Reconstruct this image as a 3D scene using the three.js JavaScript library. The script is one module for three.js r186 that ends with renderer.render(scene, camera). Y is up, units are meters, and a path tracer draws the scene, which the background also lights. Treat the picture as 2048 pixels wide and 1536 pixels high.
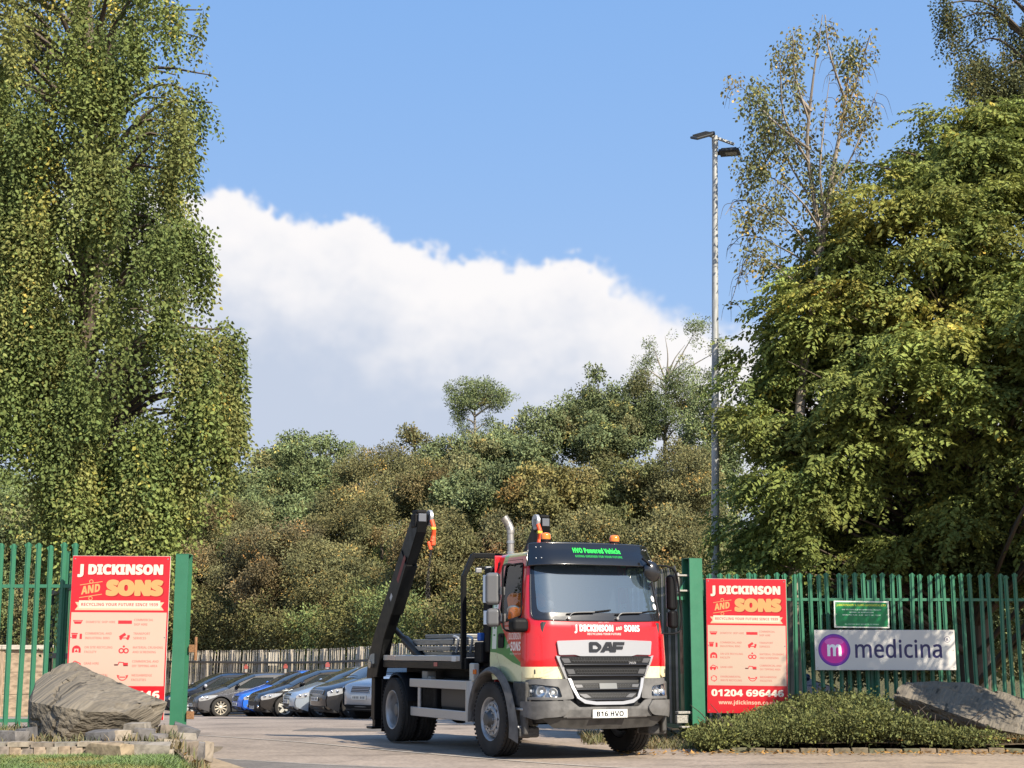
import * as THREE from 'three';
import { RoundedBoxGeometry } from 'three/addons/geometries/RoundedBoxGeometry.js';
import { ConvexGeometry } from 'three/addons/geometries/ConvexGeometry.js';
import { FontLoader } from 'three/addons/loaders/FontLoader.js';
import { TextGeometry } from 'three/addons/geometries/TextGeometry.js';
import { TessellateModifier } from 'three/addons/modifiers/TessellateModifier.js';
import { MarchingCubes } from 'three/addons/objects/MarchingCubes.js';
import { mergeGeometries, mergeVertices, toCreasedNormals } from 'three/addons/utils/BufferGeometryUtils.js';

// ---------------------------------------------------------------- camera, sky, sun, exposure
const scene = new THREE.Scene();
const FPX = 3000, PITCH = Math.atan((1305 - 768) / FPX), EYE = 1.4;
const camera = new THREE.PerspectiveCamera(2 * Math.atan(768 / FPX) * 180 / Math.PI, 4 / 3, 0.1, 2000);
camera.position.set(0, EYE, 0);
camera.rotation.set(PITCH, 0, 0);
scene.add(camera);

const renderer = new THREE.WebGLRenderer({ antialias: true });
renderer.toneMapping = THREE.LinearToneMapping;
renderer.toneMappingExposure = 1.6;
renderer.shadowMap.enabled = true;
renderer.setSize(1024, 768);

const SUN_AZ = 38 * Math.PI / 180, SUN_EL = 38 * Math.PI / 180;      // azimuth to the right of straight behind the camera
const SUN_DIR = new THREE.Vector3(Math.sin(SUN_AZ) * Math.cos(SUN_EL), Math.sin(SUN_EL), Math.cos(SUN_AZ) * Math.cos(SUN_EL));
const sun = new THREE.DirectionalLight(new THREE.Color(1.0, 0.9, 0.74), 5);
sun.position.copy(SUN_DIR).multiplyScalar(80).add(new THREE.Vector3(0, 0, -30));
sun.target.position.set(0, 0, -30);
sun.castShadow = true;
sun.shadow.mapSize.set(4096, 4096);
Object.assign(sun.shadow.camera, { left: -50, right: 50, top: 40, bottom: -40, near: 1, far: 220 });
scene.add(sun, sun.target);

// ---------------------------------------------------------------- random numbers, noise
function rng(seed) { let a = seed >>> 0; return () => { a = (a + 0x6D2B79F5) >>> 0; let t = a; t = Math.imul(t ^ (t >>> 15), t | 1); t ^= t + Math.imul(t ^ (t >>> 7), t | 61); return ((t ^ (t >>> 14)) >>> 0) / 4294967296; }; }
const hash = (x, y, z = 0) => { let h = Math.imul(x | 0, 374761393) + Math.imul(y | 0, 668265263) + Math.imul(z | 0, 2147483647 - 58); h = Math.imul(h ^ (h >>> 13), 1274126177); h ^= h >>> 16; h = Math.imul(h, 2246822519); h ^= h >>> 13; return (h >>> 0) / 4294967296; };
const sm = (t) => t * t * (3 - 2 * t);
function vnoise(x, y, z = 0, per = 0) {
  const X = Math.floor(x), Y = Math.floor(y), Z = Math.floor(z), fx = sm(x - X), fy = sm(y - Y), fz = sm(z - Z);
  const w = (v) => (per ? ((v % per) + per) % per : v);
  const h = (i, j, k) => hash(w(X + i), w(Y + j), Z + k);
  const l = (a, b, t) => a + (b - a) * t;
  const a = l(l(h(0, 0, 0), h(1, 0, 0), fx), l(h(0, 1, 0), h(1, 1, 0), fx), fy);
  if (fz === 0) return a;
  return l(a, l(l(h(0, 0, 1), h(1, 0, 1), fx), l(h(0, 1, 1), h(1, 1, 1), fx), fy), fz);
}
function fbm(x, y, z = 0, oct = 4, per = 0) { let s = 0, a = 0.5, n = 0; for (let i = 0; i < oct; i++) { s += a * vnoise(x, y, z, per); n += a; a *= 0.5; x *= 2; y *= 2; z *= 2; if (per) per *= 2; } return s / n; }
const clamp = (v, a = 0, b = 1) => Math.min(b, Math.max(a, v));
const lerp = (a, b, t) => a + (b - a) * t;
const smooth = (a, b, v) => sm(clamp((v - a) / (b - a)));
function pw(pts, x) { if (x <= pts[0][0]) return pts[0][1]; for (let i = 1; i < pts.length; i++) if (x <= pts[i][0]) return lerp(pts[i - 1][1], pts[i][1], (x - pts[i - 1][0]) / (pts[i][0] - pts[i - 1][0])); return pts[pts.length - 1][1]; }

// ---------------------------------------------------------------- sky: clear blue with one long bank of fair-weather cumulus
{
  const W = 4096, H = 2048, data = new Float32Array(W * H * 4);
  // outline of the bank's upper edge: azimuth (degrees right of the view) -> elevation in degrees
  const top = [[-180, 11], [-120, 9.5], [-70, 14], [-40, 13], [-24, 15.5], [-16, 17], [-12.3, 17.0], [-11, 17.15], [-9.5, 16.65], [-8.6, 16.2], [-7.2, 16.05], [-6.2, 16.45], [-5, 16.0], [-4.2, 15.45], [-2.4, 15.1], [-0.4, 15.15], [1, 14.8], [2.4, 15.0], [3.4, 14.5], [4.6, 13.9], [5.5, 13.2], [6.8, 13.0], [8.3, 12.3], [10, 12.0], [16, 10.5], [24, 12.5], [45, 10], [80, 12], [130, 9], [180, 11]];
  for (let j = 0; j < H; j++) {
    const el = (j + 0.5) / H * 180 - 90;
    for (let i = 0; i < W; i++) {
      const k = (j * W + i) * 4;
      let az = (i + 0.5) / W * 360 - 90; if (az > 180) az -= 360;          // u = .25 looks down -z
      const e = Math.max(el, 0);
      // clear air
      const t = 1 - Math.exp(-e / 13.5), u = smooth(0, 90, e);
      let r = lerp(0.60, 0.185, t) * (1 - 0.35 * u), g = lerp(0.74, 0.405, t) * (1 - 0.25 * u), b = lerp(0.90, 0.825, t) * (1 - 0.14 * u);
      // brighter, whiter air round the sun
      const sx = Math.sin((az) * Math.PI / 180) * Math.cos(e * Math.PI / 180), sz = -Math.cos(az * Math.PI / 180) * Math.cos(e * Math.PI / 180), sy = Math.sin(e * Math.PI / 180);
      const cs = sx * SUN_DIR.x + sy * SUN_DIR.y + sz * SUN_DIR.z;
      const halo = 0.55 * Math.pow(clamp(cs), 6) + 0.9 * Math.pow(clamp(cs), 40);
      r += halo * 1.0; g += halo * 0.95; b += halo * 0.82;
      if (e < 26 && el > -2) {
        const fine = (fbm(az * 0.55 + 40, e * 0.75, 0.5, 5) - 0.5), puff = Math.abs(fbm(az * 1.3 + 7, e * 1.6 + 3, 2.5, 4) - 0.5);
        const edge = pw(top, az) + fine * 1.7 - puff * 1.6 + 0.15 + 0.5 * (fbm(az * 3.1 + 3, e * 3.4, 7.5, 4) - 0.5);
        const soft = lerp(0.35, 1.1, smooth(2.5, 6.5, az)) ;
        let d = smooth(-soft * 0.35, soft, edge - e);
        const depth = clamp((edge - e) / 10);                             // 0 at the top of the bank, 1 at its base
        d *= 1 - smooth(0.85, 1.2, depth) * 0.7;
        // wisps thinning to the right
        const f2 = fbm(az * 0.28 + 90, e * 0.42, 5.5, 5);
        const shade = clamp(depth * 1.6 + (f2 - 0.5) * 0.75 + fine * 0.25 - 0.08 - 0.28 * smooth(4, 8, az) * smooth(14, 9.5, e + 0) );
        const cr = lerp(0.93, 0.54, smooth(0, 1, shade)), cg = lerp(0.91, 0.61, smooth(0, 1, shade)), cb = lerp(0.915, 0.745, smooth(0, 1, shade));
        r = lerp(r, cr, d); g = lerp(g, cg, d); b = lerp(b, cb, d);
        const hz = smooth(5, 0, e) * 0.5; r = lerp(r, 0.62, hz); g = lerp(g, 0.70, hz); b = lerp(b, 0.86, hz);
      }
      if (el < 0) { const q = smooth(0, -3, el); r = lerp(r, 0.16, q); g = lerp(g, 0.15, q); b = lerp(b, 0.12, q); }
      const SK = 0.66;
      data[k] = r * SK; data[k + 1] = g * SK; data[k + 2] = b * SK; data[k + 3] = 1;
    }
  }
  const sky = new THREE.DataTexture(data, W, H, THREE.RGBAFormat, THREE.FloatType);
  sky.mapping = THREE.EquirectangularReflectionMapping;
  sky.magFilter = THREE.LinearFilter; sky.minFilter = THREE.LinearFilter;
  sky.needsUpdate = true;
  scene.background = sky; scene.environment = sky;
}
// ---------------------------------------------------------------- helpers
const CP = Math.cos(PITCH), SP = Math.sin(PITCH);
function at(px, py, d) {                                               // pixel of the photograph -> point at horizontal distance d
  const xc = (px - 1024) / FPX, yc = -(py - 768) / FPX, y = yc * CP + SP, z = CP - yc * SP, t = d / z;
  return new THREE.Vector3(xc * t, EYE + y * t, -d);
}
const ppm = (d) => FPX / (d * CP);                                     // pixels per metre at that distance, near eye height
function gyd(d) { return d < 19 ? 0 : d < 51 ? -0.00068 * (d - 19) ** 2 : -0.696 - 0.12 * (1 - Math.exp(-(d - 51) / 3)); }
const names = new Map();
function numbered(n) { const k = names.get(n) ?? 0; names.set(n, k + 1); return k ? `${n}_${String(k).padStart(3, '0')}` : n; }
function tag(o, label, category, group) { o.userData = { ...o.userData, label, category }; if (group) o.userData.group = group; return o; }
function kind(o, k, label) { o.userData = { ...o.userData, kind: k }; if (label) o.userData.label = label; return o; }
function thing(name, label, category, pos = [0, 0, 0], turn = 0, group) { const o = new THREE.Group(); o.name = numbered(name); o.position.set(...(pos.isVector3 ? pos.toArray() : pos)); o.rotation.y = turn; scene.add(o); return tag(o, label, category, group); }
function copyThing(src, name, label) { const c = src.clone(); c.name = numbered(name); c.userData = { ...src.userData, label }; scene.add(c); return c; }
function norm(g) {
  if (g.index) g = g.toNonIndexed();
  for (const k of Object.keys(g.attributes)) if (!['position', 'normal', 'uv', 'color'].includes(k)) g.deleteAttribute(k);
  if (!g.attributes.normal) g.computeVertexNormals();
  if (!g.attributes.uv) g.setAttribute('uv', new THREE.BufferAttribute(new Float32Array(g.attributes.position.count * 2), 2));
  g.morphAttributes = {}; g.clearGroups();
  return g;
}
function merged(list) { list = list.flat(9).map(norm); if (list.some((g) => !g.attributes.color)) for (const g of list) g.deleteAttribute('color'); return list.length === 1 ? list[0] : mergeGeometries(list); }
function mesh(name, geos, mat, parent) {
  const m = new THREE.Mesh(Array.isArray(geos) ? merged(geos) : geos, mat);
  m.name = parent ? name : numbered(name); m.castShadow = m.receiveShadow = true;
  (parent ?? scene).add(m); return m;
}
const V = (x, y, z) => new THREE.Vector3(x, y, z);
function bx(w, h, d, x = 0, y = 0, z = 0, r = 0.008, rot) { const g = new RoundedBoxGeometry(w, h, d, 1, Math.min(r, w / 2.1, h / 2.1, d / 2.1)); if (rot) g.applyMatrix4(new THREE.Matrix4().makeRotationFromEuler(new THREE.Euler(...rot))); return g.translate(x, y, z); }
function box(w, h, d, x = 0, y = 0, z = 0, rot) { const g = new THREE.BoxGeometry(w, h, d); if (rot) g.applyMatrix4(new THREE.Matrix4().makeRotationFromEuler(new THREE.Euler(...rot))); return g.translate(x, y, z); }
function cyl(r1, r2, a, b, seg = 12, open = false) {                   // from point a (radius r1) to b (radius r2)
  a = Array.isArray(a) ? V(...a) : a; b = Array.isArray(b) ? V(...b) : b;
  const d = b.clone().sub(a), g = new THREE.CylinderGeometry(r2, r1, d.length(), seg, 1, open);
  g.applyQuaternion(new THREE.Quaternion().setFromUnitVectors(V(0, 1, 0), d.clone().normalize()));
  return g.translate(...a.clone().add(b).multiplyScalar(0.5).toArray());
}
function bar(a, b, w, h, r = 0.006) {                                   // a rounded rectangular bar from a to b
  a = Array.isArray(a) ? V(...a) : a; b = Array.isArray(b) ? V(...b) : b;
  const d = b.clone().sub(a), g = new RoundedBoxGeometry(w, h, d.length(), 1, Math.min(r, w / 2.1, h / 2.1));
  const m = new THREE.Matrix4().lookAt(b, a, Math.abs(d.y) > 0.95 * d.length() ? V(0, 0, 1) : V(0, 1, 0)); 
  return g.applyMatrix4(m).translate(...a.clone().add(b).multiplyScalar(0.5).toArray());
}
function tube(pts, r, seg = 6, n = 0, closed = false) { const c = new THREE.CatmullRomCurve3(pts.map((p) => (p.isVector3 ? p : V(...p))), closed, 'catmullrom', 0.3); return new THREE.TubeGeometry(c, n || pts.length * 4, r, seg, closed); }
function taper(pts, radii, seg = 7, jitter = 0) {                       // a tapered limb through points
  const c = new THREE.CatmullRomCurve3(pts), n = Math.max(3, (pts.length - 1) * 4), g = new THREE.TubeGeometry(c, n, 1, seg, false), p = g.attributes.position;
  for (let i = 0; i <= n; i++) {
    const o = c.getPointAt(i / n), t = i / n * (radii.length - 1), k = Math.min(radii.length - 2, Math.floor(t)), R = lerp(radii[k], radii[k + 1], t - k);
    for (let j = 0; j <= seg; j++) { const q = i * (seg + 1) + j, rr = R * (1 + jitter * (hash(i, j % seg, 3) - 0.5)); p.setXYZ(q, o.x + (p.getX(q) - o.x) * rr, o.y + (p.getY(q) - o.y) * rr, o.z + (p.getZ(q) - o.z) * rr); }
  }
  g.computeVertexNormals(); return g;
}
function shapeOf(pts) { const s = new THREE.Shape(); pts.forEach(([x, y], i) => (i ? s.lineTo(x, y) : s.moveTo(x, y))); s.closePath(); return s; }
function roundPts(x0, y0, x1, y1, r, n = 5) { const o = []; for (const [cx, cy, a0] of [[x1 - r, y1 - r, 0], [x0 + r, y1 - r, 1], [x0 + r, y0 + r, 2], [x1 - r, y0 + r, 3]]) for (let i = 0; i <= n; i++) { const a = (a0 + i / n) * Math.PI / 2; o.push([cx + r * Math.cos(a), cy + r * Math.sin(a)]); } return o; }
function filletPts(pts, r, n = 4) {                                     // rounds the corners of a polygon
  const out = [], N = pts.length;
  for (let i = 0; i < N; i++) {
    const p = pts[i], a = pts[(i + N - 1) % N], b = pts[(i + 1) % N], rr = Array.isArray(r) ? r[i] : r;
    const la = Math.hypot(a[0] - p[0], a[1] - p[1]), lb = Math.hypot(b[0] - p[0], b[1] - p[1]), k = Math.min(rr, la * 0.45, lb * 0.45);
    const A = [p[0] + (a[0] - p[0]) / la * k, p[1] + (a[1] - p[1]) / la * k], B = [p[0] + (b[0] - p[0]) / lb * k, p[1] + (b[1] - p[1]) / lb * k];
    for (let j = 0; j <= n; j++) { const t = j / n; out.push([(1 - t) ** 2 * A[0] + 2 * t * (1 - t) * p[0] + t * t * B[0], (1 - t) ** 2 * A[1] + 2 * t * (1 - t) * p[1] + t * t * B[1]]); }
  }
  return out;
}
function extr(pts, depth, bevel = 0.006, holes = []) { const s = pts.isShape ? pts : shapeOf(pts); for (const h of holes) s.holes.push(new THREE.Path(h.map(([x, y]) => new THREE.Vector2(x, y)))); return new THREE.ExtrudeGeometry(s, { depth, bevelEnabled: bevel > 0, bevelThickness: bevel, bevelSize: bevel, bevelSegments: 1, curveSegments: 8 }); }
// polygon given in (z, y), extruded along x from x0 to x1
function extrX(zy, x0, x1, bevel = 0.006, holes = []) { const g = extr(zy.map(([z, y]) => [-z, y]), x1 - x0 - 2 * bevel, bevel, holes.map((h) => h.map(([z, y]) => [-z, y]))); g.translate(0, 0, x0 + bevel); g.rotateY(Math.PI / 2); return g; }
function latheX(profile, seg = 40) { return new THREE.LatheGeometry(profile.map(([r, x]) => new THREE.Vector2(r, x)), seg).rotateZ(-Math.PI / 2); }   // profile (radius, x): axis becomes +x
// ---------------------------------------------------------------- textures
function dataTex(n, fn, { srgb = false, repeat = 1 } = {}) {
  const d = new Uint8Array(n * n * 4);
  for (let j = 0; j < n; j++) for (let i = 0; i < n; i++) { const c = fn(i / n, j / n), k = (j * n + i) * 4; d[k] = clamp(c[0]) * 255; d[k + 1] = clamp(c[1]) * 255; d[k + 2] = clamp(c[2]) * 255; d[k + 3] = 255; }
  const t = new THREE.DataTexture(d, n, n); t.wrapS = t.wrapT = THREE.RepeatWrapping; t.magFilter = THREE.LinearFilter; t.minFilter = THREE.LinearMipmapLinearFilter; t.generateMipmaps = true;
  if (srgb) t.colorSpace = THREE.SRGBColorSpace; t.repeat.set(repeat, repeat); t.needsUpdate = true; return t;
}
function grey(n, fn, o) { return dataTex(n, (u, v) => { const g = fn(u, v); return [g, g, g]; }, o); }
function canvasTex(w, h, draw) { const c = document.createElement('canvas'); c.width = w; c.height = h; const x = c.getContext('2d'); draw(x, w, h); const t = new THREE.CanvasTexture(c); t.colorSpace = THREE.SRGBColorSpace; t.anisotropy = 8; t.magFilter = THREE.LinearFilter; return t; }
function text(x, s, px, py, size, color, { width, font = 'sans-serif', weight = 'bold', align = 'center', skew = 0, stroke } = {}) {   // lettering, squeezed or stretched to a width
  x.save(); x.font = `${weight} ${size}px ${font}`; x.textBaseline = 'middle'; x.textAlign = align; x.translate(px, py);
  if (skew) x.transform(1, skew, 0, 1, 0, 0);
  const m = x.measureText(s).width; if (width) x.scale(width / m, 1);
  if (stroke) { x.lineWidth = stroke; x.strokeStyle = color; x.lineJoin = 'round'; x.strokeText(s, 0, 0); }
  x.fillStyle = color; x.fillText(s, 0, 0); x.restore();
}
const lin = (r, g, b) => new THREE.Color().setRGB(r, g, b);
function mat(color, rough = 0.6, metal = 0, o = {}) { return new THREE.MeshPhysicalMaterial({ color: Array.isArray(color) ? lin(...color) : color, roughness: rough, metalness: metal, side: THREE.DoubleSide, ...o }); }
const T = {
  fine: grey(512, (u, v) => 0.25 + 0.75 * fbm(u * 64, v * 64, 1, 3, 64)),
  wear: grey(512, (u, v) => 0.55 + 0.45 * smooth(0.25, 0.7, fbm(u * 8, v * 8, 2, 6, 8))),
  mild: grey(512, (u, v) => 0.84 + 0.16 * fbm(u * 10, v * 10, 6, 5, 10)),
  rough: grey(512, (u, v) => 0.6 + 0.4 * fbm(u * 12, v * 12, 4, 5, 12)),
};
// ---------------------------------------------------------------- ground, yard, road, verge, bank
function sheet(xs, ds, hfn, colfn, uvs = 0.125) {
  const nx = xs.length, nd = ds.length, pos = new Float32Array(nx * nd * 3), uv = new Float32Array(nx * nd * 2), col = new Float32Array(nx * nd * 3), idx = [];
  for (let j = 0; j < nd; j++) for (let i = 0; i < nx; i++) {
    const k = j * nx + i, x = typeof xs[i] === 'function' ? xs[i](ds[j]) : xs[i]; pos.set([x, hfn(x, ds[j]), -ds[j]], k * 3); uv.set([x * uvs, ds[j] * uvs], k * 2); col.set(colfn(x, ds[j]), k * 3);
    if (i < nx - 1 && j < nd - 1) idx.push(k, k + 1, k + nx + 1, k, k + nx + 1, k + nx);
  }
  const g = new THREE.BufferGeometry(); g.setAttribute('position', new THREE.BufferAttribute(pos, 3)); g.setAttribute('uv', new THREE.BufferAttribute(uv, 2)); g.setAttribute('color', new THREE.BufferAttribute(col, 3)); g.setIndex(idx); g.computeVertexNormals(); return g;
}
const range = (a, b, s) => { const o = []; for (let v = a; v < b - 1e-6; v += s) o.push(v); o.push(b); return o; };
const asphaltMap = dataTex(1024, (u, v) => { const s = fbm(u * 220, v * 220, 3, 2, 220), m = fbm(u * 20, v * 20, 7, 4, 20), c = fbm(u * 5, v * 5, 9, 3, 5); const g = 0.50 + 0.30 * (s - 0.5) + 0.22 * (m - 0.5) + 0.2 * (c - 0.5); return [g * 1.02, g, g * 0.97]; });
const asphaltBump = grey(512, (u, v) => fbm(u * 128, v * 128, 5, 3, 128));
const yardMat = new THREE.MeshStandardMaterial({ color: lin(1, 1, 1), map: asphaltMap, bumpMap: asphaltBump, bumpScale: 0.006, roughness: 0.9, vertexColors: true, side: THREE.DoubleSide });
const hillH = (x, d) => (d < 58 ? 0 : 9.5 * smooth(62, 96, d) + 1.5 * (fbm(x * 0.05 + 20, d * 0.05, 0.5, 3) - 0.5) * smooth(60, 75, d)) ;
{
  const xs = [-700, -300, -150, -80, ...range(-40, 40, 0.4), 80, 150, 300, 700], ds = [-300, -100, -40, -10, 0, 6, 10, ...range(12, 62, 0.4), 70, 90, 140, 300, 900];
  const g = sheet(xs, ds, (x, d) => gyd(d), (x, d) => {
    const n = fbm(x * 0.35 + 9, d * 0.35, 0.5, 4), n2 = fbm(x * 1.6, d * 1.1 + 4, 3.5, 3), track = Math.exp(-(((x + 1.2 + (d - 20) * 0.42) % 3.0) ** 2) / 0.6) ;
    let r = 0.57, gg = 0.465, b = 0.38;
    const k = 0.80 + 0.40 * n + 0.22 * (n2 - 0.5) - 0.04 * track; r *= k; gg *= k; b *= k;
    const dust = smooth(2.2, 4.5, x) * smooth(30, 23, d) * (0.5 + n); r = lerp(r, 0.58, dust * 0.8); gg = lerp(gg, 0.45, dust * 0.8); b = lerp(b, 0.32, dust * 0.8);
    const oil = smooth(0.62, 0.78, fbm(x * 0.8 + 30, d * 0.5, 7.5, 3)) * 0.35; r *= 1 - oil; gg *= 1 - oil; b *= 1 - oil;
    return [r, gg, b];
  });
  kind(mesh('yard_ground', g, yardMat), 'structure', 'worn tan tarmac of the recycling yard running back from the gateway');
}
{ // the darker public road in front of the gateway
  const back = [[-9, 21.4], [-5, 21.0], [-3.9, 20.7], [-2.6, 19.75], [-1.5, 19.15], [0, 18.75], [1.5, 18.45], [3.5, 18.2], [12, 18.0], [40, 17.5]];
  const xs = range(-9, 30, 0.35), ts = range(0, 1, 0.05), nx = xs.length, pos = [], uv = [], col = [], idx = [];
  ts.forEach((t, j) => xs.forEach((x, i) => { const d = lerp(pw(back, x) + 0.08 * (fbm(x * 1.5, 3, 0.5, 3) - 0.5), 4, t); pos.push(x, 0.004, -d); uv.push(x * 0.125, d * 0.125); const n = fbm(x * 0.5, d * 0.5 + 50, 2.5, 4), k = 0.75 + 0.5 * n, w = smooth(1.0, 4, x); col.push(lerp(0.30, 0.45, w) * k, lerp(0.27, 0.36, w) * k, lerp(0.245, 0.265, w) * k); if (i < nx - 1 && j < ts.length - 1) { const k0 = j * nx + i; idx.push(k0, k0 + 1, k0 + nx + 1, k0, k0 + nx + 1, k0 + nx); } }));
  const g = new THREE.BufferGeometry(); g.setAttribute('position', new THREE.Float32BufferAttribute(pos, 3)); g.setAttribute('uv', new THREE.Float32BufferAttribute(uv, 2)); g.setAttribute('color', new THREE.Float32BufferAttribute(col, 3)); g.setIndex(idx); g.computeVertexNormals();
  kind(mesh('road', g, yardMat), 'structure', 'darker grey tarmac road in front of the gateway');
}
{ // darker reinstated patches and cracks
  const pm = new THREE.MeshStandardMaterial({ color: lin(0.27, 0.245, 0.22), map: asphaltMap, roughness: 0.92, bumpMap: asphaltBump, bumpScale: 0.006, side: THREE.DoubleSide });
  const poly = (pts) => { const r = rng(Math.round(pts[0][1] * 100)), P = []; pts.forEach((p, i) => { const q = pts[(i + 1) % pts.length]; for (let k = 0; k < 6; k++) P.push([lerp(p[0], q[0], k / 6) + (r() - 0.5) * 0.06, lerp(p[1], q[1], k / 6) + (r() - 0.5) * 0.06]); }); const g = new THREE.ShapeGeometry(shapeOf(P)), a = g.attributes.position, u = g.attributes.uv; for (let i = 0; i < a.count; i++) { const x = a.getX(i), d = a.getY(i); a.setXYZ(i, x, gyd(d) + 0.005, -d); u.setXY(i, x * 0.125, d * 0.125); } g.computeVertexNormals(); return g; };
  kind(mesh('tarmac_patch', [poly([[-4.2, 29.2], [-2.4, 29.0], [-2.3, 30.4], [-4.1, 30.8]]), poly([[-3.2, 33], [0.4, 32.6], [0.5, 33.5], [-3.1, 34]]), poly([[-8, 40], [-4, 39], [-3.8, 40.2], [-7.9, 41.4]])], pm), 'structure', 'darker reinstated patches in the yard tarmac');
  const cm = new THREE.MeshStandardMaterial({ color: lin(0.05, 0.045, 0.04), roughness: 1, side: THREE.DoubleSide });
  const crack = (x, d, ang, len, seed) => { const r = rng(seed), pos = [], idx = []; let a = ang; const n = Math.round(len / 0.12); for (let i = 0; i <= n; i++) { const w = 0.004 + 0.011 * r(); const nx = -Math.sin(a), nd = Math.cos(a); for (const s of [-1, 1]) pos.push(x + nx * w * s, gyd(d) + 0.0095, -(d + nd * w * s)); a += (r() - 0.5) * 0.7; a = lerp(a, ang, 0.15); x += Math.cos(a) * 0.12; d += Math.sin(a) * 0.12; if (i < n) { const k = i * 2; idx.push(k, k + 1, k + 3, k, k + 3, k + 2); } } const g = new THREE.BufferGeometry(); g.setAttribute('position', new THREE.Float32BufferAttribute(pos, 3)); g.setIndex(idx); g.computeVertexNormals(); return g; };
  kind(mesh('road_crack', [[-3.4, 21.2, 0.2, 3], [-2.8, 23, -0.4, 2.6], [2.1, 19.2, 0.1, 3.4], [-0.6, 20.0, 0.5, 1.6], [3.4, 20.6, -0.2, 2.8], [-5.5, 31, 0.3, 4], [-2, 27, 0.1, 2.5], [1.5, 21.0, -0.5, 1.8]].map((c, i) => crack(...c, 500 + i)), cm), 'structure', 'thin dark cracks in the gateway tarmac');
}
{ // pale sealed joints in the tarmac
  const jm = new THREE.MeshStandardMaterial({ color: lin(0.42, 0.38, 0.33), roughness: 0.95, bumpMap: asphaltBump, bumpScale: 0.004, side: THREE.DoubleSide });
  const strip = (pts, w) => { const c = new THREE.CatmullRomCurve3(pts.map(([x, d]) => V(x, 0, -d))), n = 80, pos = [], idx = [], uv = []; for (let i = 0; i <= n; i++) { const p = c.getPoint(i / n), t = c.getTangent(i / n), nx = -t.z, nz = t.x, ww = w * (0.6 + 0.8 * fbm(i * 0.4, w * 99, 0.5, 3)); for (const s of [-1, 1]) { const x = p.x + nx * ww * s / 2, z = p.z + nz * ww * s / 2; pos.push(x, gyd(-z) + 0.008, z); uv.push(x, z); } if (i < n) { const k = i * 2; idx.push(k, k + 1, k + 3, k, k + 3, k + 2); } } const g = new THREE.BufferGeometry(); g.setAttribute('position', new THREE.Float32BufferAttribute(pos, 3)); g.setAttribute('uv', new THREE.Float32BufferAttribute(uv, 2)); g.setIndex(idx); g.computeVertexNormals(); return g; };
  kind(mesh('road_joint', [strip([[-5.8, 27.5], [-3.6, 25.0], [-1.6, 22.2], [0.6, 19.6], [1.5, 18.9], [3.2, 18.0]], 0.07), strip([[-3.9, 20.6], [-2.6, 19.65], [-1.5, 19.05], [0, 18.65], [1.4, 18.3]], 0.05)], jm), 'structure', 'pale sealed joint lines across the gateway tarmac');
}
// the raised verge on the left
const VX = (d) => pw([[10, -2.2], [16, -3.05], [17.5, -3.35], [19, -3.72], [20.3, -3.95], [22, -4.2]], d);   // its right edge
function verge(x, d) {                                                    // height of the verge surface
  const side = smooth(0, 0.55, VX(d) - x);
  const bed = 0.40 + 0.05 * (fbm(x * 1.3, d * 1.3, 1.5, 3) - 0.5), lawn = lerp(0.14, 0.27, smooth(11, 16.2, d));
  return side * lerp(lawn, bed, smooth(16.55, 16.62, d)) * smooth(23.5, 21, d) - 0.02 * (1 - side);
}
{
  const dsA = [2, 6, 9, 11, 12, 13, ...range(14, 16.55, 0.15)], dsB = range(16.62, 23.5, 0.17), xA = range(-12, 0, 0.12).map((o) => (d) => VX(d) + o);
  const lawn = sheet(xA, dsA, verge, (x, d) => { const n = fbm(x * 2, d * 2, 4.5, 3), e = smooth(0.75, 0.3, VX(d) - x + 0.3 * (n - 0.5)); return [lerp(0.10, 0.40, e) * (0.7 + 0.6 * n), lerp(0.13, 0.31, e) * (0.7 + 0.6 * n), lerp(0.04, 0.21, e) * (0.7 + 0.6 * n)]; });
  const bed = sheet(xA, dsB, verge, (x, d) => { const n = fbm(x * 2.2, d * 2.2, 6.5, 4); return [0.34 * (0.5 + n), 0.27 * (0.5 + n), 0.18 * (0.5 + n)]; });
  const soil = new THREE.MeshStandardMaterial({ color: lin(1, 1, 1), vertexColors: true, roughness: 1, map: asphaltMap, bumpMap: asphaltBump, bumpScale: 0.02, side: THREE.DoubleSide });
  kind(mesh('verge_ground', [lawn, bed], soil), 'structure', 'raised verge of bare earth and turf left of the gateway');
}
{ // sandy footway that sweeps round the end of the verge
  const xs = range(0, 1, 0.1), ds = range(10, 20.6, 0.25);
  const g = sheet(xs.map((t) => (d) => VX(d) - 0.1 + t * pw([[10, 2.4], [16, 1.0], [18, 0.72], [19.4, 0.4], [20.6, 0.12]], d)), ds, (x, d) => 0.010 + 0.006 * fbm(x * 3, d * 3, 1.5, 2), (x, d) => { const n = fbm(x * 1.8, d * 1.8, 8.5, 4), k = 0.75 + 0.5 * n; return [0.66 * k, 0.50 * k, 0.33 * k]; });
  kind(mesh('footway', g, yardMat), 'structure', 'sandy worn footway curving round the end of the left verge');
}
{ // rising bank behind the yard
  const g = sheet([-300, -150, -90, ...range(-60, 60, 2), 90, 150, 300], [...range(59, 110, 2), 140, 200], (x, d) => gyd(d) - 0.15 + hillH(x, d) + 0.1 * smooth(59, 61, d), (x, d) => { const n = fbm(x * 0.4, d * 0.4, 2.5, 4); return [0.075 * (0.6 + n), 0.068 * (0.6 + n), 0.028 * (0.6 + n)]; });
  kind(mesh('hillside', g, new THREE.MeshStandardMaterial({ color: lin(1, 1, 1), vertexColors: true, roughness: 1, bumpMap: asphaltBump, bumpScale: 0.1, side: THREE.DoubleSide })), 'structure', 'rough bank rising behind the parked cars');
}
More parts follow.
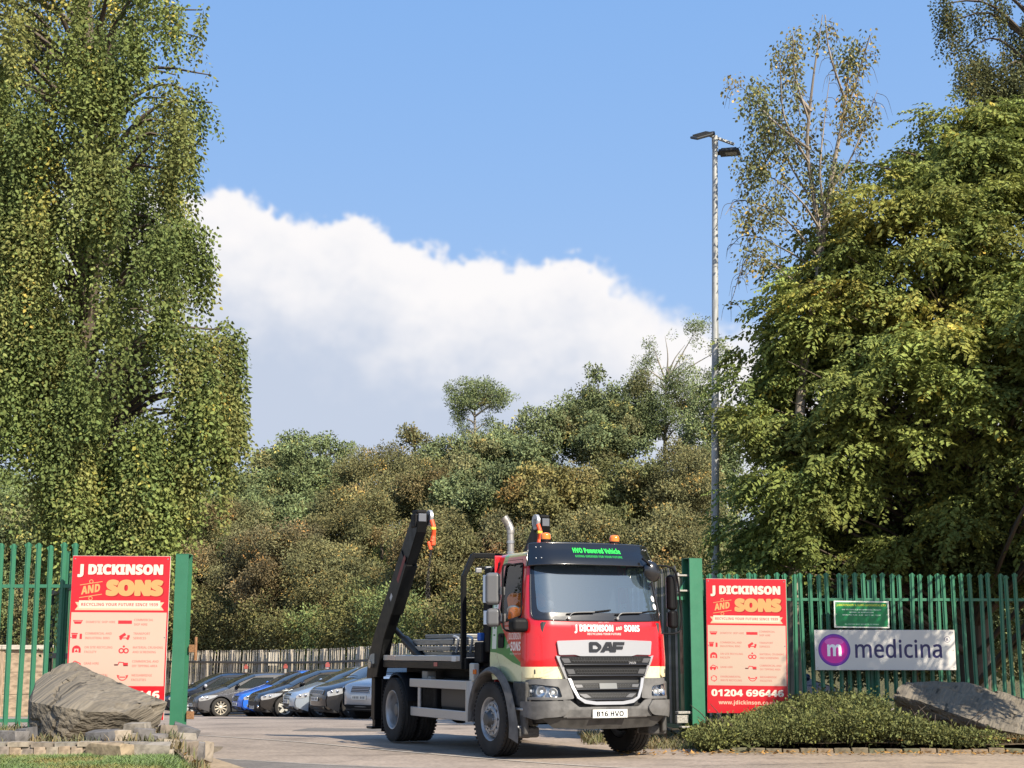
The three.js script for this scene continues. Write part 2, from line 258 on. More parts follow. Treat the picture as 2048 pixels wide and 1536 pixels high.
{ // bed and kerb on the right, at the foot of the hedge
  const g = sheet(range(2.75, 14, 0.25), range(22.02, 30, 0.25), (x, d) => gyd(d) + 0.12 + 0.22 * smooth(22.02, 23.4, d) * smooth(2.7, 3.8, x) + 0.08 * (fbm(x, d, 3.5, 3) - 0.5), (x, d) => { const n = fbm(x * 2, d * 2, 3.5, 4); return [0.20 * (0.5 + n), 0.145 * (0.5 + n), 0.085 * (0.5 + n)]; });
  kind(mesh('planting_bed', g, new THREE.MeshStandardMaterial({ color: lin(1, 1, 1), vertexColors: true, roughness: 1, map: asphaltMap, bumpMap: asphaltBump, bumpScale: 0.03, side: THREE.DoubleSide })), 'structure', 'soil bed under the right hand hedge and tree');
}
// brick materials
const brickTones = [[0.40, 0.30, 0.21], [0.33, 0.26, 0.20], [0.44, 0.34, 0.25], [0.29, 0.24, 0.20], [0.38, 0.32, 0.25]].map((c) => mat(c, 0.95, 0, { map: T.wear, bumpMap: T.rough, bumpScale: 0.006 }));
const stoneTones = [[0.27, 0.24, 0.20], [0.19, 0.175, 0.165], [0.34, 0.285, 0.22], [0.36, 0.275, 0.18], [0.13, 0.125, 0.125], [0.23, 0.19, 0.15]].map((c) => mat(c, 0.95, 0, { map: T.wear, bumpMap: T.rough, bumpScale: 0.012 }));
function roughBlock(w, h, d, seed, amt = 0.12) {                          // an uneven quarried block
  const r = rng(seed), pts = [];
  for (const x of [-1, 1]) for (const y of [-1, 1]) for (const z of [-1, 1]) { for (let k = 0; k < 2; k++) pts.push(V(x * w / 2 * (1 - amt * 1.6 * r()), y * h / 2 * (1 - amt * 1.6 * r()), z * d / 2 * (1 - amt * 1.6 * r()))); }
  const g = new ConvexGeometry(pts), p = g.attributes.position, uv = new Float32Array(p.count * 2); for (let i = 0; i < p.count; i++) { uv[i * 2] = (p.getX(i) + p.getZ(i) * 0.7) * 2; uv[i * 2 + 1] = (p.getY(i) + p.getZ(i) * 0.4) * 2; }
  g.setAttribute('uv', new THREE.BufferAttribute(uv, 2)); return g;
}
{ // brick edging along the front of the left bed: each brick stands on end
  const t = thing('brick_edging', 'low edging of upright bricks along the turf in front of the left boulder', 'edging', [-6.2, 0.25, -16.58]);
  const r = rng(5), vars = [0, 1, 2, 3].map((k) => roughBlock(0.122, 0.17, 0.12, 40 + k, 0.05));
  let x = -1.6; let n = 0;
  while (x < 2.5) { const b = mesh('brick', vars[n % 4], brickTones[Math.floor(r() * 5)], t); b.position.set(x, 0.075 + (r() - 0.5) * 0.016, (r() - 0.5) * 0.025); b.rotation.set((r() - 0.5) * 0.06, (r() - 0.5) * 0.1, (r() - 0.5) * 0.05); x += 0.130 + (r() - 0.5) * 0.008; n++; }
  mesh('mortar_bed', extr([[-1.7, -0.02], [2.55, -0.02], [2.55, 0.12], [-1.7, 0.12]], 0.10, 0.004).translate(0, 0, -0.06), mat([0.42, 0.36, 0.28], 1, 0, { map: T.wear, bumpMap: T.rough, bumpScale: 0.01 }), t);
  const cap = new THREE.PlaneGeometry(1, 1); cap.dispose();
  const c2 = [0, 1, 2].map((k) => roughBlock(0.24, 0.055, 0.16, 60 + k, 0.07));
  for (let i = 0, xx = -1.6; xx < 2.4; i++) { const b = mesh('coping_brick', c2[i % 3], stoneTones[[0, 2, 5][i % 3]], t); b.position.set(xx, 0.178 + (r() - 0.5) * 0.012, -0.02 + (r() - 0.5) * 0.03); b.rotation.y = (r() - 0.5) * 0.12; xx += 0.25; }
}
{ // loose stones and broken blocks at the end of the bed: pixel, distance, size, tone
  const L = [
    [222, 1511, 16.45, 0.50, 0.24, 0.20, 3, 'large flat tan stone slab leaning on the brick edging'],
    [205, 1476, 16.9, 0.26, 0.15, 0.2, 4, 'dark speckled block at the boulder foot beside the tan slab'],
    [236, 1474, 17.0, 0.22, 0.14, 0.2, 2, 'pale square block next to the dark speckled block'],
    [262, 1478, 17.1, 0.11, 0.13, 0.16, 0, 'small narrow grey block between the pale and the rough blocks'],
    [276, 1456, 17.3, 0.24, 0.11, 0.2, 0, 'rounded grey stone lying on top of the block row'],
    [289, 1472, 17.2, 0.2, 0.17, 0.2, 1, 'rough grey block in the middle of the stone row'],
    [312, 1480, 17.2, 0.2, 0.13, 0.18, 1, 'bluish grey block at the right end of the stone row'],
    [336, 1468, 17.9, 0.2, 0.16, 0.2, 5, 'brownish stone heaped at the foot of the left gate post'],
    [371, 1463, 18.4, 0.27, 0.12, 0.22, 4, 'dark tilted stone on the heap beside the gate post'],
    [362, 1479, 18.1, 0.30, 0.13, 0.24, 0, 'grey flat stone under the dark tilted stone'],
    [352, 1500, 17.4, 0.34, 0.20, 0.28, 5, 'mottled brown stone in front of the heap'],
    [385, 1500, 17.7, 0.26, 0.19, 0.24, 1, 'grey stone at the road end of the heap'],
    [405, 1502, 18.0, 0.16, 0.22, 0.2, 2, 'upright tan stone nearest the road'],
    [330, 1496, 17.1, 0.22, 0.16, 0.2, 2, 'pale broken stone between slab and heap'],
    [356, 1522, 16.9, 0.28, 0.10, 0.2, 3, 'orange tan brick lying on the turf edge'],
    [295, 1502, 16.55, 0.4, 0.15, 0.16, 0, 'long grey kerb stone right of the tan slab'],
    [20, 1474, 16.9, 0.30, 0.13, 0.2, 1, 'grey rubble stone at the left edge under the fence'],
    [52, 1470, 17.1, 0.16, 0.15, 0.2, 4, 'dark stone left of the boulder foot'],
    [315, 1535, 16.2, 0.2, 0.09, 0.16, 2, 'small pale stone sunk in the turf'],
    [94, 1486, 16.75, 0.11, 0.03, 0.06, 2, 'small pale shard lying on the bare soil'],
  ];
  L.forEach(([px, py, d, w, h, dd, tone, label], i) => { const p = at(px, py, d), r = rng(300 + i); const s = mesh('loose_stone', roughBlock(w * 1.22, h * 1.22, dd * 1.2, 200 + i, 0.22), stoneTones[tone]); s.position.copy(p); s.rotation.set((r() - 0.5) * 0.2, (r() - 0.5) * 0.9, [3, 8].includes(i) ? (i === 8 ? -0.28 : 0) : (r() - 0.5) * 0.14); tag(s, label, 'stone', 'loose stones at the end of the left bed'); });
}
{ // kerb of brick-sized blocks at the foot of the right hedge
  const t = thing('brick_kerb', 'low mossy brick kerb at the foot of the right hedge', 'kerb', [2.9, 0, -22.0]);
  const kerbTones = [[0.20, 0.155, 0.10], [0.17, 0.14, 0.09], [0.24, 0.18, 0.12], [0.14, 0.135, 0.08]].map((c) => mat(c, 0.95, 0, { map: T.wear, bumpMap: T.rough, bumpScale: 0.01 })), r = rng(77), vars = [0, 1, 2].map((k) => roughBlock(0.235, 0.13, 0.13, 80 + k, 0.10));
  let x = 0.1, n = 0; while (x < 6.9) { const b = mesh('brick', vars[n % 3], kerbTones[Math.floor(r() * 4)], t); b.position.set(x, -0.008 + (r() - 0.5) * 0.035, (r() - 0.5) * 0.03 + 0.08 * Math.sin(x * 0.5)); b.rotation.set((r() - 0.5) * 0.08, (r() - 0.5) * 0.1, (r() - 0.5) * 0.06); x += 0.243; n++; }
}
// boulders: hull of points traced with their own depths, split finer and roughened
function boulder(name, label, pts, tone, seed, amt) {
  const c = new ConvexGeometry(pts); const ctr = new THREE.Box3().setFromPoints(pts).getCenter(V(0, 0, 0));
  let g = new TessellateModifier(0.055, 8).modify(c); g.deleteAttribute('normal'); g.deleteAttribute('uv'); g = mergeVertices(g, 1e-4); g.computeVertexNormals();
  const p = g.attributes.position, nn = g.attributes.normal, uv = new Float32Array(p.count * 2);
  for (let i = 0; i < p.count; i++) {
    const x = p.getX(i), y = p.getY(i), z = p.getZ(i), strat = Math.abs(fbm(x * 0.8 + y * 1.2, y * 7 - x * 1.5, z * 2 + seed, 3) - 0.5) * 2;
    const cut = Math.floor((y * 1.0 + x * 0.33) * 4.5 + 1.2 * fbm(x * 1.2, y * 1.2, z + seed, 2)) , n = amt * (fbm(x * 2 + seed, y * 2, z * 2, 4) - 0.5) * 2 + amt * 0.1 * (strat - 0.5) + amt * 0.2 * (hash(cut, seed) - 0.5) * smooth(0.42, 0.6, fbm(x * 0.9 + 5, y * 0.9, z * 0.9 + seed + 0.3, 2)) + amt * 0.9 * (fbm(x * 7, y * 7 + seed, z * 7, 3) - 0.5) - amt * 1.3 * smooth(0.03, 0.0, Math.abs(fbm(x * 1.1 + y * 0.4 + seed, y * 2.2 - x * 0.5, z * 1.3, 3) - 0.5));
    p.setXYZ(i, x + nn.getX(i) * n, y + nn.getY(i) * n, z + nn.getZ(i) * n); uv[i * 2] = (x + z * 0.5) * 0.8; uv[i * 2 + 1] = (y + z * 0.6) * 0.8;
  }
  g.setAttribute('uv', new THREE.BufferAttribute(uv, 2)); g = toCreasedNormals(g, 0.45); g.translate(-ctr.x, -ctr.y, -ctr.z);
  const m = mesh(name, g, tone); m.position.copy(ctr); return tag(m, label, 'boulder');
}
{
  const slate = mat([0.235, 0.205, 0.165], 0.93, 0, { map: dataTex(512, (u, v) => { const n = fbm(u * 6, v * 6, 1, 5, 6), f = fbm(u * 60, v * 60, 2, 3, 60), vein = smooth(0.035, 0.0, Math.abs(fbm(u * 4, v * 4, 3, 4, 4) - 0.5)) * 0.16, pit = smooth(0.30, 0.22, fbm(u * 16, v * 16, 5, 4, 16)) * 0.4, g = 0.62 + 0.42 * (n - 0.5) + 0.35 * (f - 0.5) + vein - pit; return [g * 1.02, g, g * 0.95]; }), bumpMap: grey(512, (u, v) => fbm(u * 24, v * 24, 8, 5, 24)), bumpScale: 0.035 });
  const P = (px, py, d) => at(px, py, d);
  boulder('boulder', 'big grey slate boulder in front of the left company sign', [P(60, 1488, 17.6), P(57, 1401, 17.75), P(72, 1362, 18.0), P(96, 1341, 18.2), P(125, 1328, 18.35), P(152, 1326, 18.4), P(180, 1341, 18.3), P(213, 1353, 18.25), P(248, 1369, 18.2), P(290, 1388, 18.1), P(334, 1405, 17.95), P(316, 1462, 17.95), P(258, 1490, 17.9), P(172, 1490, 17.45), P(64, 1405, 17.5), P(125, 1415, 17.22), P(178, 1424, 17.18), P(240, 1424, 17.35), P(300, 1412, 17.75), P(110, 1490, 17.3), P(170, 1400, 17.32), P(90, 1380, 19.0), P(160, 1340, 19.1), P(300, 1395, 18.7), P(70, 1480, 19), P(300, 1475, 18.7)], slate, 3, 0.026);
  boulder('boulder', 'flat sloping grey boulder half sunk behind the right hedge', [P(1785, 1390, 23.2), P(1812, 1364, 23.6), P(1850, 1367, 23.7), P(1935, 1366, 23.8), P(1990, 1378, 23.7), P(2050, 1402, 23.5), P(2140, 1425, 23.1), P(2160, 1475, 22.4), P(2050, 1470, 22.3), P(1990, 1457, 22.35), P(1900, 1420, 22.75), P(1840, 1402, 22.95), P(1800, 1430, 23.3), P(1990, 1490, 22.8), P(1810, 1440, 24.2), P(2150, 1490, 24), P(1900, 1480, 23.3), P(1830, 1375, 24.3), P(2130, 1430, 24.3)], slate, 8, 0.045);
}
// ---------------------------------------------------------------- palisade fences, gates, lamp column
const greenPaint = mat([0.045, 0.185, 0.105], 0.45, 0, { map: T.mild, roughnessMap: T.rough, bumpMap: T.fine, bumpScale: 0.0008 });
const greenOld = mat([0.05, 0.17, 0.085], 0.6, 0, { map: T.wear, roughnessMap: T.rough });
const galv = mat([0.42, 0.40, 0.36], 0.55, 0.25, { map: T.wear });
const steelMat = mat([0.5, 0.5, 0.5], 0.35, 0.8, { roughnessMap: T.rough });
const rustMat = mat([0.30, 0.15, 0.07], 0.9, 0, { map: T.wear });
function paleGeo(h, w = 0.07, depth = 0.022, t = 0.003) {                 // corrugated pale with a split, pointed top
  const prof = [[-0.5, 0.0], [-0.36, 0.0], [-0.16, 1.0], [0.16, 1.0], [0.36, 0.0], [0.5, 0.0]].map(([x, z]) => [x * w, z * depth]);
  const pos = [], idx = [], tips = [0.55, 0.86, 1.0, 1.0, 0.86, 0.55];
  const tipH = 0.075, bend = [0.018, 0.008, 0, 0, 0.008, 0.018];
  prof.forEach(([x, z], i) => { for (const s of [0, 1]) { const zz = z - s * t; pos.push(x, 0, zz, x, h - tipH, zz, x * (1 + 0.5 * (tips[i] < 0.8 ? 1 : 0)), h - tipH + tipH * tips[i], zz + bend[i]); } });
  const q = (a, b, c, d) => idx.push(a, b, c, a, c, d), id = (i, s, r) => (i * 2 + s) * 3 + r;
  for (let i = 0; i < 5; i++) for (const s of [0, 1]) for (const r of [0, 1]) q(id(i, s, r), id(i + 1, s, r), id(i + 1, s, r + 1), id(i, s, r + 1));
  for (const i of [0, 5]) for (const r of [0, 1]) q(id(i, 0, r), id(i, 1, r), id(i, 1, r + 1), id(i, 0, r + 1));
  let g = new THREE.BufferGeometry(); g.setAttribute('position', new THREE.Float32BufferAttribute(pos, 3)); g.setIndex(idx); g = g.toNonIndexed(); g.computeVertexNormals();
  const p = g.attributes.position, uv = new Float32Array(p.count * 2); for (let i = 0; i < p.count; i++) { uv[i * 2] = p.getX(i) * 1.5; uv[i * 2 + 1] = p.getY(i) * 0.5; } g.setAttribute('uv', new THREE.BufferAttribute(uv, 2)); return g;
}
function iPost(h, w = 0.2, dep = 0.2, t = 0.014) { return extr([[-w / 2, -dep / 2], [w / 2, -dep / 2], [w / 2, -dep / 2 + t], [t / 2, -dep / 2 + t], [t / 2, dep / 2 - t], [w / 2, dep / 2 - t], [w / 2, dep / 2], [-w / 2, dep / 2], [-w / 2, dep / 2 - t], [-t / 2, dep / 2 - t], [-t / 2, -dep / 2 + t], [-w / 2, -dep / 2 + t]], h, 0.001).rotateX(-Math.PI / 2); }
// a palisade run from point A to point B
function palisade(t, A, B, h, { spacing = 0.155, paleMat, railMat, postMat, postEvery = 2.75, railAt = [0.35, 1.95], skipPale = () => false, jit = 0.01, seed = 1 }) {
  const r = rng(seed), len = A.distanceTo(B), dir = B.clone().sub(A).normalize(), turn = Math.atan2(-dir.z, dir.x), geos = [paleGeo(h), paleGeo(h - 0.012), paleGeo(h + 0.01)];
  const n = Math.floor(len / spacing);
  for (let i = 0; i < n; i++) { const s = (i + 0.5) * spacing; if (skipPale(s)) continue; const p = A.clone().addScaledVector(dir, s), m = mesh('pale', geos[i % 3], paleMat, t); m.position.copy(p).sub(t.position); m.position.y += (r() - 0.5) * 0.02; m.rotation.set((r() - 0.5) * jit, turn + (r() - 0.5) * 0.08, (r() - 0.5) * jit * 1.2); }
  const back = V(Math.sin(turn), 0, Math.cos(turn)).multiplyScalar(-0.028);
  for (const y of railAt) { const a = A.clone().add(back).sub(t.position), b = B.clone().add(back).sub(t.position); a.y += y; b.y += y; mesh('rail', [bar(a, b, 0.045, 0.045, 0.003)], railMat, t); }
  for (let s = 0.1; s <= len; s += postEvery) { const p = A.clone().addScaledVector(dir, s).addScaledVector(back, 3.2).sub(t.position); const m = mesh('fence_post', [iPost(h - 0.1, 0.1, 0.055, 0.008)], postMat, t); m.position.copy(p); m.rotation.y = turn; }
}
{
  const a = at(-330, 1450, 19.9), b = at(152, 1450, 19.9); a.y = b.y = 0.40;
  const t = thing('palisade_fence', 'green palisade fence at the left edge beside the company sign', 'fence', [a.x, 0.40, a.z], 0, 'green palisade fences'); delete t.userData.group;
  palisade(t, a, b, 2.42, { spacing: 0.163, paleMat: greenPaint, railMat: greenPaint, postMat: greenPaint, railAt: [0.13, 1.86], jit: 0.025, seed: 4 });
}
{
  const a = at(1402, 1450, 24.6), b = at(2320, 1450, 24.9); a.y = b.y = 0.25;
  const t = thing('palisade_fence', 'long green palisade fence shaded by the big tree on the right', 'fence', [a.x, 0.25, a.z]);
  palisade(t, a, b, 2.42, { spacing: 0.148, paleMat: greenPaint, railMat: greenPaint, postMat: greenPaint, railAt: [0.4, 2.0], jit: 0.03, seed: 9 });
}
{ // gate posts: heavy I-sections
  const t1 = thing('gate_post', 'heavy green steel gate post right beside the left company sign', 'gate post', [-4.31, 0.3, -19.82], -0.06);
  mesh('post', iPost(2.36, 0.165, 0.2, 0.016), greenPaint, t1); mesh('cap_plate', bx(0.17, 0.01, 0.205, 0, 2.367, 0, 0.002), greenPaint, t1);
  mesh('hinge_bracket', [bx(0.10, 0.1, 0.03, 0.14, 1.15, -0.06), cyl(0.02, 0.02, [0.18, 1.0, -0.06], [0.18, 1.3, -0.06], 8)], rustMat, t1); mesh('hinge_bracket', [bx(0.1, 0.1, 0.03, 0.14, 0.3, -0.06)], rustMat, t1);
  const p = at(1391, 1478, 24.0);
  const t2 = thing('gate_post', 'heavy green steel gate post left of the right company sign', 'gate post', [p.x, 0.02, p.z], 0.42);
  mesh('post', iPost(2.84, 0.23, 0.24, 0.018), greenPaint, t2); mesh('cap_plate', bx(0.235, 0.01, 0.245, 0, 2.847, 0, 0.002), greenPaint, t2);
  mesh('stiffener', [extr([[-0.11, 0], [-0.32, 0], [-0.11, 0.3]], 0.012, 0.002).translate(0, 2.2, -0.05)], greenPaint, t2);
  mesh('hinge_bracket', [cyl(0.022, 0.022, [-0.27, 2.30, 0.02], [-0.27, 2.62, 0.02], 8), bx(0.2, 0.03, 0.08, -0.2, 2.34, 0.02), bx(0.2, 0.03, 0.08, -0.2, 2.58, 0.02)], galv, t2); mesh('hinge_bracket', [bx(0.24, 0.04, 0.1, -0.22, 0.46, 0.02), bx(0.2, 0.12, 0.06, -0.25, 0.36, 0.02), bx(0.16, 0.03, 0.1, -0.2, 0.24, 0.02)], galv, t2);
}
{ // right gate leaf, swung inwards
  const p = at(1366, 1474, 24.2), t = thing('gate_leaf', 'open green steel gate leaf with sheeted face behind the lorry', 'gate', [p.x, 0.12, p.z], 0);
  const dir = V(-0.13, 0, -0.99).normalize(), L = 3.7, turn = Math.atan2(-dir.z, dir.x);
  t.rotation.y = turn;
  mesh('frame', [bx(0.06, 2.45, 0.06, 0, 1.3, 0), bx(0.06, 2.45, 0.06, L, 1.3, 0), bx(L, 0.06, 0.05, L / 2, 0.12, 0), bx(L, 0.06, 0.05, L / 2, 1.25, 0), bx(L, 0.06, 0.05, L / 2, 2.38, 0)], greenOld, t);
  mesh('sheet_panel', [bx(L - 0.1, 2.2, 0.006, L / 2, 1.25, 0.035)], greenOld, t);
  mesh('hinge_tube', [cyl(0.035, 0.035, [-0.06, 0.2, 0], [-0.06, 2.45, 0], 10)], mat([0.34, 0.33, 0.19], 0.75, 0, { map: T.wear }), t);
  mesh('rust_band', [cyl(0.0365, 0.0365, [-0.06, 0.95, 0], [-0.06, 1.7, 0], 10, true)], mat([0.40, 0.24, 0.15], 0.85, 0, { map: T.wear }), t);
  const palePaint = mat([0.12, 0.125, 0.085], 0.8, 0, { map: T.wear }), pg = paleGeo(2.5); for (let i = 0; i < 23; i++) { const m = mesh('pale', pg, i % 3 ? palePaint : galv, t); m.position.set(0.1 + i * 0.155, 0.16, -0.045); m.rotation.y = Math.PI; }
  mesh('cable', [tube([[-0.1, 0.3, 0.05], [-0.15, 0.12, 0.16], [-0.05, 0.02, 0.25], [0.12, 0.1, 0.2], [0.05, 0.25, 0.1]], 0.018, 6)], mat([0.03, 0.03, 0.03], 0.7), t);
}
{ // left gate leaf, swung inwards behind the fence
  const p = at(152, 1440, 21.2), t = thing('gate_leaf', 'dark open gate leaf standing edge on behind the left fence', 'gate', [p.x, 0.1, p.z], 0);
  const dir = at(92, 1440, 24.6).sub(p).setY(0).normalize(), L = 3.6; t.rotation.y = Math.atan2(-dir.z, dir.x);
  mesh('frame', [bx(0.06, 2.3, 0.06, 0, 1.25, 0), bx(0.06, 2.3, 0.06, L, 1.25, 0), bx(L, 0.06, 0.05, L / 2, 0.12, 0), bx(L, 0.08, 0.05, L / 2, 1.25, 0), bx(L, 0.08, 0.05, L / 2, 2.25, 0)], mat([0.02, 0.03, 0.025], 0.6), t);
  const pg = paleGeo(2.4); for (let i = 0; i < 22; i++) { const m = mesh('pale', pg, greenOld, t); m.position.set(0.12 + i * 0.16, 0.1, 0.04); }
}
{ // weathered palisade fence behind the cars: post points follow the line of the back of the bays
  const A = V(-20.5, 0, -75), dirv = V(0.545, 0, 0.839), bays = 16;
  const X = (d) => -8.86 + 0.65 * (57 - d);
  const d0 = 72, p0 = V(X(d0), gyd(d0), -d0), t = thing('palisade_fence', 'weathered grey palisade fence with posts behind the parked cars', 'fence', p0);
  const weath = mat([0.56, 0.49, 0.38], 0.85, 0, { map: T.wear }), postM = mat([0.43, 0.38, 0.31], 0.95, 0, { map: T.wear, bumpMap: T.rough, bumpScale: 0.01 });
  const len = 2.75, turn = Math.atan2(-0.839, 0.545);
  const pg = paleGeo(2.3, 0.075, 0.02), r = rng(31);
  for (let b = 0; b < bays; b++) {
    const s0 = b * len, gs = []; for (let i = 0; i < 18; i++) { const g = pg.clone(); g.rotateZ((r() - 0.5) * 0.03); g.rotateX(-0.02 + (r() - 0.5) * 0.03); g.rotateY(Math.atan2(-dirv.z, dirv.x)); const s = s0 + 0.08 + i * 0.152, y = gyd(-(p0.z + dirv.z * s)) - p0.y + (r() - 0.5) * 0.04; g.translate(dirv.x * s, y, dirv.z * s); gs.push(g); }
    kind(mesh('pale_row', gs, weath, t), 'stuff');
    const a = V(dirv.x * s0, gyd(-(p0.z + dirv.z * s0)) - p0.y, dirv.z * s0), e = V(dirv.x * (s0 + len), gyd(-(p0.z + dirv.z * (s0 + len))) - p0.y, dirv.z * (s0 + len)), off = V(dirv.z, 0, -dirv.x).multiplyScalar(-0.04);
    mesh('fence_post', [bx(0.13, 2.3, 0.13, 0, 1.15, 0, 0.015).rotateY(turn).translate(a.x - off.x, a.y, a.z - off.z)], postM, t);
    for (const y of [0.4, 1.83]) mesh('rail', [bar(a.clone().add(off).setY(a.y + y), e.clone().add(off).setY(e.y + y), 0.06, 0.08)], mat([0.15, 0.125, 0.095], 0.85), t);
  }
  const px = at(546, 1318, 58.6); const n = thing('notice_plate', 'small pale notice plate fixed on the weathered fence', 'sign', [px.x + 0.03, px.y, px.z + 0.1], turn + Math.PI / 2 - 0.6);
  mesh('plate', [bx(0.34, 0.5, 0.01, 0, 0, 0.09)], mat([0.62, 0.56, 0.46], 0.7), n); mesh('fixing_strap', [bx(0.36, 0.03, 0.02, 0, 0.15, 0.08), bx(0.36, 0.03, 0.02, 0, -0.15, 0.08)], galv, n);
  // red marker blocks on top of some bay posts
  for (const [qx, qy, d, lab] of [[571, 1331, 54.5, 'red bay marker showing between the blue and the black car'], [655, 1328, 50.5, 'red bay marker showing above the silver car roof'], [492, 1332, 57, 'red bay marker showing above the grey car roof']]) {
    const p = at(qx, qy, d), m = thing('bay_marker', lab, 'marker post', [p.x, gyd(d), p.z], 0.2, 'red parking bay markers'), h = p.y - gyd(d);
    mesh('post', [bx(0.08, h, 0.08, 0, h / 2, 0)], galv, m); mesh('marker_plate', [bx(0.15, 0.11, 0.02, 0, h - 0.05, 0.05), bx(0.09, 0.05, 0.02, 0, h + 0.03, 0.05)], mat([0.30, 0.06, 0.045], 0.7), m);
  }
}
{ // low boundary wall far left with a pale coping, built of concrete panels between posts
  const a = at(-420, 1305, 47), t = thing('boundary_wall', 'tan concrete panel wall with pale coping behind the left fence', 'wall', [a.x, gyd(47), -47]);
  const L = (at(112, 1305, 47).x - a.x), n = Math.round(L / 1.8), m = mat([0.40, 0.30, 0.205], 0.95, 0, { map: T.wear, bumpMap: T.rough, bumpScale: 0.02 });
  for (let i = 0; i < n; i++) for (let j = 0; j < 3; j++) mesh('panel', [bx(L / n - 0.13, 0.66, 0.07, (i + 0.5) * L / n, 0.33 + j * 0.67, 0, 0.012)], m, t);
  for (let i = 0; i <= n; i++) mesh('pier', [bx(0.15, 2.0, 0.16, i * L / n, 1.0, 0, 0.015)], m, t);
  for (let i = 0; i < n; i++) mesh('coping_stone', [bx(L / n - 0.015, 0.14, 0.3, (i + 0.5) * L / n, 2.09, 0, 0.02)], mat([0.55, 0.50, 0.42], 0.9, 0, { map: T.wear }), t);
}
{ // lamp column
  const d = 28, b = at(1428, 1300, d), top = at(1430, 287, d), H = top.y;
  const t = thing('lamp_column', 'tall galvanised lighting column with two floodlights between birch and background trees', 'lamp post', [b.x, 0.1, -d]);
  const g = mat([0.47, 0.48, 0.48], 0.6, 0.1, { map: dataTex(256, (u, v) => { const n = fbm(u * 6, v * 16, 1, 4, 2), s = smooth(0.45, 0.62, fbm(u * 8, v * 40, 2, 4, 8)); const k = 0.72 + 0.3 * n - 0.22 * s; return [k, k, k * 0.98]; }), roughnessMap: T.rough });
  const dx = top.x - b.x;
  const colm = mesh('column', [cyl(0.088, 0.052, [0, 0, 0], [dx, H, 0], 20), cyl(0.10, 0.10, [0, 0, 0], [0, 1.3, 0], 20), cyl(0.10, 0.088, [0, 1.3, 0], [0, 1.36, 0], 20)], g, t);
  mesh('cross_arm', [bar([dx - 0.14, H + 0.06, 0.05], [dx + 0.38, H - 0.10, -0.05], 0.05, 0.05), cyl(0.062, 0.062, [dx, H - 0.2, 0], [dx, H + 0.05, 0], 14)], g, t);
  const black = mat([0.025, 0.027, 0.03], 0.5), lens = mat([0.28, 0.28, 0.26], 0.25);
  const flood = (m4) => { const grp = new THREE.Group(); grp.name = 'floodlight'; t.add(grp); grp.applyMatrix4(m4); mesh('housing', [bx(0.40, 0.05, 0.30, 0, 0, 0, 0.012), ...[-0.12, -0.08, -0.04, 0, 0.04, 0.08, 0.12].map((z) => box(0.3, 0.03, 0.006, 0, 0.035, z)), bx(0.07, 0.06, 0.08, 0.22, 0, 0)], black, grp); mesh('lens', [bx(0.22, 0.006, 0.13, -0.03, -0.0262, 0, 0.002)], lens, grp); };
  flood(new THREE.Matrix4().makeRotationFromEuler(new THREE.Euler(0.42, 0.35, 0.22)).setPosition(dx - 0.26, H + 0.0, 0.16));
  flood(new THREE.Matrix4().makeRotationFromEuler(new THREE.Euler(-0.1, Math.PI - 0.3, 0.05)).setPosition(dx + 0.30, H - 0.24, -0.12));
}
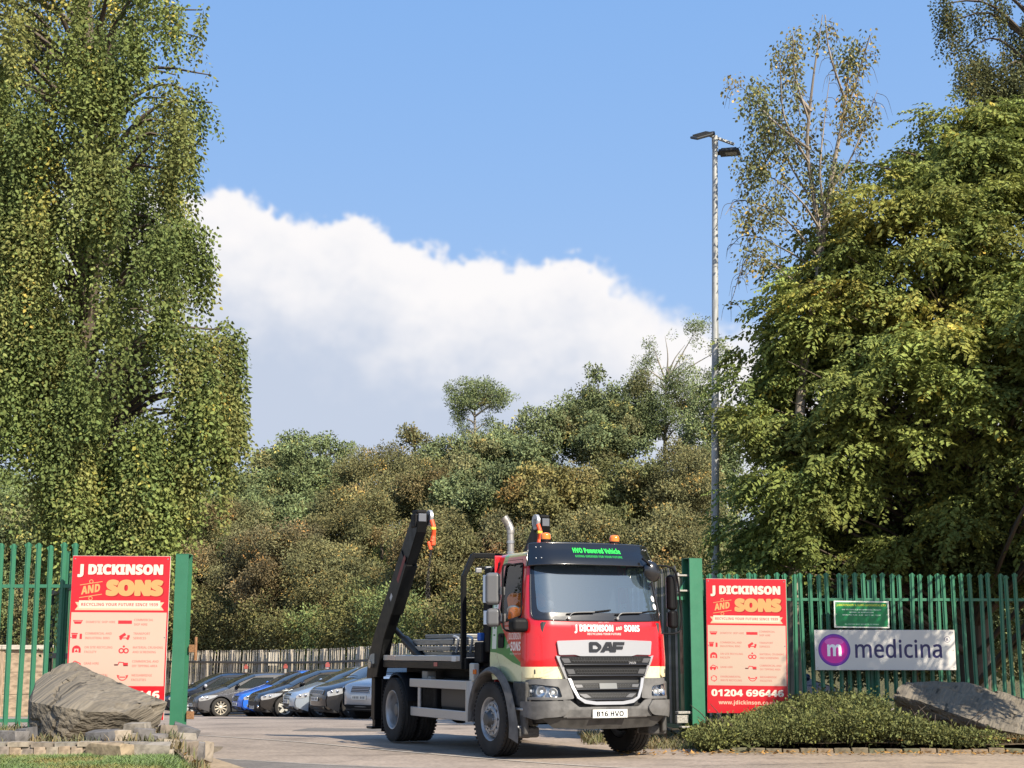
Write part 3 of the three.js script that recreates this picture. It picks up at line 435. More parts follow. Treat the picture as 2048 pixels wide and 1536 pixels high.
// ---------------------------------------------------------------- signs
const RED = '#c01f29', CREAM = '#c0a896', TAN = '#bf965e';
function companySign(x, w, h) {
  x.fillStyle = RED; x.fillRect(0, 0, w, h);
  const m = 0.014 * w; x.fillStyle = CREAM; x.fillRect(m, h * 0.348, w - 2 * m, h * 0.449);
  text(x, 'J DICKINSON', w * 0.512, h * 0.088, h * 0.078, '#a01319', { width: w * 0.86, stroke: h * 0.012 });
  text(x, 'J DICKINSON', w * 0.505, h * 0.084, h * 0.078, '#d8cdbb', { width: w * 0.86, stroke: h * 0.008 });
  text(x, 'SONS', w * 0.655, h * 0.203, h * 0.115, '#a01319', { width: w * 0.57, stroke: h * 0.022 });
  text(x, 'SONS', w * 0.645, h * 0.198, h * 0.115, TAN, { width: w * 0.57, stroke: h * 0.018 });
  text(x, 'AND', w * 0.20, h * 0.205, h * 0.065, TAN, { width: w * 0.19, skew: -0.18, stroke: h * 0.004 });
  x.strokeStyle = TAN; x.lineWidth = h * 0.0045; for (const [y0, y1] of [[0.180, 0.158], [0.258, 0.236]]) { x.beginPath(); x.moveTo(w * 0.085, h * y0); x.lineTo(w * 0.315, h * y1); x.stroke(); }
  for (const [cy, s] of [[0.158, -1], [0.262, 1]]) { x.beginPath(); x.arc(w * 0.2, h * cy, w * 0.018, 0, 7); x.stroke(); }
  x.fillStyle = '#c4ae8e'; x.beginPath(); x.moveTo(w * 0.045, h * 0.285); x.lineTo(w * 0.955, h * 0.285); x.lineTo(w * 0.925, h * 0.31); x.lineTo(w * 0.955, h * 0.335); x.lineTo(w * 0.045, h * 0.335); x.lineTo(w * 0.075, h * 0.31); x.closePath(); x.fill();
  x.fillStyle = '#d2c4ae'; x.fillRect(w * 0.085, h * 0.275, w * 0.83, h * 0.048);
  text(x, 'RECYCLING YOUR FUTURE SINCE 1939', w * 0.5, h * 0.3, h * 0.026, '#c8444a', { width: w * 0.79 });
  const rows = [['DOMESTIC SKIP HIRE', '', 'COMMERCIAL', 'SKIP HIRE'], ['COMMERCIAL AND', 'INDUSTRIAL BINS', 'TRANSPORT', 'SERVICES'], ['ON SITE RECYCLING', 'FACILITY', 'MATERIAL CRUSHING', 'AND SCREENING'], ['GRAB HIRE', '', 'COMMERCIAL AND', 'DIY TIPPING AREA'], ['ENVIRONMENTAL', 'WASTE RECYCLING', 'WEIGHBRIDGE', 'FACILITIES']];
  const ink = '#b5403c', pic = '#cf2b33', P = (pts) => { x.beginPath(); pts.forEach(([a, b], i) => (i ? x.lineTo(a, b) : x.moveTo(a, b))); x.closePath(); x.fill(); };
  rows.forEach((r, i) => {
    const y = h * (0.408 + i * 0.0845), s = h * 0.0185;
    for (const [k, px, lx] of [[0, 0.085, 0.165], [2, 0.565, 0.655]]) {
      if (r[k + 1]) { text(x, r[k], w * lx, y - s * 0.75, s, ink, { align: 'left', weight: 'normal' }); text(x, r[k + 1], w * lx, y + s * 0.75, s, ink, { align: 'left', weight: 'normal' }); } else text(x, r[k], w * lx, y, s, ink, { align: 'left', weight: 'normal' });
      const cx = w * px, u = w * 0.01; x.fillStyle = pic; x.strokeStyle = pic; x.lineWidth = u * 0.9;
      const id = i * 2 + (k ? 1 : 0);
      if (id === 0) { P([[cx - 5 * u, y - 2 * u], [cx + 5 * u, y - 2 * u], [cx + 3.2 * u, y + 2 * u], [cx - 3.2 * u, y + 2 * u]]); x.fillStyle = CREAM; x.fillRect(cx - 3.8 * u, y - 1.3 * u, 7.6 * u, u * 0.6); }
      if (id === 1) x.fillRect(cx - 7 * u, y - 1.8 * u, 14 * u, 3.6 * u);
      if (id === 2) { x.fillRect(cx - 6 * u, y - 3 * u, 6.5 * u, 1.2 * u); P([[cx - 5.5 * u, y - 1.4 * u], [cx, y - 1.4 * u], [cx - 0.6 * u, y + 3 * u], [cx - 5 * u, y + 3 * u]]); x.fillRect(cx + 2.5 * u, y - 2.2 * u, 2.4 * u, 5.6 * u); }
      if (id === 3) { x.save(); x.translate(cx - u, y); x.rotate(-0.6); x.fillRect(-4 * u, -2.2 * u, 7 * u, 3 * u); x.restore(); x.fillRect(cx - 5 * u, y + 1.6 * u, 9 * u, u); for (const q of [-3.5, 3.5]) { x.beginPath(); x.arc(cx + q * u, y + 2.8 * u, 1.4 * u, 0, 7); x.fill(); } x.fillRect(cx + 3 * u, y - u, 2.5 * u, 2.8 * u); }
      if (id === 4) { x.beginPath(); x.arc(cx, y, 4.4 * u, Math.PI, 0); x.fill(); x.fillRect(cx - 4.4 * u, y - 0.2 * u, 8.8 * u, 3.4 * u); x.fillStyle = CREAM; x.fillRect(cx - 2.2 * u, y - 1 * u, 4.4 * u, 4.2 * u); x.fillStyle = pic; P([[cx, y - 0.4 * u], [cx + 1.8 * u, y + 2.6 * u], [cx - 1.8 * u, y + 2.6 * u]]); }
      if (id === 5) { for (const q of [-2.4, 2.4]) { x.beginPath(); x.arc(cx + q * u, y + u, 2.2 * u, 0, 7); x.lineWidth = 1.3 * u; x.stroke(); } P([[cx, y - 5 * u], [cx + 1.4 * u, y - 3.5 * u], [cx, y - 2 * u], [cx - 1.4 * u, y - 3.5 * u]]); }
      if (id === 6) { x.fillRect(cx - 5 * u, y, 8 * u, 2.2 * u); x.beginPath(); x.moveTo(cx - 4 * u, y); x.lineTo(cx - u, y - 2.6 * u); x.lineTo(cx + 4.6 * u, y); x.lineTo(cx + 4.6 * u, y + 2.4 * u); x.stroke(); for (const q of [-3.4, 1]) { x.beginPath(); x.arc(cx + q * u, y + 2.8 * u, 1.2 * u, 0, 7); x.fill(); } }
      if (id === 7) { x.fillRect(cx, y - u, 5 * u, 2.6 * u); x.beginPath(); x.moveTo(cx + u, y - u); x.lineTo(cx - 4 * u, y - 1.6 * u); x.lineTo(cx - 5 * u, y + u); x.stroke(); x.fillStyle = '#5a2020'; x.fillRect(cx - 9 * u, y + 0.6 * u, 4 * u, 1.4 * u); x.fillRect(cx + 0.4 * u, y + 1.6 * u, 4.6 * u, u); }
      if (id === 8) { for (let q = 0; q < 3; q++) { x.beginPath(); x.arc(cx, y, 3.4 * u, q * 2.1, q * 2.1 + 1.4); x.stroke(); const a = q * 2.1 + 1.5; P([[cx + 4.6 * u * Math.cos(a - 0.1), y + 4.6 * u * Math.sin(a - 0.1)], [cx + 2.2 * u * Math.cos(a - 0.1), y + 2.2 * u * Math.sin(a - 0.1)], [cx + 3.4 * u * Math.cos(a + 0.5), y + 3.4 * u * Math.sin(a + 0.5)]]); } }
      if (id === 9) { x.beginPath(); x.arc(cx, y - 1.6 * u, 4.4 * u, 0.25, Math.PI - 0.25); x.stroke(); x.fillRect(cx - 3.2 * u, y - u, 6.4 * u, u); for (const q of [-1, 1]) P([[cx + q * 5.8 * u, y - 2.8 * u], [cx + q * 3 * u, y - 2.2 * u], [cx + q * 4.8 * u, y + 0.6 * u]]); }
    }
  });
  text(x, '01204 696446', w * 0.5, h * 0.852, h * 0.066, '#dcd2c2', { width: w * 0.9, stroke: h * 0.003 });
  text(x, 'www.jdickinson.co.uk', w * 0.5, h * 0.922, h * 0.040, '#f1b9a0', { width: w * 0.72 });
}
const signTex = canvasTex(1024, 1760, companySign);
const signPrint = new THREE.MeshPhysicalMaterial({ map: signTex, roughness: 0.28, clearcoat: 0.3, clearcoatRoughness: 0.15, bumpMap: T.rough, bumpScale: 0.004 });
const edgeMat = mat([0.7, 0.66, 0.6], 0.5);
function panelSign(name, label, w, h, pos, turn, print, tilt = 0) {
  const t = thing(name, label, 'sign', pos, turn); t.rotation.z = tilt;
  mesh('board', [bx(w, h, 0.012, 0, 0, 0, 0.003)], edgeMat, t);
  const pl = new THREE.PlaneGeometry(w - 0.006, h - 0.006, 12, 12), p = pl.attributes.position; for (let i = 0; i < p.count; i++) p.setZ(i, 0.0075);
  mesh('printed_face', pl, print, t);
  mesh('fixing_bolt', [[-1, -1], [1, -1], [-1, 1], [1, 1], [-1, 0], [1, 0]].map(([a, b]) => cyl(0.010, 0.008, [a * (w / 2 - 0.035), b * (h / 2 - 0.04), 0.0078], [a * (w / 2 - 0.035), b * (h / 2 - 0.04), 0.013], 8)), steelMat, t);
  mesh('mounting_rail', [bx(w * 0.94, 0.04, 0.035, 0, h * 0.3, -0.025), bx(w * 0.94, 0.04, 0.035, 0, -h * 0.3, -0.025)], galv, t);
  return t;
}
{
  const c = at(243.5, 1112, 19.62), W = 1.265, Hh = 2.085; panelSign('company_sign', 'red and cream company sign beside the left gate post behind the big boulder', W, Hh, [c.x, c.y - Hh / 2, c.z], 0.03, signPrint, -0.004);
  const c2 = at(1490, 1158, 24.38), H2 = 2.12; panelSign('company_sign', 'red and cream company sign right of the right gate post above the hedge', 1.285, H2, [c2.x, c2.y - H2 / 2, c2.z], -0.03, signPrint, -0.012);
}
{
  const med = canvasTex(2048, 580, (x, w, h) => {
    x.fillStyle = '#d2cec6'; x.fillRect(0, 0, w, h);
    const cx = 0.138 * w, cy = 0.5 * h, R = 0.405 * h;
    x.fillStyle = '#5b2a9c'; x.beginPath(); x.arc(cx, cy, R, 0, 7); x.fill(); x.fillStyle = '#8a2ba8'; x.beginPath(); x.arc(cx, cy, R * 0.93, 0, 7); x.fill();
    const g = x.createLinearGradient(0, cy - R, 0, cy + R); g.addColorStop(0, '#a5218f'); g.addColorStop(0.35, '#d61f9b'); g.addColorStop(1, '#f02ba6'); x.fillStyle = g; x.beginPath(); x.arc(cx, cy, R * 0.82, 0, 7); x.fill();
    x.fillStyle = 'rgba(255,160,225,0.55)'; x.beginPath(); x.ellipse(cx, cy - R * 0.52, R * 0.6, R * 0.22, 0, 0, 7); x.fill();
    text(x, 'm', cx, cy - h * 0.03, h * 0.52, '#ffffff', { width: w * 0.118, weight: 'bold', stroke: 6 });
    text(x, 'medicina', 0.275 * w, cy - h * 0.02, h * 0.60, '#262458', { width: w * 0.64, align: 'left', weight: 'normal', stroke: 10 });
    x.strokeStyle = '#262458'; x.lineWidth = 6; x.beginPath(); x.arc(0.947 * w, 0.235 * h, h * 0.072, 0, 7); x.stroke(); text(x, 'R', 0.947 * w, 0.24 * h, h * 0.10, '#262458');
  });
  const c = at(1770, 1300, 24.46); panelSign('company_sign', 'white sign with a magenta disc and navy lettering on the right fence', 2.255, 0.635, c, -0.004, new THREE.MeshPhysicalMaterial({ map: med, roughness: 0.35 }), 0.0);
  const grn = canvasTex(1024, 512, (x, w, h) => {
    x.fillStyle = '#e7e6d6'; x.fillRect(0, 0, w, h); x.fillStyle = '#0c7a44'; x.fillRect(22, 22, w - 44, h - 44);
    text(x, 'J.DICKINSON & SONS (HORWICH) LTD', w / 2, h * 0.15, 54, '#d6d13a', { width: w * 0.9 });
    text(x, 'THE ENTRANCE & WEIGHBRIDGE FACILITY', w / 2, h * 0.32, 34, '#d9e6d4', { width: w * 0.72 });
    text(x, 'HOURS OF OPERATION', w / 2, h * 0.42, 34, '#d9e6d4', { width: w * 0.44 });
    text(x, 'MON-FRI 7.30 - 5.00   SAT 7.30 - 12.00', w / 2, h * 0.52, 32, '#d9e6d4', { width: w * 0.7 });
    text(x, 'ALL VISITORS MUST REPORT TO RECEPTION', w / 2, h * 0.87, 30, '#bcd8c2', { width: w * 0.62 });
  });
  const c2 = at(1723, 1229, 24.47); panelSign('notice_sign', 'green notice board with yellow heading above the white sign', 0.89, 0.43, c2, 0.0, new THREE.MeshPhysicalMaterial({ map: grn, roughness: 0.35 }), -0.012);
}
// ---------------------------------------------------------------- trees, bushes, hedge, grass
function leafMesh(sprays) {                                               // merge single leaves: {p, dir, up, len, wid, tone}
  const pos = [], nor = [], col = [], uv = [], d = V(0, 0, 0), s = V(0, 0, 0), n = V(0, 0, 0);
  const tri = (a, b, c, t) => { const e = b.clone().sub(a).cross(c.clone().sub(a)).normalize(); for (const v of [a, b, c]) { pos.push(v.x, v.y, v.z); nor.push(e.x, e.y, e.z); col.push(t[0], t[1], t[2]); uv.push(0, 0); } };
  for (const L of sprays) {
    d.copy(L.dir).normalize(); s.crossVectors(L.up, d).normalize(); n.crossVectors(d, s).normalize();
    const P = (u, v, h) => L.p.clone().addScaledVector(d, u * L.len).addScaledVector(s, v * L.wid).addScaledVector(n, h * L.len);
    const b = P(0, 0, 0), m = P(0.5, 0, -0.06), t = P(1, 0, -0.16), l1 = P(0.30, -0.46, 0.06), r1 = P(0.30, 0.46, 0.06), l2 = P(0.66, -0.34, 0.0), r2 = P(0.66, 0.34, 0.0);
    tri(b, l1, m, L.tone); tri(l1, l2, m, L.tone); tri(l2, t, m, L.tone); tri(b, m, r1, L.tone); tri(r1, m, r2, L.tone); tri(r2, m, t, L.tone);
  }
  const g = new THREE.BufferGeometry(); g.setAttribute('position', new THREE.Float32BufferAttribute(pos, 3)); g.setAttribute('normal', new THREE.Float32BufferAttribute(nor, 3)); g.setAttribute('color', new THREE.Float32BufferAttribute(col, 3)); g.setAttribute('uv', new THREE.Float32BufferAttribute(uv, 2)); return g;
}
const rnd3 = (r) => { const z = r() * 2 - 1, a = r() * 6.283, q = Math.sqrt(1 - z * z); return V(q * Math.cos(a), z, q * Math.sin(a)); };
function toneOf(r, v = 0.22) { const k = 1 + (r() - 0.5) * v * 2, y = (r() - 0.4) * v; return [k * (1 + y * 0.7), k, k * (1 - y * 0.4)]; }
function hangSpray(seed, { L = 0.5, n = 14, len = 0.075, wid = 0.06 } = {}) {   // a hanging twig
  const r = rng(seed), o = [], ax = (r() - 0.5) * 0.2, az = (r() - 0.5) * 0.2;
  for (let i = 0; i < n; i++) { const t = (i + r() * 0.8) / n, a = i * 2.4 + r(), p = V(ax * t * L * 2 + 0.05 * Math.cos(a), -t * L, az * t * L * 2 + 0.05 * Math.sin(a)); const dir = V(Math.cos(a) * 0.75, -0.75 + (r() - 0.5) * 0.9, Math.sin(a) * 0.75); o.push({ p, dir, up: rnd3(r), len: len * (0.7 + 0.6 * r()), wid: wid * (0.7 + 0.6 * r()), tone: toneOf(r) }); }
  return leafMesh(o);
}
function boughSpray(seed, { L = 0.5, n = 15, len = 0.095, wid = 0.06, droop = 0.5 } = {}) {   // a flat, drooping twig along +z
  const r = rng(seed), o = [];
  for (let i = 0; i < n; i++) { const t = (i + r()) / n, side = i % 2 ? 1 : -1, p = V(side * 0.09 * r(), -droop * L * t * t + (r() - 0.5) * 0.04, t * L); const dir = V(side * (0.9 + 0.7 * r()), -0.75 + 0.95 * r() - 0.25, 0.35 + 0.7 * r()); o.push({ p, dir, up: V((r() - 0.5) * 1.4, 1, (r() - 0.5) * 1.4), len: len * (0.7 + 0.6 * r()), wid: wid * (0.75 + 0.5 * r()), tone: toneOf(r, 0.2) }); }
  return leafMesh(o);
}
function ballSpray(seed, { R = 0.25, n = 18, len = 0.09, wid = 0.06 } = {}) {
  const r = rng(seed), o = [];
  for (let i = 0; i < n; i++) { const u = rnd3(r), p = u.clone().multiplyScalar(R * Math.cbrt(r())); o.push({ p, dir: u.add(rnd3(r)).add(V(0, -0.25, 0)), up: rnd3(r), len: len * (0.6 + 0.8 * r()), wid: wid * (0.6 + 0.8 * r()), tone: toneOf(r, 0.24) }); }
  return leafMesh(o);
}
function leafMat(t = 0.3) { return new THREE.MeshPhysicalMaterial({ color: lin(1, 1, 1), vertexColors: true, roughness: 1, transmission: t, thickness: 0, side: THREE.DoubleSide, specularIntensity: 0.2 }); }
const leafSoft = leafMat(0.22), leafDark = new THREE.MeshPhysicalMaterial({ color: lin(1, 1, 1), vertexColors: true, roughness: 0.8, side: THREE.DoubleSide, specularIntensity: 0.25 });
const leafGloss = new THREE.MeshPhysicalMaterial({ color: lin(1, 1, 1), vertexColors: true, roughness: 0.55, side: THREE.DoubleSide, specularIntensity: 0.35 });
const SPR = {
  birch: [1, 2, 3, 4].map((s) => hangSpray(s, { L: 0.66, n: 26, len: 0.064, wid: 0.05 })), birchFine: [5, 6, 7].map((s) => hangSpray(s, { L: 0.5, n: 9, len: 0.085, wid: 0.055 })),
  bough: [11, 12, 13, 14].map((s) => boughSpray(s, { L: 0.46, n: 24, len: 0.082, wid: 0.058, droop: 0.35 })),
  bush: [21, 22, 23].map((s) => ballSpray(s, { R: 0.34, n: 26, len: 0.13, wid: 0.085 })), fine: [24, 25, 26].map((s) => ballSpray(s, { R: 0.32, n: 36, len: 0.10, wid: 0.055 })),
  ivy: [27, 28].map((s) => ballSpray(s, { R: 0.2, n: 18, len: 0.085, wid: 0.07 })),
};
const barkBirch = mat([0.42, 0.38, 0.34], 0.9, 0, { map: dataTex(256, (u, v) => { const b = smooth(0.55, 0.72, fbm(u * 4, v * 24, 1, 4, 4)), n = fbm(u * 8, v * 8, 3, 4, 8), k = (0.75 + 0.4 * (n - 0.5)) * (1 - 0.7 * b); return [k, k * 0.93, k * 0.84]; }), bumpMap: T.rough, bumpScale: 0.01 });
const barkBrown = mat([0.13, 0.10, 0.075], 0.95, 0, { map: T.wear, bumpMap: T.rough, bumpScale: 0.02 });
const barkPale = mat([0.34, 0.30, 0.24], 0.95, 0, { map: T.wear, bumpMap: T.rough, bumpScale: 0.01 });
function crown(parent, geos, material, items, name = 'crown') {            // items: [matrix, colour]
  const per = geos.map(() => []); items.forEach((it, i) => per[i % geos.length].push(it));
  per.forEach((list, k) => { if (!list.length) return; const im = new THREE.InstancedMesh(geos[k], material, list.length); list.forEach(([m, c], i) => { const g = 0.3 * c.r + 0.6 * c.g + 0.1 * c.b; im.setMatrixAt(i, m); im.setColorAt(i, lin(lerp(c.r, g, 0.14), lerp(c.g, g, 0.08), lerp(c.b, g, 0.13))); }); im.name = name; im.castShadow = im.receiveShadow = true; kind(im, 'stuff'); parent.add(im); });
}
// a tree: lobes in photo pixels [px, py, distance, rx px, ry px, depth radius m (optional), tint (optional)]
function makeTree(name, label, category, o) {
  const r = rng(o.seed), base = o.base, t = thing(name, label, category, base, 0, o.group), items = [], lim = [];
  const q = new THREE.Quaternion(), e = new THREE.Euler(), up = V(0, 1, 0), cc = V(0, 0, 0);
  const lobes = o.lobes.map((L) => { const c = at(L[0], L[1], L[2]), s = 1 / ppm(L[2]); return { c, rx: L[3] * s, ry: L[4] * s, rz: L[5] || L[3] * s, tint: L[6] }; });
  lobes.forEach((l) => cc.add(l.c)); cc.multiplyScalar(1 / lobes.length);
  lobes.forEach((l, li) => {
    const area = l.rx * l.ry + l.rx * l.rz + l.ry * l.rz, n = Math.round(o.density * area * (o.fill ? 1 : 1));
    const tint = o.colors[Math.floor(r() * o.colors.length)], tw = l.tint || tint, out = l.c.clone().sub(cc).setY(0);
    for (let i = 0; i < n; i++) {
      const u = rnd3(r), k = lerp(o.hollow ?? 0.55, 1, Math.sqrt(r())) * (1 + (o.mode === 'ball' ? 0.55 : 0.3) * (fbm(u.x * 2 + li * 7, u.y * 2, u.z * 2 + 0.5, 3) - 0.5) * 2);
      const p = V(l.c.x + u.x * l.rx * k, l.c.y + u.y * l.ry * k, l.c.z + u.z * l.rz * k);
      if (o.gap && fbm(p.x * o.gapScale + 31, p.y * o.gapScale * (o.mode === 'hang' ? 0.4 : 1), p.z * o.gapScale + 0.37, 2) < o.gap) continue;
      if (o.floor !== undefined && p.y < o.floor) continue;
      if (o.reject && o.reject(p)) continue;
      if (o.mode === 'hang') e.set((r() - 0.5) * 0.5 + u.z * 0.25, r() * 6.28, (r() - 0.5) * 0.5 - u.x * 0.25);
      else if (o.mode === 'bough') { const dd = out.clone().multiplyScalar(0.25).add(V(u.x, 0, u.z)).add(V((r() - 0.5), 0, (r() - 0.5)).multiplyScalar(0.9)); e.set(0.12 + (r() - 0.5) * 0.9 + (u.y < 0 ? 0.3 : 0), Math.atan2(dd.x, dd.z), (r() - 0.5) * 1.0, 'YXZ'); }
      else e.set(r() * 6.28, r() * 6.28, r() * 6.28);
      q.setFromEuler(e); const s = o.scale * (0.7 + 0.6 * r());
      const m = new THREE.Matrix4().compose(p.sub(base), q, V(s, s, s)); e.order = 'XYZ';
      const j = (0.84 + 0.32 * r()) * (0.70 + 0.6 * fbm(p.x * 0.9 + 11, p.y * 0.9 + 5, p.z * 0.9, 2)), yel = r() < (o.yellow ?? 0) ? 1 : 0, c = lin(tw[0] * j * (1 + yel * 1.4), tw[1] * j * (1 + yel * 0.7), tw[2] * j);
      items.push([m, c]);
      if (o.tails && u.y < 0.1 && r() < o.tails) { let yy = 0; const nT = 1 + Math.floor(r() * 3); for (let q2 = 0; q2 < nT; q2++) { yy += 0.42 * s; const m2 = m.clone(); m2.elements[13] -= yy; m2.elements[12] += (r() - 0.5) * 0.06; items.push([m2, c]); } }
    }
  });
  // trunk and limbs
  if (o.trunk) {
    const pts = o.trunk.map((p) => (p.isVector3 ? p : at(...p)).clone().sub(base));
    mesh('trunk', [taper(pts, o.trunkR, 10, 0.18)], o.bark, t);
    const g = []; lobes.forEach((l, i) => { if (i % (o.limbEvery || 1)) return; const end = l.c.clone().sub(base); let k = 0, bd = 1e9; for (let j = 0; j <= 20; j++) { const c = pw3(pts, j / 20 * 0.92 + 0.04), h = c.distanceTo(end) + Math.max(0, c.y - end.y + 0.3 * Math.hypot(c.x - end.x, c.z - end.z)) * 2; if (h < bd) { bd = h; k = j; } } const a = pw3(pts, k / 20 * 0.92 + 0.04), m = a.clone().lerp(end, 0.55); m.y += o.arch ?? 0.4; m.x += (r() - 0.5) * 0.3; m.z += (r() - 0.5) * 0.3; const R = o.limbR ?? 0.06; g.push(taper([a, m, end], [R, R * 0.55, R * 0.15], 5)); });
    if (g.length) mesh('branch', g, o.bark, t).userData.kind = 'stuff';
  }
  if (o.twigs) o.twigs(t, base, r);
  crown(t, o.sprays, o.mat, items);
  return t;
}
function pw3(pts, t) { const f = t * (pts.length - 1), k = Math.min(pts.length - 2, Math.floor(f)); return pts[k].clone().lerp(pts[k + 1], f - k); }

{ // weeping birch filling the left
  const r = rng(71), D = 25.5, TX = 170, lobes = [
    [350, 40, 25, 42, 90], [385, 690, 24.4, 44, 60], [400, 760, 24.2, 50, 60], [355, 730, 24, 44, 70], [470, 850, 24.9, 24, 60], [455, 660, 25, 30, 30], [395, 830, 24, 50, 70], [352, 150, 25.2, 45, 80], [398, 190, 25.2, 30, 60], [346, 250, 24.8, 46, 90], [372, 300, 25.4, 28, 60], [338, 345, 25, 36, 55], [404, 20, 25.4, 8, 34], [400, 75, 25.4, 7, 30], [420, 150, 25.4, 12, 24], [425, 205, 25.4, 7, 24],
    [385, 470, 24.8, 48, 52], [340, 455, 24.6, 50, 60], [400, 530, 25.2, 30, 40], [340, 560, 24.4, 36, 66], [325, 640, 24.3, 40, 60],
    [425, 690, 24.6, 46, 52], [462, 740, 24.8, 36, 70], [470, 680, 24.8, 26, 34], [440, 800, 24.4, 50, 75], [470, 800, 24.8, 28, 80], [415, 890, 24.5, 50, 55], [440, 930, 24.7, 24, 36], [370, 930, 24.2, 50, 60], [385, 985, 24.5, 30, 40],
    [320, 985, 24.0, 46, 75], [262, 1030, 23.9, 42, 70], [205, 1015, 24, 46, 60], [150, 960, 23.8, 50, 90], [235, 1080, 24.3, 22, 40], [300, 1040, 24.3, 34, 46], [60, 800, 24, 50, 60], [100, 890, 24.2, 34, 60], [360, 820, 23.9, 40, 80], [300, 870, 23.7, 50, 90], [150, 1060, 24.8, 30, 60], [260, 1110, 25.2, 40, 40], [180, 1110, 25.2, 30, 40]];
  for (let i = 0; i < 74; i++) { const y = -140 + (i % 19) / 19 * 1020 + r() * 55, x = lerp(-240, 330, (Math.floor(i / 19) + r()) / 4); if (y > 820 && x < 60) continue; const e = clamp(Math.abs(x - TX) / 360), d = D - 2.7 * Math.sqrt(1 - e * e) * (0.6 + 0.4 * r()); lobes.push([x, y, d, 44 + 26 * r(), 66 + 46 * r()]); }
  for (let i = 0; i < 26; i++) lobes.push([-200 + 560 * r(), -60 + 950 * r(), D + 0.4 + 1.8 * r(), 60, 100]);
  for (let i = 0; i < 26; i++) lobes.push([lerp(90, 345, r()), 800 + 240 * r(), 23.6 + 1.2 * r(), 44, 74]);
  for (let i = 0; i < 12; i++) lobes.push([lerp(-60, 90, r()), 300 + 500 * r(), 23.2 + 1.2 * r(), 50, 84]);
  for (let i = 0; i < 12; i++) lobes.push([lerp(115, 320, r()), 1010 + 80 * r(), 25.2 + 0.8 * r(), 34, 66, 0.5]);
  const b = at(TX, 1400, D); b.y = 0.2;
  makeTree('birch_tree', 'huge weeping birch with hanging green curtains filling the left of the photo', 'tree', { seed: 101, base: b, lobes, density: 125, hollow: 0.3, mode: 'hang', scale: 1.0, sprays: SPR.birch, mat: leafSoft, yellow: 0.02, gap: 0.415, gapScale: 1.25, tails: 0.10,
    colors: [[0.18, 0.225, 0.05], [0.21, 0.245, 0.062], [0.15, 0.20, 0.048], [0.24, 0.255, 0.062], [0.135, 0.18, 0.044]], trunk: [b, at(178, 1100, D), at(165, 800, D), at(185, 400, D), at(170, -100, D)], trunkR: [0.30, 0.24, 0.2, 0.14, 0.07], bark: barkBrown, arch: 0.5, limbR: 0.07 });
}
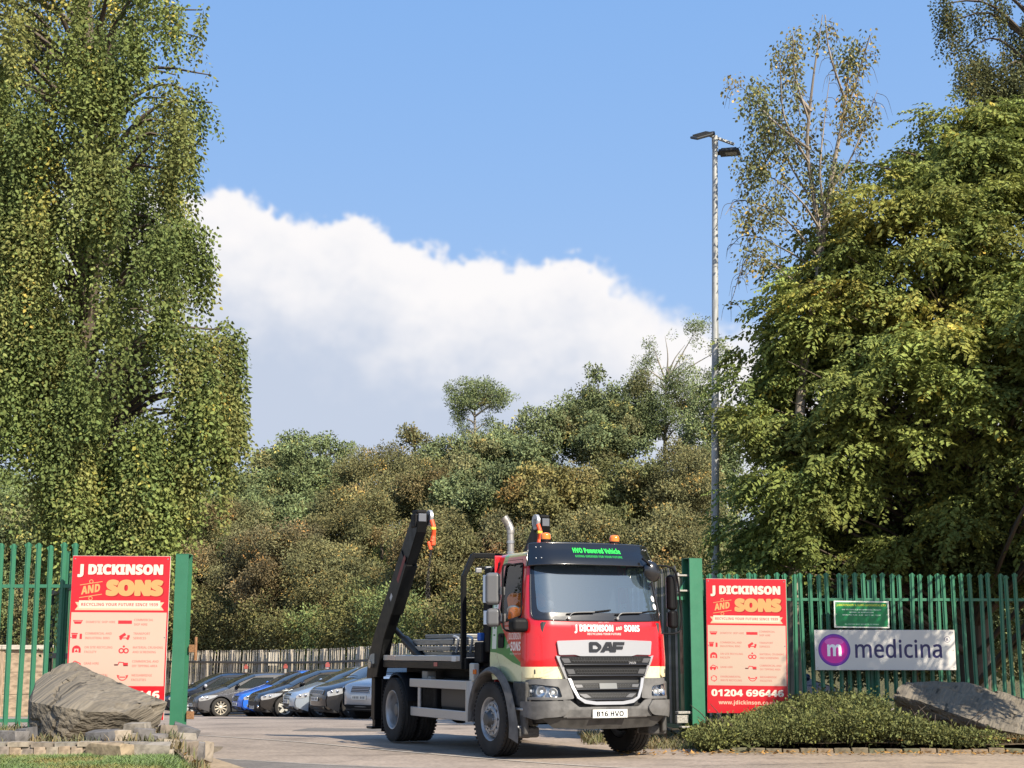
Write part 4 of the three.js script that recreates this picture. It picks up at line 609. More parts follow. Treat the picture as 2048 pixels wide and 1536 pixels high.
{ // big yellowing hornbeam on the right
  const r = rng(55), D = 30, CX = 1905, lobes = [
    [1500, 690, 27.6, 50, 26], [1540, 610, 27.8, 44, 26], [1590, 545, 28, 44, 30], [1640, 470, 28.2, 44, 28], [1680, 400, 28.4, 50, 30], [1740, 330, 28.6, 55, 32], [1800, 300, 28.6, 55, 34], [1850, 262, 28.8, 60, 36], [1905, 225, 28.9, 60, 34], [1960, 240, 28.9, 60, 36], [2020, 290, 28.6, 60, 40], [2070, 260, 28.8, 60, 40],
    [1465, 760, 27.4, 40, 26], [1480, 830, 27.3, 40, 24], [1470, 900, 27.3, 36, 24], [1480, 980, 27.2, 40, 22], [1470, 1050, 27.3, 36, 22], [1490, 1120, 27.4, 44, 20], ...[[1575, 800], [1610, 840], [1570, 900], [1615, 950], [1580, 1010], [1600, 1080], [1560, 1130], [1620, 1130], [1640, 1010], [1540, 960], [1545, 850]].map(([a, b]) => [a, b, 26.6, 46, 30, 0.6])];
  for (let i = 0; i < 200; i++) {
    const y = 230 + ((i * 0.618034) % 1) * 910, lx = pw([[230, 1900], [330, 1740], [450, 1660], [560, 1590], [640, 1545], [720, 1500], [1150, 1490]], y), x = lerp(lx + 20, 2230, r()), e = clamp(Math.abs(x - CX) / 470), v = clamp((y - 200) / 950);
    const bulge = 3.4 * Math.sqrt(1 - 0.85 * e * e) * Math.sin(0.35 + 2.3 * v) + 1.0 * v;
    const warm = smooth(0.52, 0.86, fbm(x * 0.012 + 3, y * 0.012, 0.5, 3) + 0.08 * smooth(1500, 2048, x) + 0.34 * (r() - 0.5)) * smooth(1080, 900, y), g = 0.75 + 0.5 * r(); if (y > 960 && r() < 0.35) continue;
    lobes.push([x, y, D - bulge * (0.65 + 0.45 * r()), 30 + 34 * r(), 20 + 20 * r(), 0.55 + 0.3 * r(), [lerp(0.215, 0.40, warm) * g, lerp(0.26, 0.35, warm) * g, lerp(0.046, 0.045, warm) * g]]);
  }
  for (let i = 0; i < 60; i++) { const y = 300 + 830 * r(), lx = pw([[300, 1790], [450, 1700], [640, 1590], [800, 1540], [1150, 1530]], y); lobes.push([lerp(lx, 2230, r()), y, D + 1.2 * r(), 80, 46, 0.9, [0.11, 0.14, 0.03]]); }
  for (const [a, b] of [[1560, 780], [1610, 800], [1650, 790], [1590, 860], [1640, 850], [1570, 740], [1620, 760], [1870, 970], [1850, 1000]]) lobes.push([a, b, 29.2, 52, 40, 0.7], [a + 15, b + 15, 28, 50, 36, 0.7]);
  for (const [a, b] of [[1710, 440], [1740, 480], [1680, 500], [1760, 400], [1640, 560], [1700, 580], [1620, 640], [1660, 700], [1590, 720]]) lobes.push([a, b, 28.6, 46, 34, 0.7]);
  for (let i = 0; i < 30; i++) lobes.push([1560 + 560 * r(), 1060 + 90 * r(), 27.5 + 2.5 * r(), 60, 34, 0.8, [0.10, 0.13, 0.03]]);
  for (let i = 0; i < 26; i++) lobes.push([2070 + 420 * r(), 300 + 720 * r(), 23.5 + 4.5 * r(), 80, 42, 0.9]);
  for (let i = 0; i < 24; i++) lobes.push([2150 + 360 * r(), 470 + 520 * r(), 20 + 3.4 * r(), 70, 44, 0.8]);    // boughs that reach out over the fence beyond the frame and shade the signs
  const b = at(CX + 40, 1400, D); b.y = 0.2;
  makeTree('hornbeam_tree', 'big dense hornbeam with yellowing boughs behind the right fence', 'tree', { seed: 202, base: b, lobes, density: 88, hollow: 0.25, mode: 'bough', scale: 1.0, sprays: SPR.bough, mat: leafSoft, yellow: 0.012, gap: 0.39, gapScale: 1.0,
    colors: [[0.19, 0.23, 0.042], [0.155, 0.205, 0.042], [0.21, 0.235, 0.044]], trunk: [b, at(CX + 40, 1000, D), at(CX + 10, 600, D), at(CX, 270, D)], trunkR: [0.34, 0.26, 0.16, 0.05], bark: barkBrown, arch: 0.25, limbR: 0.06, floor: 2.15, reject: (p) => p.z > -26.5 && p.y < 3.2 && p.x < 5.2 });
}
{ // thin birch with few leaves in front of the hornbeam
  const D = 27.6, b = at(1585, 1400, D); b.y = 0.2; const r = rng(88);
  const lobes = [[1600, 230, D, 90, 120, 0.9], [1540, 260, D, 60, 80, 0.7], [1660, 200, D, 70, 110, 0.8], [1510, 200, D - 0.3, 40, 50], [1580, 120, D, 60, 60], [1690, 110, D + 0.2, 50, 50], [1640, 60, D, 40, 40], [1730, 230, D, 36, 70], [1500, 320, D, 36, 60], [1560, 400, D, 70, 60, 0.6], [1660, 350, D, 60, 60], [1500, 420, D, 40, 50], [1520, 500, D, 50, 40], [1740, 60, D, 24, 24], [1470, 150, D, 20, 20], [1648, 40, D, 26, 36], [1702, 90, D, 30, 30], [1748, 90, D, 20, 30], [1590, 70, D, 24, 30], [1525, 160, D, 30, 30], [1620, 300, D, 60, 60], [1510, 330, D, 30, 40]];
  makeTree('birch_tree', 'thin sparse birch with pale trunk standing right of the lamp column', 'tree', { seed: 303, base: b, lobes: lobes.map((l) => l), density: 84, hollow: 0.1, mode: 'hang', scale: 0.85, sprays: SPR.birchFine, mat: leafSoft, yellow: 0.10, gap: 0.34, gapScale: 1.3,
    colors: [[0.21, 0.21, 0.08], [0.26, 0.22, 0.075], [0.18, 0.20, 0.08]], trunk: [b, at(1592, 1050, D), at(1604, 760, D), at(1624, 620, D), at(1640, 500, D), at(1626, 380, D), at(1614, 300, D), at(1625, 170, D), at(1645, 30, D)], trunkR: [0.16, 0.135, 0.115, 0.10, 0.085, 0.055, 0.042, 0.025, 0.008], bark: barkBirch, limbEvery: 99,
    twigs: (t, base) => {
      const L = (p) => at(p[0], p[1], D + (p[2] || 0)).sub(base), g = [], tw = [];
      g.push(taper([[1640, 505], [1652, 440], [1668, 330], [1690, 210], [1700, 90]].map(L), [0.075, 0.06, 0.04, 0.022, 0.008], 7));
      const br = [[[1630, 410], [1580, 330], [1540, 240], [1520, 170]], [[1620, 330], [1570, 240], [1560, 130]], [[1620, 250], [1590, 150], [1585, 70]], [[1662, 380], [1700, 320], [1740, 220], [1755, 180]], [[1680, 260], [1710, 170], [1740, 70]], [[1640, 520], [1560, 430], [1480, 400], [1450, 430]], [[1636, 540], [1570, 500], [1490, 470], [1455, 500]], [[1630, 580], [1590, 560], [1520, 520], [1470, 560]], [[1640, 460], [1600, 400], [1520, 350], [1480, 370]], [[1620, 300], [1545, 240], [1490, 180], [1455, 150]], [[1690, 200], [1660, 110], [1650, 30]], [[1626, 600], [1560, 540], [1500, 510], [1460, 610]], [[1650, 430], [1640, 350], [1648, 250], [1660, 150]]];
      br.forEach((p) => { const c = p.map((q) => L([q[0], q[1], (r() - 0.5) * 1.2])); c[0] = L(p[0]); g.push(taper(c, [0.028, 0.018, 0.011, 0.005].slice(0, c.length), 5)); const cv = new THREE.CatmullRomCurve3(c); for (let i = 0; i < 16; i++) { const a = cv.getPoint(0.2 + 0.8 * r()), l = 0.2 + 0.35 * r(), ang = r() * 6.28, m = a.clone().add(V(Math.cos(ang) * l * 0.4, 0.05 - l * 0.2, Math.sin(ang) * l * 0.3)), e2 = m.clone().add(V(Math.cos(ang) * l * 0.25, -l * 0.7, Math.sin(ang) * l * 0.2)); tw.push(taper([a, m, e2], [0.006, 0.0045, 0.002], 4)); } });
      kind(mesh('branch', g, barkBirch, t), 'stuff'); kind(mesh('twig', tw, barkBrown, t), 'stuff');
    } });
}
{ // tall birch whose drooping top shows at the upper right
  const D = 35, b = at(2075, 1400, D); b.y = 0;
  makeTree('birch_tree', 'tall drooping birch showing above the hornbeam at the upper right', 'tree', { seed: 404, base: b, lobes: [[1875, 8, D, 36, 30], [1910, 40, D, 30, 50], [1950, 90, D, 40, 60], [1980, 20, D, 50, 50], [1945, 150, D - 0.5, 40, 50], [2000, 150, D - 0.5, 50, 60], [2040, 80, D, 50, 70], [2045, 170, D - 0.6, 45, 50], [2100, 100, D, 60, 90], [2120, -60, D, 90, 90], [1990, 200, D, 50, 40], [2060, 230, D, 60, 60], [2160, 190, D, 60, 90]], density: 115, hollow: 0.3, mode: 'hang', scale: 1.0, sprays: SPR.birch, mat: leafSoft, yellow: 0.06, gap: 0.36, gapScale: 0.9,
    colors: [[0.10, 0.115, 0.045], [0.13, 0.14, 0.05]], trunk: [b, at(2075, 700, D), at(2070, 200, D), at(2080, -120, D)], trunkR: [0.26, 0.2, 0.12, 0.05], bark: barkBrown, arch: 0.5, limbR: 0.07 });
}
// trees and bushes of the bank behind the yard
const C = { olive: [[0.172, 0.166, 0.062], [0.183, 0.172, 0.064], [0.160, 0.161, 0.063]], green: [[0.164, 0.210, 0.078], [0.176, 0.224, 0.082], [0.156, 0.200, 0.077]], dark: [[0.153, 0.194, 0.078], [0.166, 0.205, 0.082]], brown: [[0.176, 0.161, 0.071], [0.167, 0.161, 0.068], [0.155, 0.161, 0.065], [0.183, 0.161, 0.073]], rust: [[0.193, 0.155, 0.071], [0.176, 0.155, 0.071], [0.164, 0.158, 0.068]], yellow: [[0.213, 0.194, 0.057], [0.188, 0.183, 0.060], [0.235, 0.202, 0.057]], lime: [[0.185, 0.194, 0.062], [0.169, 0.183, 0.060]] };
function bankTree(name, label, px, py, d, rx, ry, col, seed, { kindS = 'bush', n = 9, dens = 26, extra = [], pale = false, gap = 0.27, hollow = 0.3, low = name.includes('tree') } = {}) {
  const r = rng(seed), lobes = []; n = Math.round(n * 3.2);
  for (let i = 0; i < n; i++) { const a = i * 2.39996, k = Math.sqrt((i + 0.5) / n) * 0.80; lobes.push([px + rx * k * Math.cos(a), py + ry * k * Math.sin(a), d + (r() - 0.5) * rx / ppm(d) * 1.5 - (1 - k) * rx / ppm(d) * 0.5, Math.min(rx, 110) * (0.17 + 0.18 * r()), Math.min(ry, 95) * (0.15 + 0.17 * r()), undefined, (() => { const c = C[col][Math.floor(r() * C[col].length)], k = 0.72 + 0.56 * r(), w = r() < 0.18 ? 1.25 : 1; return [c[0] * k * w, c[1] * k, c[2] * k]; })()]); }
  lobes.push(...extra.map((q) => [q[0], q[1], d, q[2], q[3]]), ...(low ? range(0, 7, 1).map((i) => [px + (i - 3.5) / 3.5 * rx * 0.95, lerp(py + ry * 0.7, 1240, 0.3 + 0.5 * ((i * 0.618) % 1)), d - 0.5, rx * 0.34, 62]) : []));
  const b = at(px, 1380, d); b.y = gyd(d) + hillH(b.x, d) - 0.15;
  const tp = at(px + (r() - 0.5) * rx * 0.4, py - ry * 0.4, d);
  return makeTree(name, label, name.includes('tree') ? 'tree' : 'bush', { seed, base: b, lobes, density: dens * 1.25, hollow, mode: 'ball', scale: 1.0, sprays: SPR[kindS], mat: leafDark, yellow: 0.03, gap, gapScale: 0.8, colors: C[col], trunk: [b, b.clone().lerp(tp, 0.5).add(V((r() - 0.5) * 0.5, 0, 0)), tp], trunkR: name.includes('tree') ? [0.2, 0.13, 0.04] : [0.12, 0.07, 0.03], bark: pale ? barkPale : barkBrown, arch: 0.1, limbR: name.includes('tree') ? 0.07 : 0.04, limbEvery: 1 });
}
const BANK = [
  // back row, on the skyline
  ['bank_tree', 'round grey green tree topping the skyline right of the big weeping birch', 605, 955, 84, 130, 78, 'green', { n: 12, gap: 0.33, extra: [[540, 925, 34, 22], [690, 900, 22, 16], [640, 885, 34, 18], [590, 880, 30, 14]] }],
  ['bank_tree', 'smaller green tree between the weeping birch and the round grey green tree', 490, 1010, 80, 80, 70, 'green', {}],
  ['bank_tree', 'tall slim pale trunked tree with flat tufted top rising above the bank', 955, 800, 88, 50, 16, 'green', { n: 3, kindS: 'fine', pale: true, low: false, gap: 0.36, extra: [[908, 800, 22, 20], [920, 838, 18, 14], [985, 785, 34, 12], [1020, 784, 16, 12], [950, 768, 36, 10], [930, 860, 18, 14], [975, 845, 14, 12], [925, 818, 20, 16], [990, 812, 20, 12], [1005, 798, 16, 12], [945, 790, 20, 22], [900, 775, 12, 10], [965, 880, 30, 20]] }],
  ['bank_tree', 'small tufted tree poking out left of the tall slim tree', 830, 878, 83, 28, 18, 'olive', { n: 3, gap: 0.35, extra: [[868, 890, 18, 14], [815, 868, 20, 10]] }],
  ['bank_tree', 'broad dark domed tree under the tall slim tree', 1000, 935, 82, 140, 70, 'dark', { n: 14, gap: 0.33, extra: [[1058, 838, 26, 18], [1100, 832, 26, 22], [1085, 868, 44, 30], [905, 895, 40, 22], [1010, 870, 34, 20], [860, 915, 40, 22]] }],
  ['bank_tree', 'dark leafy tree with a narrow top left of the bare limbed tree', 1200, 865, 84, 110, 80, 'dark', { n: 11, gap: 0.36, extra: [[1190, 752, 17, 20], [1180, 790, 30, 22], [1140, 812, 30, 24], [1125, 850, 40, 34], [1235, 790, 30, 22], [1265, 772, 26, 18], [1290, 815, 30, 30], [1210, 820, 50, 30]] }],
  ['bank_tree', 'tall open tree with bare pale limbs left of the lamp column', 1335, 790, 85, 85, 100, 'green', { n: 10, kindS: 'fine', pale: true, gap: 0.45, dens: 22, extra: [[1330, 672, 24, 16], [1395, 655, 30, 14], [1440, 700, 24, 30], [1290, 735, 26, 22], [1370, 690, 34, 16], [1305, 690, 16, 14], [1420, 760, 28, 22]] }],
  ['bank_tree', 'thin grey green tree right behind the lamp column', 1420, 880, 80, 70, 130, 'green', { n: 10, gap: 0.4, pale: true }],
  ['bank_tree', 'leaning olive tree above the left company sign', 350, 1060, 72, 100, 90, 'olive', { n: 10 }],
  ['bank_tree', 'pale thin stemmed tree seen through the fence at the far left', 40, 1060, 66, 70, 90, 'green', { n: 8, gap: 0.42, pale: true }],
  ['bank_tree', 'olive tree behind the left fence beside the thin stemmed tree', 180, 1120, 64, 120, 110, 'olive', { n: 10 }],
  // middle row
  ['bank_bush', 'olive bush below the gap in the skyline', 765, 965, 78, 85, 70, 'olive', { kindS: 'fine', n: 8 }],
  ['bank_bush', 'olive bush below the smaller green tree', 470, 1080, 74, 90, 70, 'olive', { kindS: 'fine' }],
  ['bank_bush', 'dark green bush in the hollow right of the olive bush', 590, 1055, 74, 80, 60, 'green', {}],
  ['bank_bush', 'olive brown bush left of the raised lifting arm', 700, 1045, 72, 85, 65, 'olive', { kindS: 'fine', n: 10 }],
  ['bank_bush', 'olive bush under the broad domed tree', 860, 990, 74, 75, 60, 'olive', { kindS: 'fine' }],
  ['bank_bush', 'deep green bush behind the exhaust stack', 960, 1000, 72, 85, 70, 'dark', { n: 10 }],
  ['bank_bush', 'bright yellow green bush above the lorry cab', 1085, 995, 70, 80, 58, 'yellow', { n: 11 }],
  ['bank_bush', 'lime green bush between the yellow bush and the lamp column', 1245, 1000, 72, 110, 75, 'lime', { n: 11 }],
  ['bank_bush', 'dark olive bush just left of the lamp column', 1370, 985, 70, 70, 90, 'olive', { kindS: 'fine', n: 10 }],
  // front row, just behind the weathered fence
  ['hawthorn_bush', 'rusty brown hawthorn right of the left gate post', 430, 1175, 70.5, 95, 120, 'brown', { kindS: 'fine', n: 11 }],
  ['hawthorn_bush', 'rust red hawthorn above the grey and the blue car', 560, 1140, 66, 110, 90, 'rust', { kindS: 'fine', n: 11 }],
  ['hawthorn_bush', 'olive hawthorn above the black and the silver car', 660, 1190, 63, 95, 110, 'olive', { kindS: 'fine', n: 11 }],
  ['hawthorn_bush', 'low green bush against the fence above the blue car', 530, 1255, 66, 60, 50, 'lime', { n: 7 }],
  ['hawthorn_bush', 'low brown bush against the fence left of the cars', 410, 1260, 69.5, 60, 50, 'brown', { kindS: 'fine', n: 7 }],
  ['hawthorn_bush', 'yellow green bush low behind the lifting arm', 745, 1230, 60, 70, 80, 'lime', { kindS: 'fine', n: 8 }],
  ['hawthorn_bush', 'brown hawthorn behind the black frame of the lorry', 870, 1140, 57, 90, 120, 'olive', { kindS: 'fine', n: 12 }],
  ['hawthorn_bush', 'olive hawthorn directly behind the lorry cab', 1010, 1150, 57, 100, 120, 'brown', { kindS: 'fine', n: 12 }],
  ['hawthorn_bush', 'dark olive hawthorn behind the right side of the cab', 1170, 1130, 56, 110, 100, 'olive', { kindS: 'fine', n: 12 }],
  ['hawthorn_bush', 'wide olive brown bush left of the foot of the lamp column', 1345, 1140, 55, 95, 120, 'olive', { kindS: 'fine', n: 12 }],
  ['hawthorn_bush', 'low dark bush behind the open right gate leaf', 1300, 1270, 48, 100, 90, 'dark', { n: 8 }],
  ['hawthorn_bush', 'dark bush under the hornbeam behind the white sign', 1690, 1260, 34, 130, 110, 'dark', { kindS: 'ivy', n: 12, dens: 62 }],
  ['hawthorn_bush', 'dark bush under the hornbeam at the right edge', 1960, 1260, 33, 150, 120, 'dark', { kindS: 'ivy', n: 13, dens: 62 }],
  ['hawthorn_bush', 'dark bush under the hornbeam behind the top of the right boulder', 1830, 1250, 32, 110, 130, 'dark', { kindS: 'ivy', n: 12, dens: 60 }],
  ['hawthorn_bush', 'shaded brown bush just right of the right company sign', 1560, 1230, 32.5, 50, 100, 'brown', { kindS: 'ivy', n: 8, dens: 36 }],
];
BANK.forEach(([n, l, px, py, d, rx, ry, col, o], i) => { const k = n === 'bank_tree' || d < 40 ? 1 : 1.18; bankTree(n, l, px, py, d, rx * k, ry * k, col, 900 + i, o); });
{ // the tangled undergrowth between them
  const r = rng(4242), items = [], q = new THREE.Quaternion(), e = new THREE.Euler(), palN = [...C.olive, ...C.green, ...C.olive, ...C.brown, ...C.olive, ...C.lime], palF = [...C.green, ...C.dark, ...C.green, ...C.olive, ...C.lime];
  for (let i = 0; i < 26000; i++) {
    const px = -60 + 1560 * r(), near = pw([[0, 72], [380, 67], [740, 54], [900, 50], [1440, 46]], px), d = lerp(near, 96, Math.pow(r(), 1.4)), x = (px - 1024) / 3048 * d, g0 = gyd(d) + hillH(x, d);
    const top = 1.4 + 3.6 * fbm(x * 0.22 + 50, d * 0.22, 0.5, 3) + 1.6 * fbm(x * 0.9, d * 0.9 + 8, 2.5, 2); const y = g0 + top * Math.pow(r(), 0.6); if (fbm(x * 0.7 + 9, y * 0.7, d * 0.7, 2) < 0.34) continue;
    const pal = d + 8 * (r() - 0.5) > 72 ? palF : palN, c = pal[Math.floor(clamp(fbm(x * 0.16 + 70, d * 0.16, 4.5, 3) * 1.5 - 0.25 + 0.2 * (r() - 0.5), 0, 0.999) * pal.length)], k = 0.6 + 0.7 * r(), s = 0.8 + 0.5 * r(); e.set(r() * 6.3, r() * 6.3, r() * 6.3);
    items.push([new THREE.Matrix4().compose(V(x, y, -d), q.setFromEuler(e), V(s, s, s)), lin(c[0] * k, c[1] * k, c[2] * k)]);
  }
  const im = new THREE.InstancedMesh(SPR.fine[0], leafDark, items.length); items.forEach(([m, c], i) => { im.setMatrixAt(i, m); im.setColorAt(i, c); }); im.name = 'undergrowth'; im.castShadow = im.receiveShadow = true; scene.add(im); kind(im, 'stuff', 'tangled olive and brown undergrowth covering the bank behind the yard');
}

{ // cotoneaster hedge in front of the right sign
  const t = thing('hedge', 'low clipped spreading green hedge at the foot of the right company sign', 'hedge', [4.4, 0.1, -23]), r = rng(66), items = [], q = new THREE.Quaternion(), e = new THREE.Euler();
  const hh = (x, d) => 0.12 + (pw([[2.5, 0.02], [2.8, 0.04], [3.3, 0.12], [3.97, 0.33], [4.7, 0.56], [5.3, 0.56], [5.75, 0.38], [6.2, 0.14], [6.7, 0.06], [9.2, 0.02]], x) - 0.12) * (0.45 + 0.55 * smooth(22.05, 22.8, d)) * smooth(24.7, 24.2, d) * (0.62 + 0.76 * fbm(x * 1.8, d * 1.8, 3.5, 3));
  for (let i = 0; i < 9500; i++) { const x = 2.7 + 6.2 * r(), d = 21.98 + 2.4 * Math.pow(r(), 1.3); const h = hh(x, d); if (x > 5.55 && d > 22.7 - 0.5 * (x - 5.55) && r() < 0.99) continue; if (h < 0.22 && r() < 0.55) continue; const y = (0.1 + (h - 0.1) * Math.pow(r(), 0.35)); e.set(r() * 6.3, r() * 6.3, r() * 6.3); const s = (0.5 + 0.6 * r()) * (r() < 0.06 ? 1.5 : 1); const k = 0.6 + 0.7 * r(), yel = r() < 0.05 ? 1.6 : 1; items.push([new THREE.Matrix4().compose(V(x - 4.4, y, -d + 23), q.setFromEuler(e), V(s, s, s)), lin(0.16 * k * yel, 0.175 * k * yel, 0.05 * k)]); }
  crown(t, [31, 32, 33].map((s) => ballSpray(s, { R: 0.15, n: 30, len: 0.045, wid: 0.03 })), leafSoft, items, 'foliage');
  const sh = []; for (let i = 0; i < 260; i++) { const x = 2.9 + 3.0 * r(), d = 22.1 + 1.9 * r(), h = hh(x, d); e.set(Math.PI + (r() - 0.5) * 1.6, r() * 6.3, (r() - 0.5) * 1.6); const s = 0.3 + 0.3 * r(), k = 0.7 + 0.6 * r(); sh.push([new THREE.Matrix4().compose(V(x - 4.4, h - 0.02, -d + 23), q.setFromEuler(e), V(s, s, s)), lin(0.16 * k, 0.18 * k, 0.05 * k)]); }
  crown(t, SPR.birchFine, leafSoft, sh, 'shoot');
  const st = []; for (let i = 0; i < 60; i++) { const x = -1.5 + 4.2 * r(), z = 0.8 - 1.4 * r(), a = r() * 6.28, l = 0.25 + 0.25 * r(); st.push(taper([V(x, -0.05, z), V(x + Math.cos(a) * l * 0.4, l * 0.7, z + Math.sin(a) * l * 0.4), V(x + Math.cos(a) * l, l * 1.1, z + Math.sin(a) * l)], [0.014, 0.009, 0.004], 4)); }
  kind(mesh('stem', st, barkBrown, t), 'stuff');
}
{ // grass on the verge, weeds and litter
  const blade = (seed, h) => { const r = rng(seed), pos = [], nor = [], idx = []; for (let b = 0; b < 9; b++) { const a = r() * 6.28, x = (r() - 0.5) * 0.07, z = (r() - 0.5) * 0.07, hh = h * (0.5 + 0.8 * r()), lean = 0.3 + 0.6 * r(), w = 0.005, dx = Math.cos(a), dz = Math.sin(a); const k = pos.length / 3; for (const [t, ww] of [[0, 1], [0.55, 0.8], [1, 0.05]]) for (const s of [-1, 1]) { pos.push(x + dx * lean * hh * t * t - dz * w * ww * s, hh * t * (1 - 0.2 * t * lean), z + dz * lean * hh * t * t + dx * w * ww * s); nor.push(dx * -0.4, 0.8, dz * -0.4); } idx.push(k, k + 1, k + 3, k, k + 3, k + 2, k + 2, k + 3, k + 5, k + 2, k + 5, k + 4); } const g = new THREE.BufferGeometry(); g.setAttribute('position', new THREE.Float32BufferAttribute(pos, 3)); g.setAttribute('normal', new THREE.Float32BufferAttribute(nor, 3)); g.setIndex(idx); return g; };
  const gm = new THREE.MeshPhysicalMaterial({ color: lin(1, 1, 1), roughness: 0.95, transmission: 0.3, thickness: 0, side: THREE.DoubleSide });
  const r = rng(12), items = [];
  for (let i = 0; i < 26000; i++) { const d = 14 + 2.55 * r(), x = VX(d) - 0.1 - 4.2 * r(); const edge = VX(d) - x; if (edge < 0.45 && r() > edge * 1.6) continue; const n = fbm(x * 2.2, d * 2.2, 9.5, 3); if (n < 0.36 && r() < 0.7) continue; const s = (0.6 + 0.7 * r()) * (0.7 + 0.6 * n), k = 0.75 + 0.5 * r(), y = smooth(0.55, 0.35, n); items.push([new THREE.Matrix4().compose(V(x, verge(x, d), -d), new THREE.Quaternion().setFromAxisAngle(V(0, 1, 0), r() * 6.28), V(s, s, s)), lin(lerp(0.17, 0.29, y) * k, lerp(0.25, 0.25, y) * k, 0.055 * k)]); }
  const g = new THREE.Group(); const geo = blade(1, 0.06), im = new THREE.InstancedMesh(geo, gm, items.length); items.forEach(([m, c], i) => { im.setMatrixAt(i, m); im.setColorAt(i, c); }); im.name = 'grass'; im.castShadow = im.receiveShadow = true; scene.add(im); kind(im, 'stuff', 'bright green turf along the bottom left corner');
  // weeds: small dry tufts along kerb, gate foot and stones
  const wi = []; for (let i = 0; i < 2600; i++) { let x, d, y; const w = r(); if (w < 0.5) { x = 1.6 + 7.6 * r(); d = 22.15 + 0.5 * r() * r() + (x < 2.9 ? 1.6 * r() + 0.5 : 0); y = x > 2.9 ? 0.12 : gyd(d); } else if (w < 0.8) { d = 16.65 + 3 * r(); x = VX(d) - 0.1 - 3.2 * r(); y = verge(x, d); } else { d = 24 + 4 * r(); x = 1.2 + 1.6 * r(); y = gyd(d); } const s = 0.7 + 1.3 * r(), k = 0.6 + 0.7 * r(), dry = r(); wi.push([new THREE.Matrix4().compose(V(x, y, -d), new THREE.Quaternion().setFromAxisAngle(V(0, 1, 0), r() * 6.28), V(s, s, s)), lin(lerp(0.10, 0.26, dry) * k, lerp(0.13, 0.18, dry) * k, lerp(0.03, 0.07, dry) * k)]); }
  const wm = new THREE.InstancedMesh(blade(7, 0.075), gm, wi.length); wi.forEach(([m, c], i) => { wm.setMatrixAt(i, m); wm.setColorAt(i, c); }); wm.name = 'dry_grass'; wm.castShadow = wm.receiveShadow = true; scene.add(wm); kind(wm, 'stuff', 'dry tufts of grass along the kerb, the gate and the stones');
  const lf = []; for (let i = 0; i < 1500; i++) { const w = r(); let x, d, y; if (w < 0.55) { x = 5.4 + 3 * r(); d = 21.95 + 0.8 * r(); y = d < 22.05 ? 0.02 : 0.17; } else if (w < 0.8) { x = 1.5 + 6.5 * r(); d = 21.2 + 0.75 * r(); y = 0.012; } else { d = 16.7 + 2.5 * r(); x = VX(d) - 0.2 - 3 * r(); y = verge(x, d) + 0.012; } const s = 0.6 + 0.6 * r(), k = 0.6 + 0.7 * r(); lf.push([new THREE.Matrix4().compose(V(x, y + 0.01, -d), new THREE.Quaternion().setFromEuler(new THREE.Euler(Math.PI / 2 + (r() - 0.5) * 0.8, (r() - 0.5) * 0.8, r() * 6.28)), V(s, s, s)), lin(0.34 * k, 0.19 * k, 0.06 * k)]); }
  const lg = leafMesh([{ p: V(0, 0, 0), dir: V(0, 1, 0), up: V(0, 0, 1), len: 0.07, wid: 0.05, tone: [1, 1, 1] }]); const li = new THREE.InstancedMesh(lg, leafGloss, lf.length); lf.forEach(([m, c], i) => { li.setMatrixAt(i, m); li.setColorAt(i, c); }); li.name = 'fallen_leaves'; li.castShadow = li.receiveShadow = true; scene.add(li); kind(li, 'stuff', 'orange fallen leaves along the right kerb');
}
// ---------------------------------------------------------------- the skip loader lorry
const paintRed = mat([0.60, 0.012, 0.018], 0.28, 0, { clearcoat: 1, clearcoatRoughness: 0.04 });
const blackGloss = mat([0.012, 0.012, 0.014], 0.22, 0, { clearcoat: 0.8, clearcoatRoughness: 0.08 });
const blackMatt = mat([0.011, 0.011, 0.012], 0.7, 0, { specularIntensity: 0.3, roughnessMap: T.rough });
const blackPaint = mat([0.008, 0.0085, 0.009], 0.5, 0, { specularIntensity: 0.35, roughnessMap: T.rough });
const rubber = mat([0.036, 0.033, 0.03], 0.9, 0, { map: T.wear, bumpMap: T.fine, bumpScale: 0.001 });
const dustyRubber = mat([0.05, 0.046, 0.04], 0.9, 0, { map: T.wear });
const plasticGrey = mat([0.135, 0.13, 0.125], 0.6, 0, { map: T.wear, bumpMap: T.fine, bumpScale: 0.0006 });
const plasticDark = mat([0.065, 0.062, 0.058], 0.65, 0, { map: T.wear, bumpMap: T.fine, bumpScale: 0.0006 });
const silverPaint = mat([0.42, 0.42, 0.43], 0.32, 0.4, { clearcoat: 0.6 });
const wheelSilver = mat([0.48, 0.48, 0.48], 0.42, 0.35, { roughnessMap: T.rough, map: T.wear });
const alu = mat([0.50, 0.50, 0.50], 0.42, 0.45, { roughnessMap: T.rough });
const chrome = mat([0.75, 0.75, 0.75], 0.08, 1);
const glassClear = mat([0.9, 0.93, 0.93], 0.0, 0, { transmission: 0.92, thickness: 0, ior: 1.9 });
const glassScreen = mat([0.32, 0.45, 0.58], 0.0, 0, { transmission: 0.86, thickness: 0, ior: 2.4 });
const lensAmber = mat([0.85, 0.22, 0.02], 0.15, 0, { transmission: 0.5, thickness: 0 });
const truckTurn = 0.424, truckPos = V(0.727, 0.0, -21.6);
const lorry = thing('skip_lorry', 'red and black skip loader lorry pulling out through the gateway', 'lorry', truckPos, truckTurn);

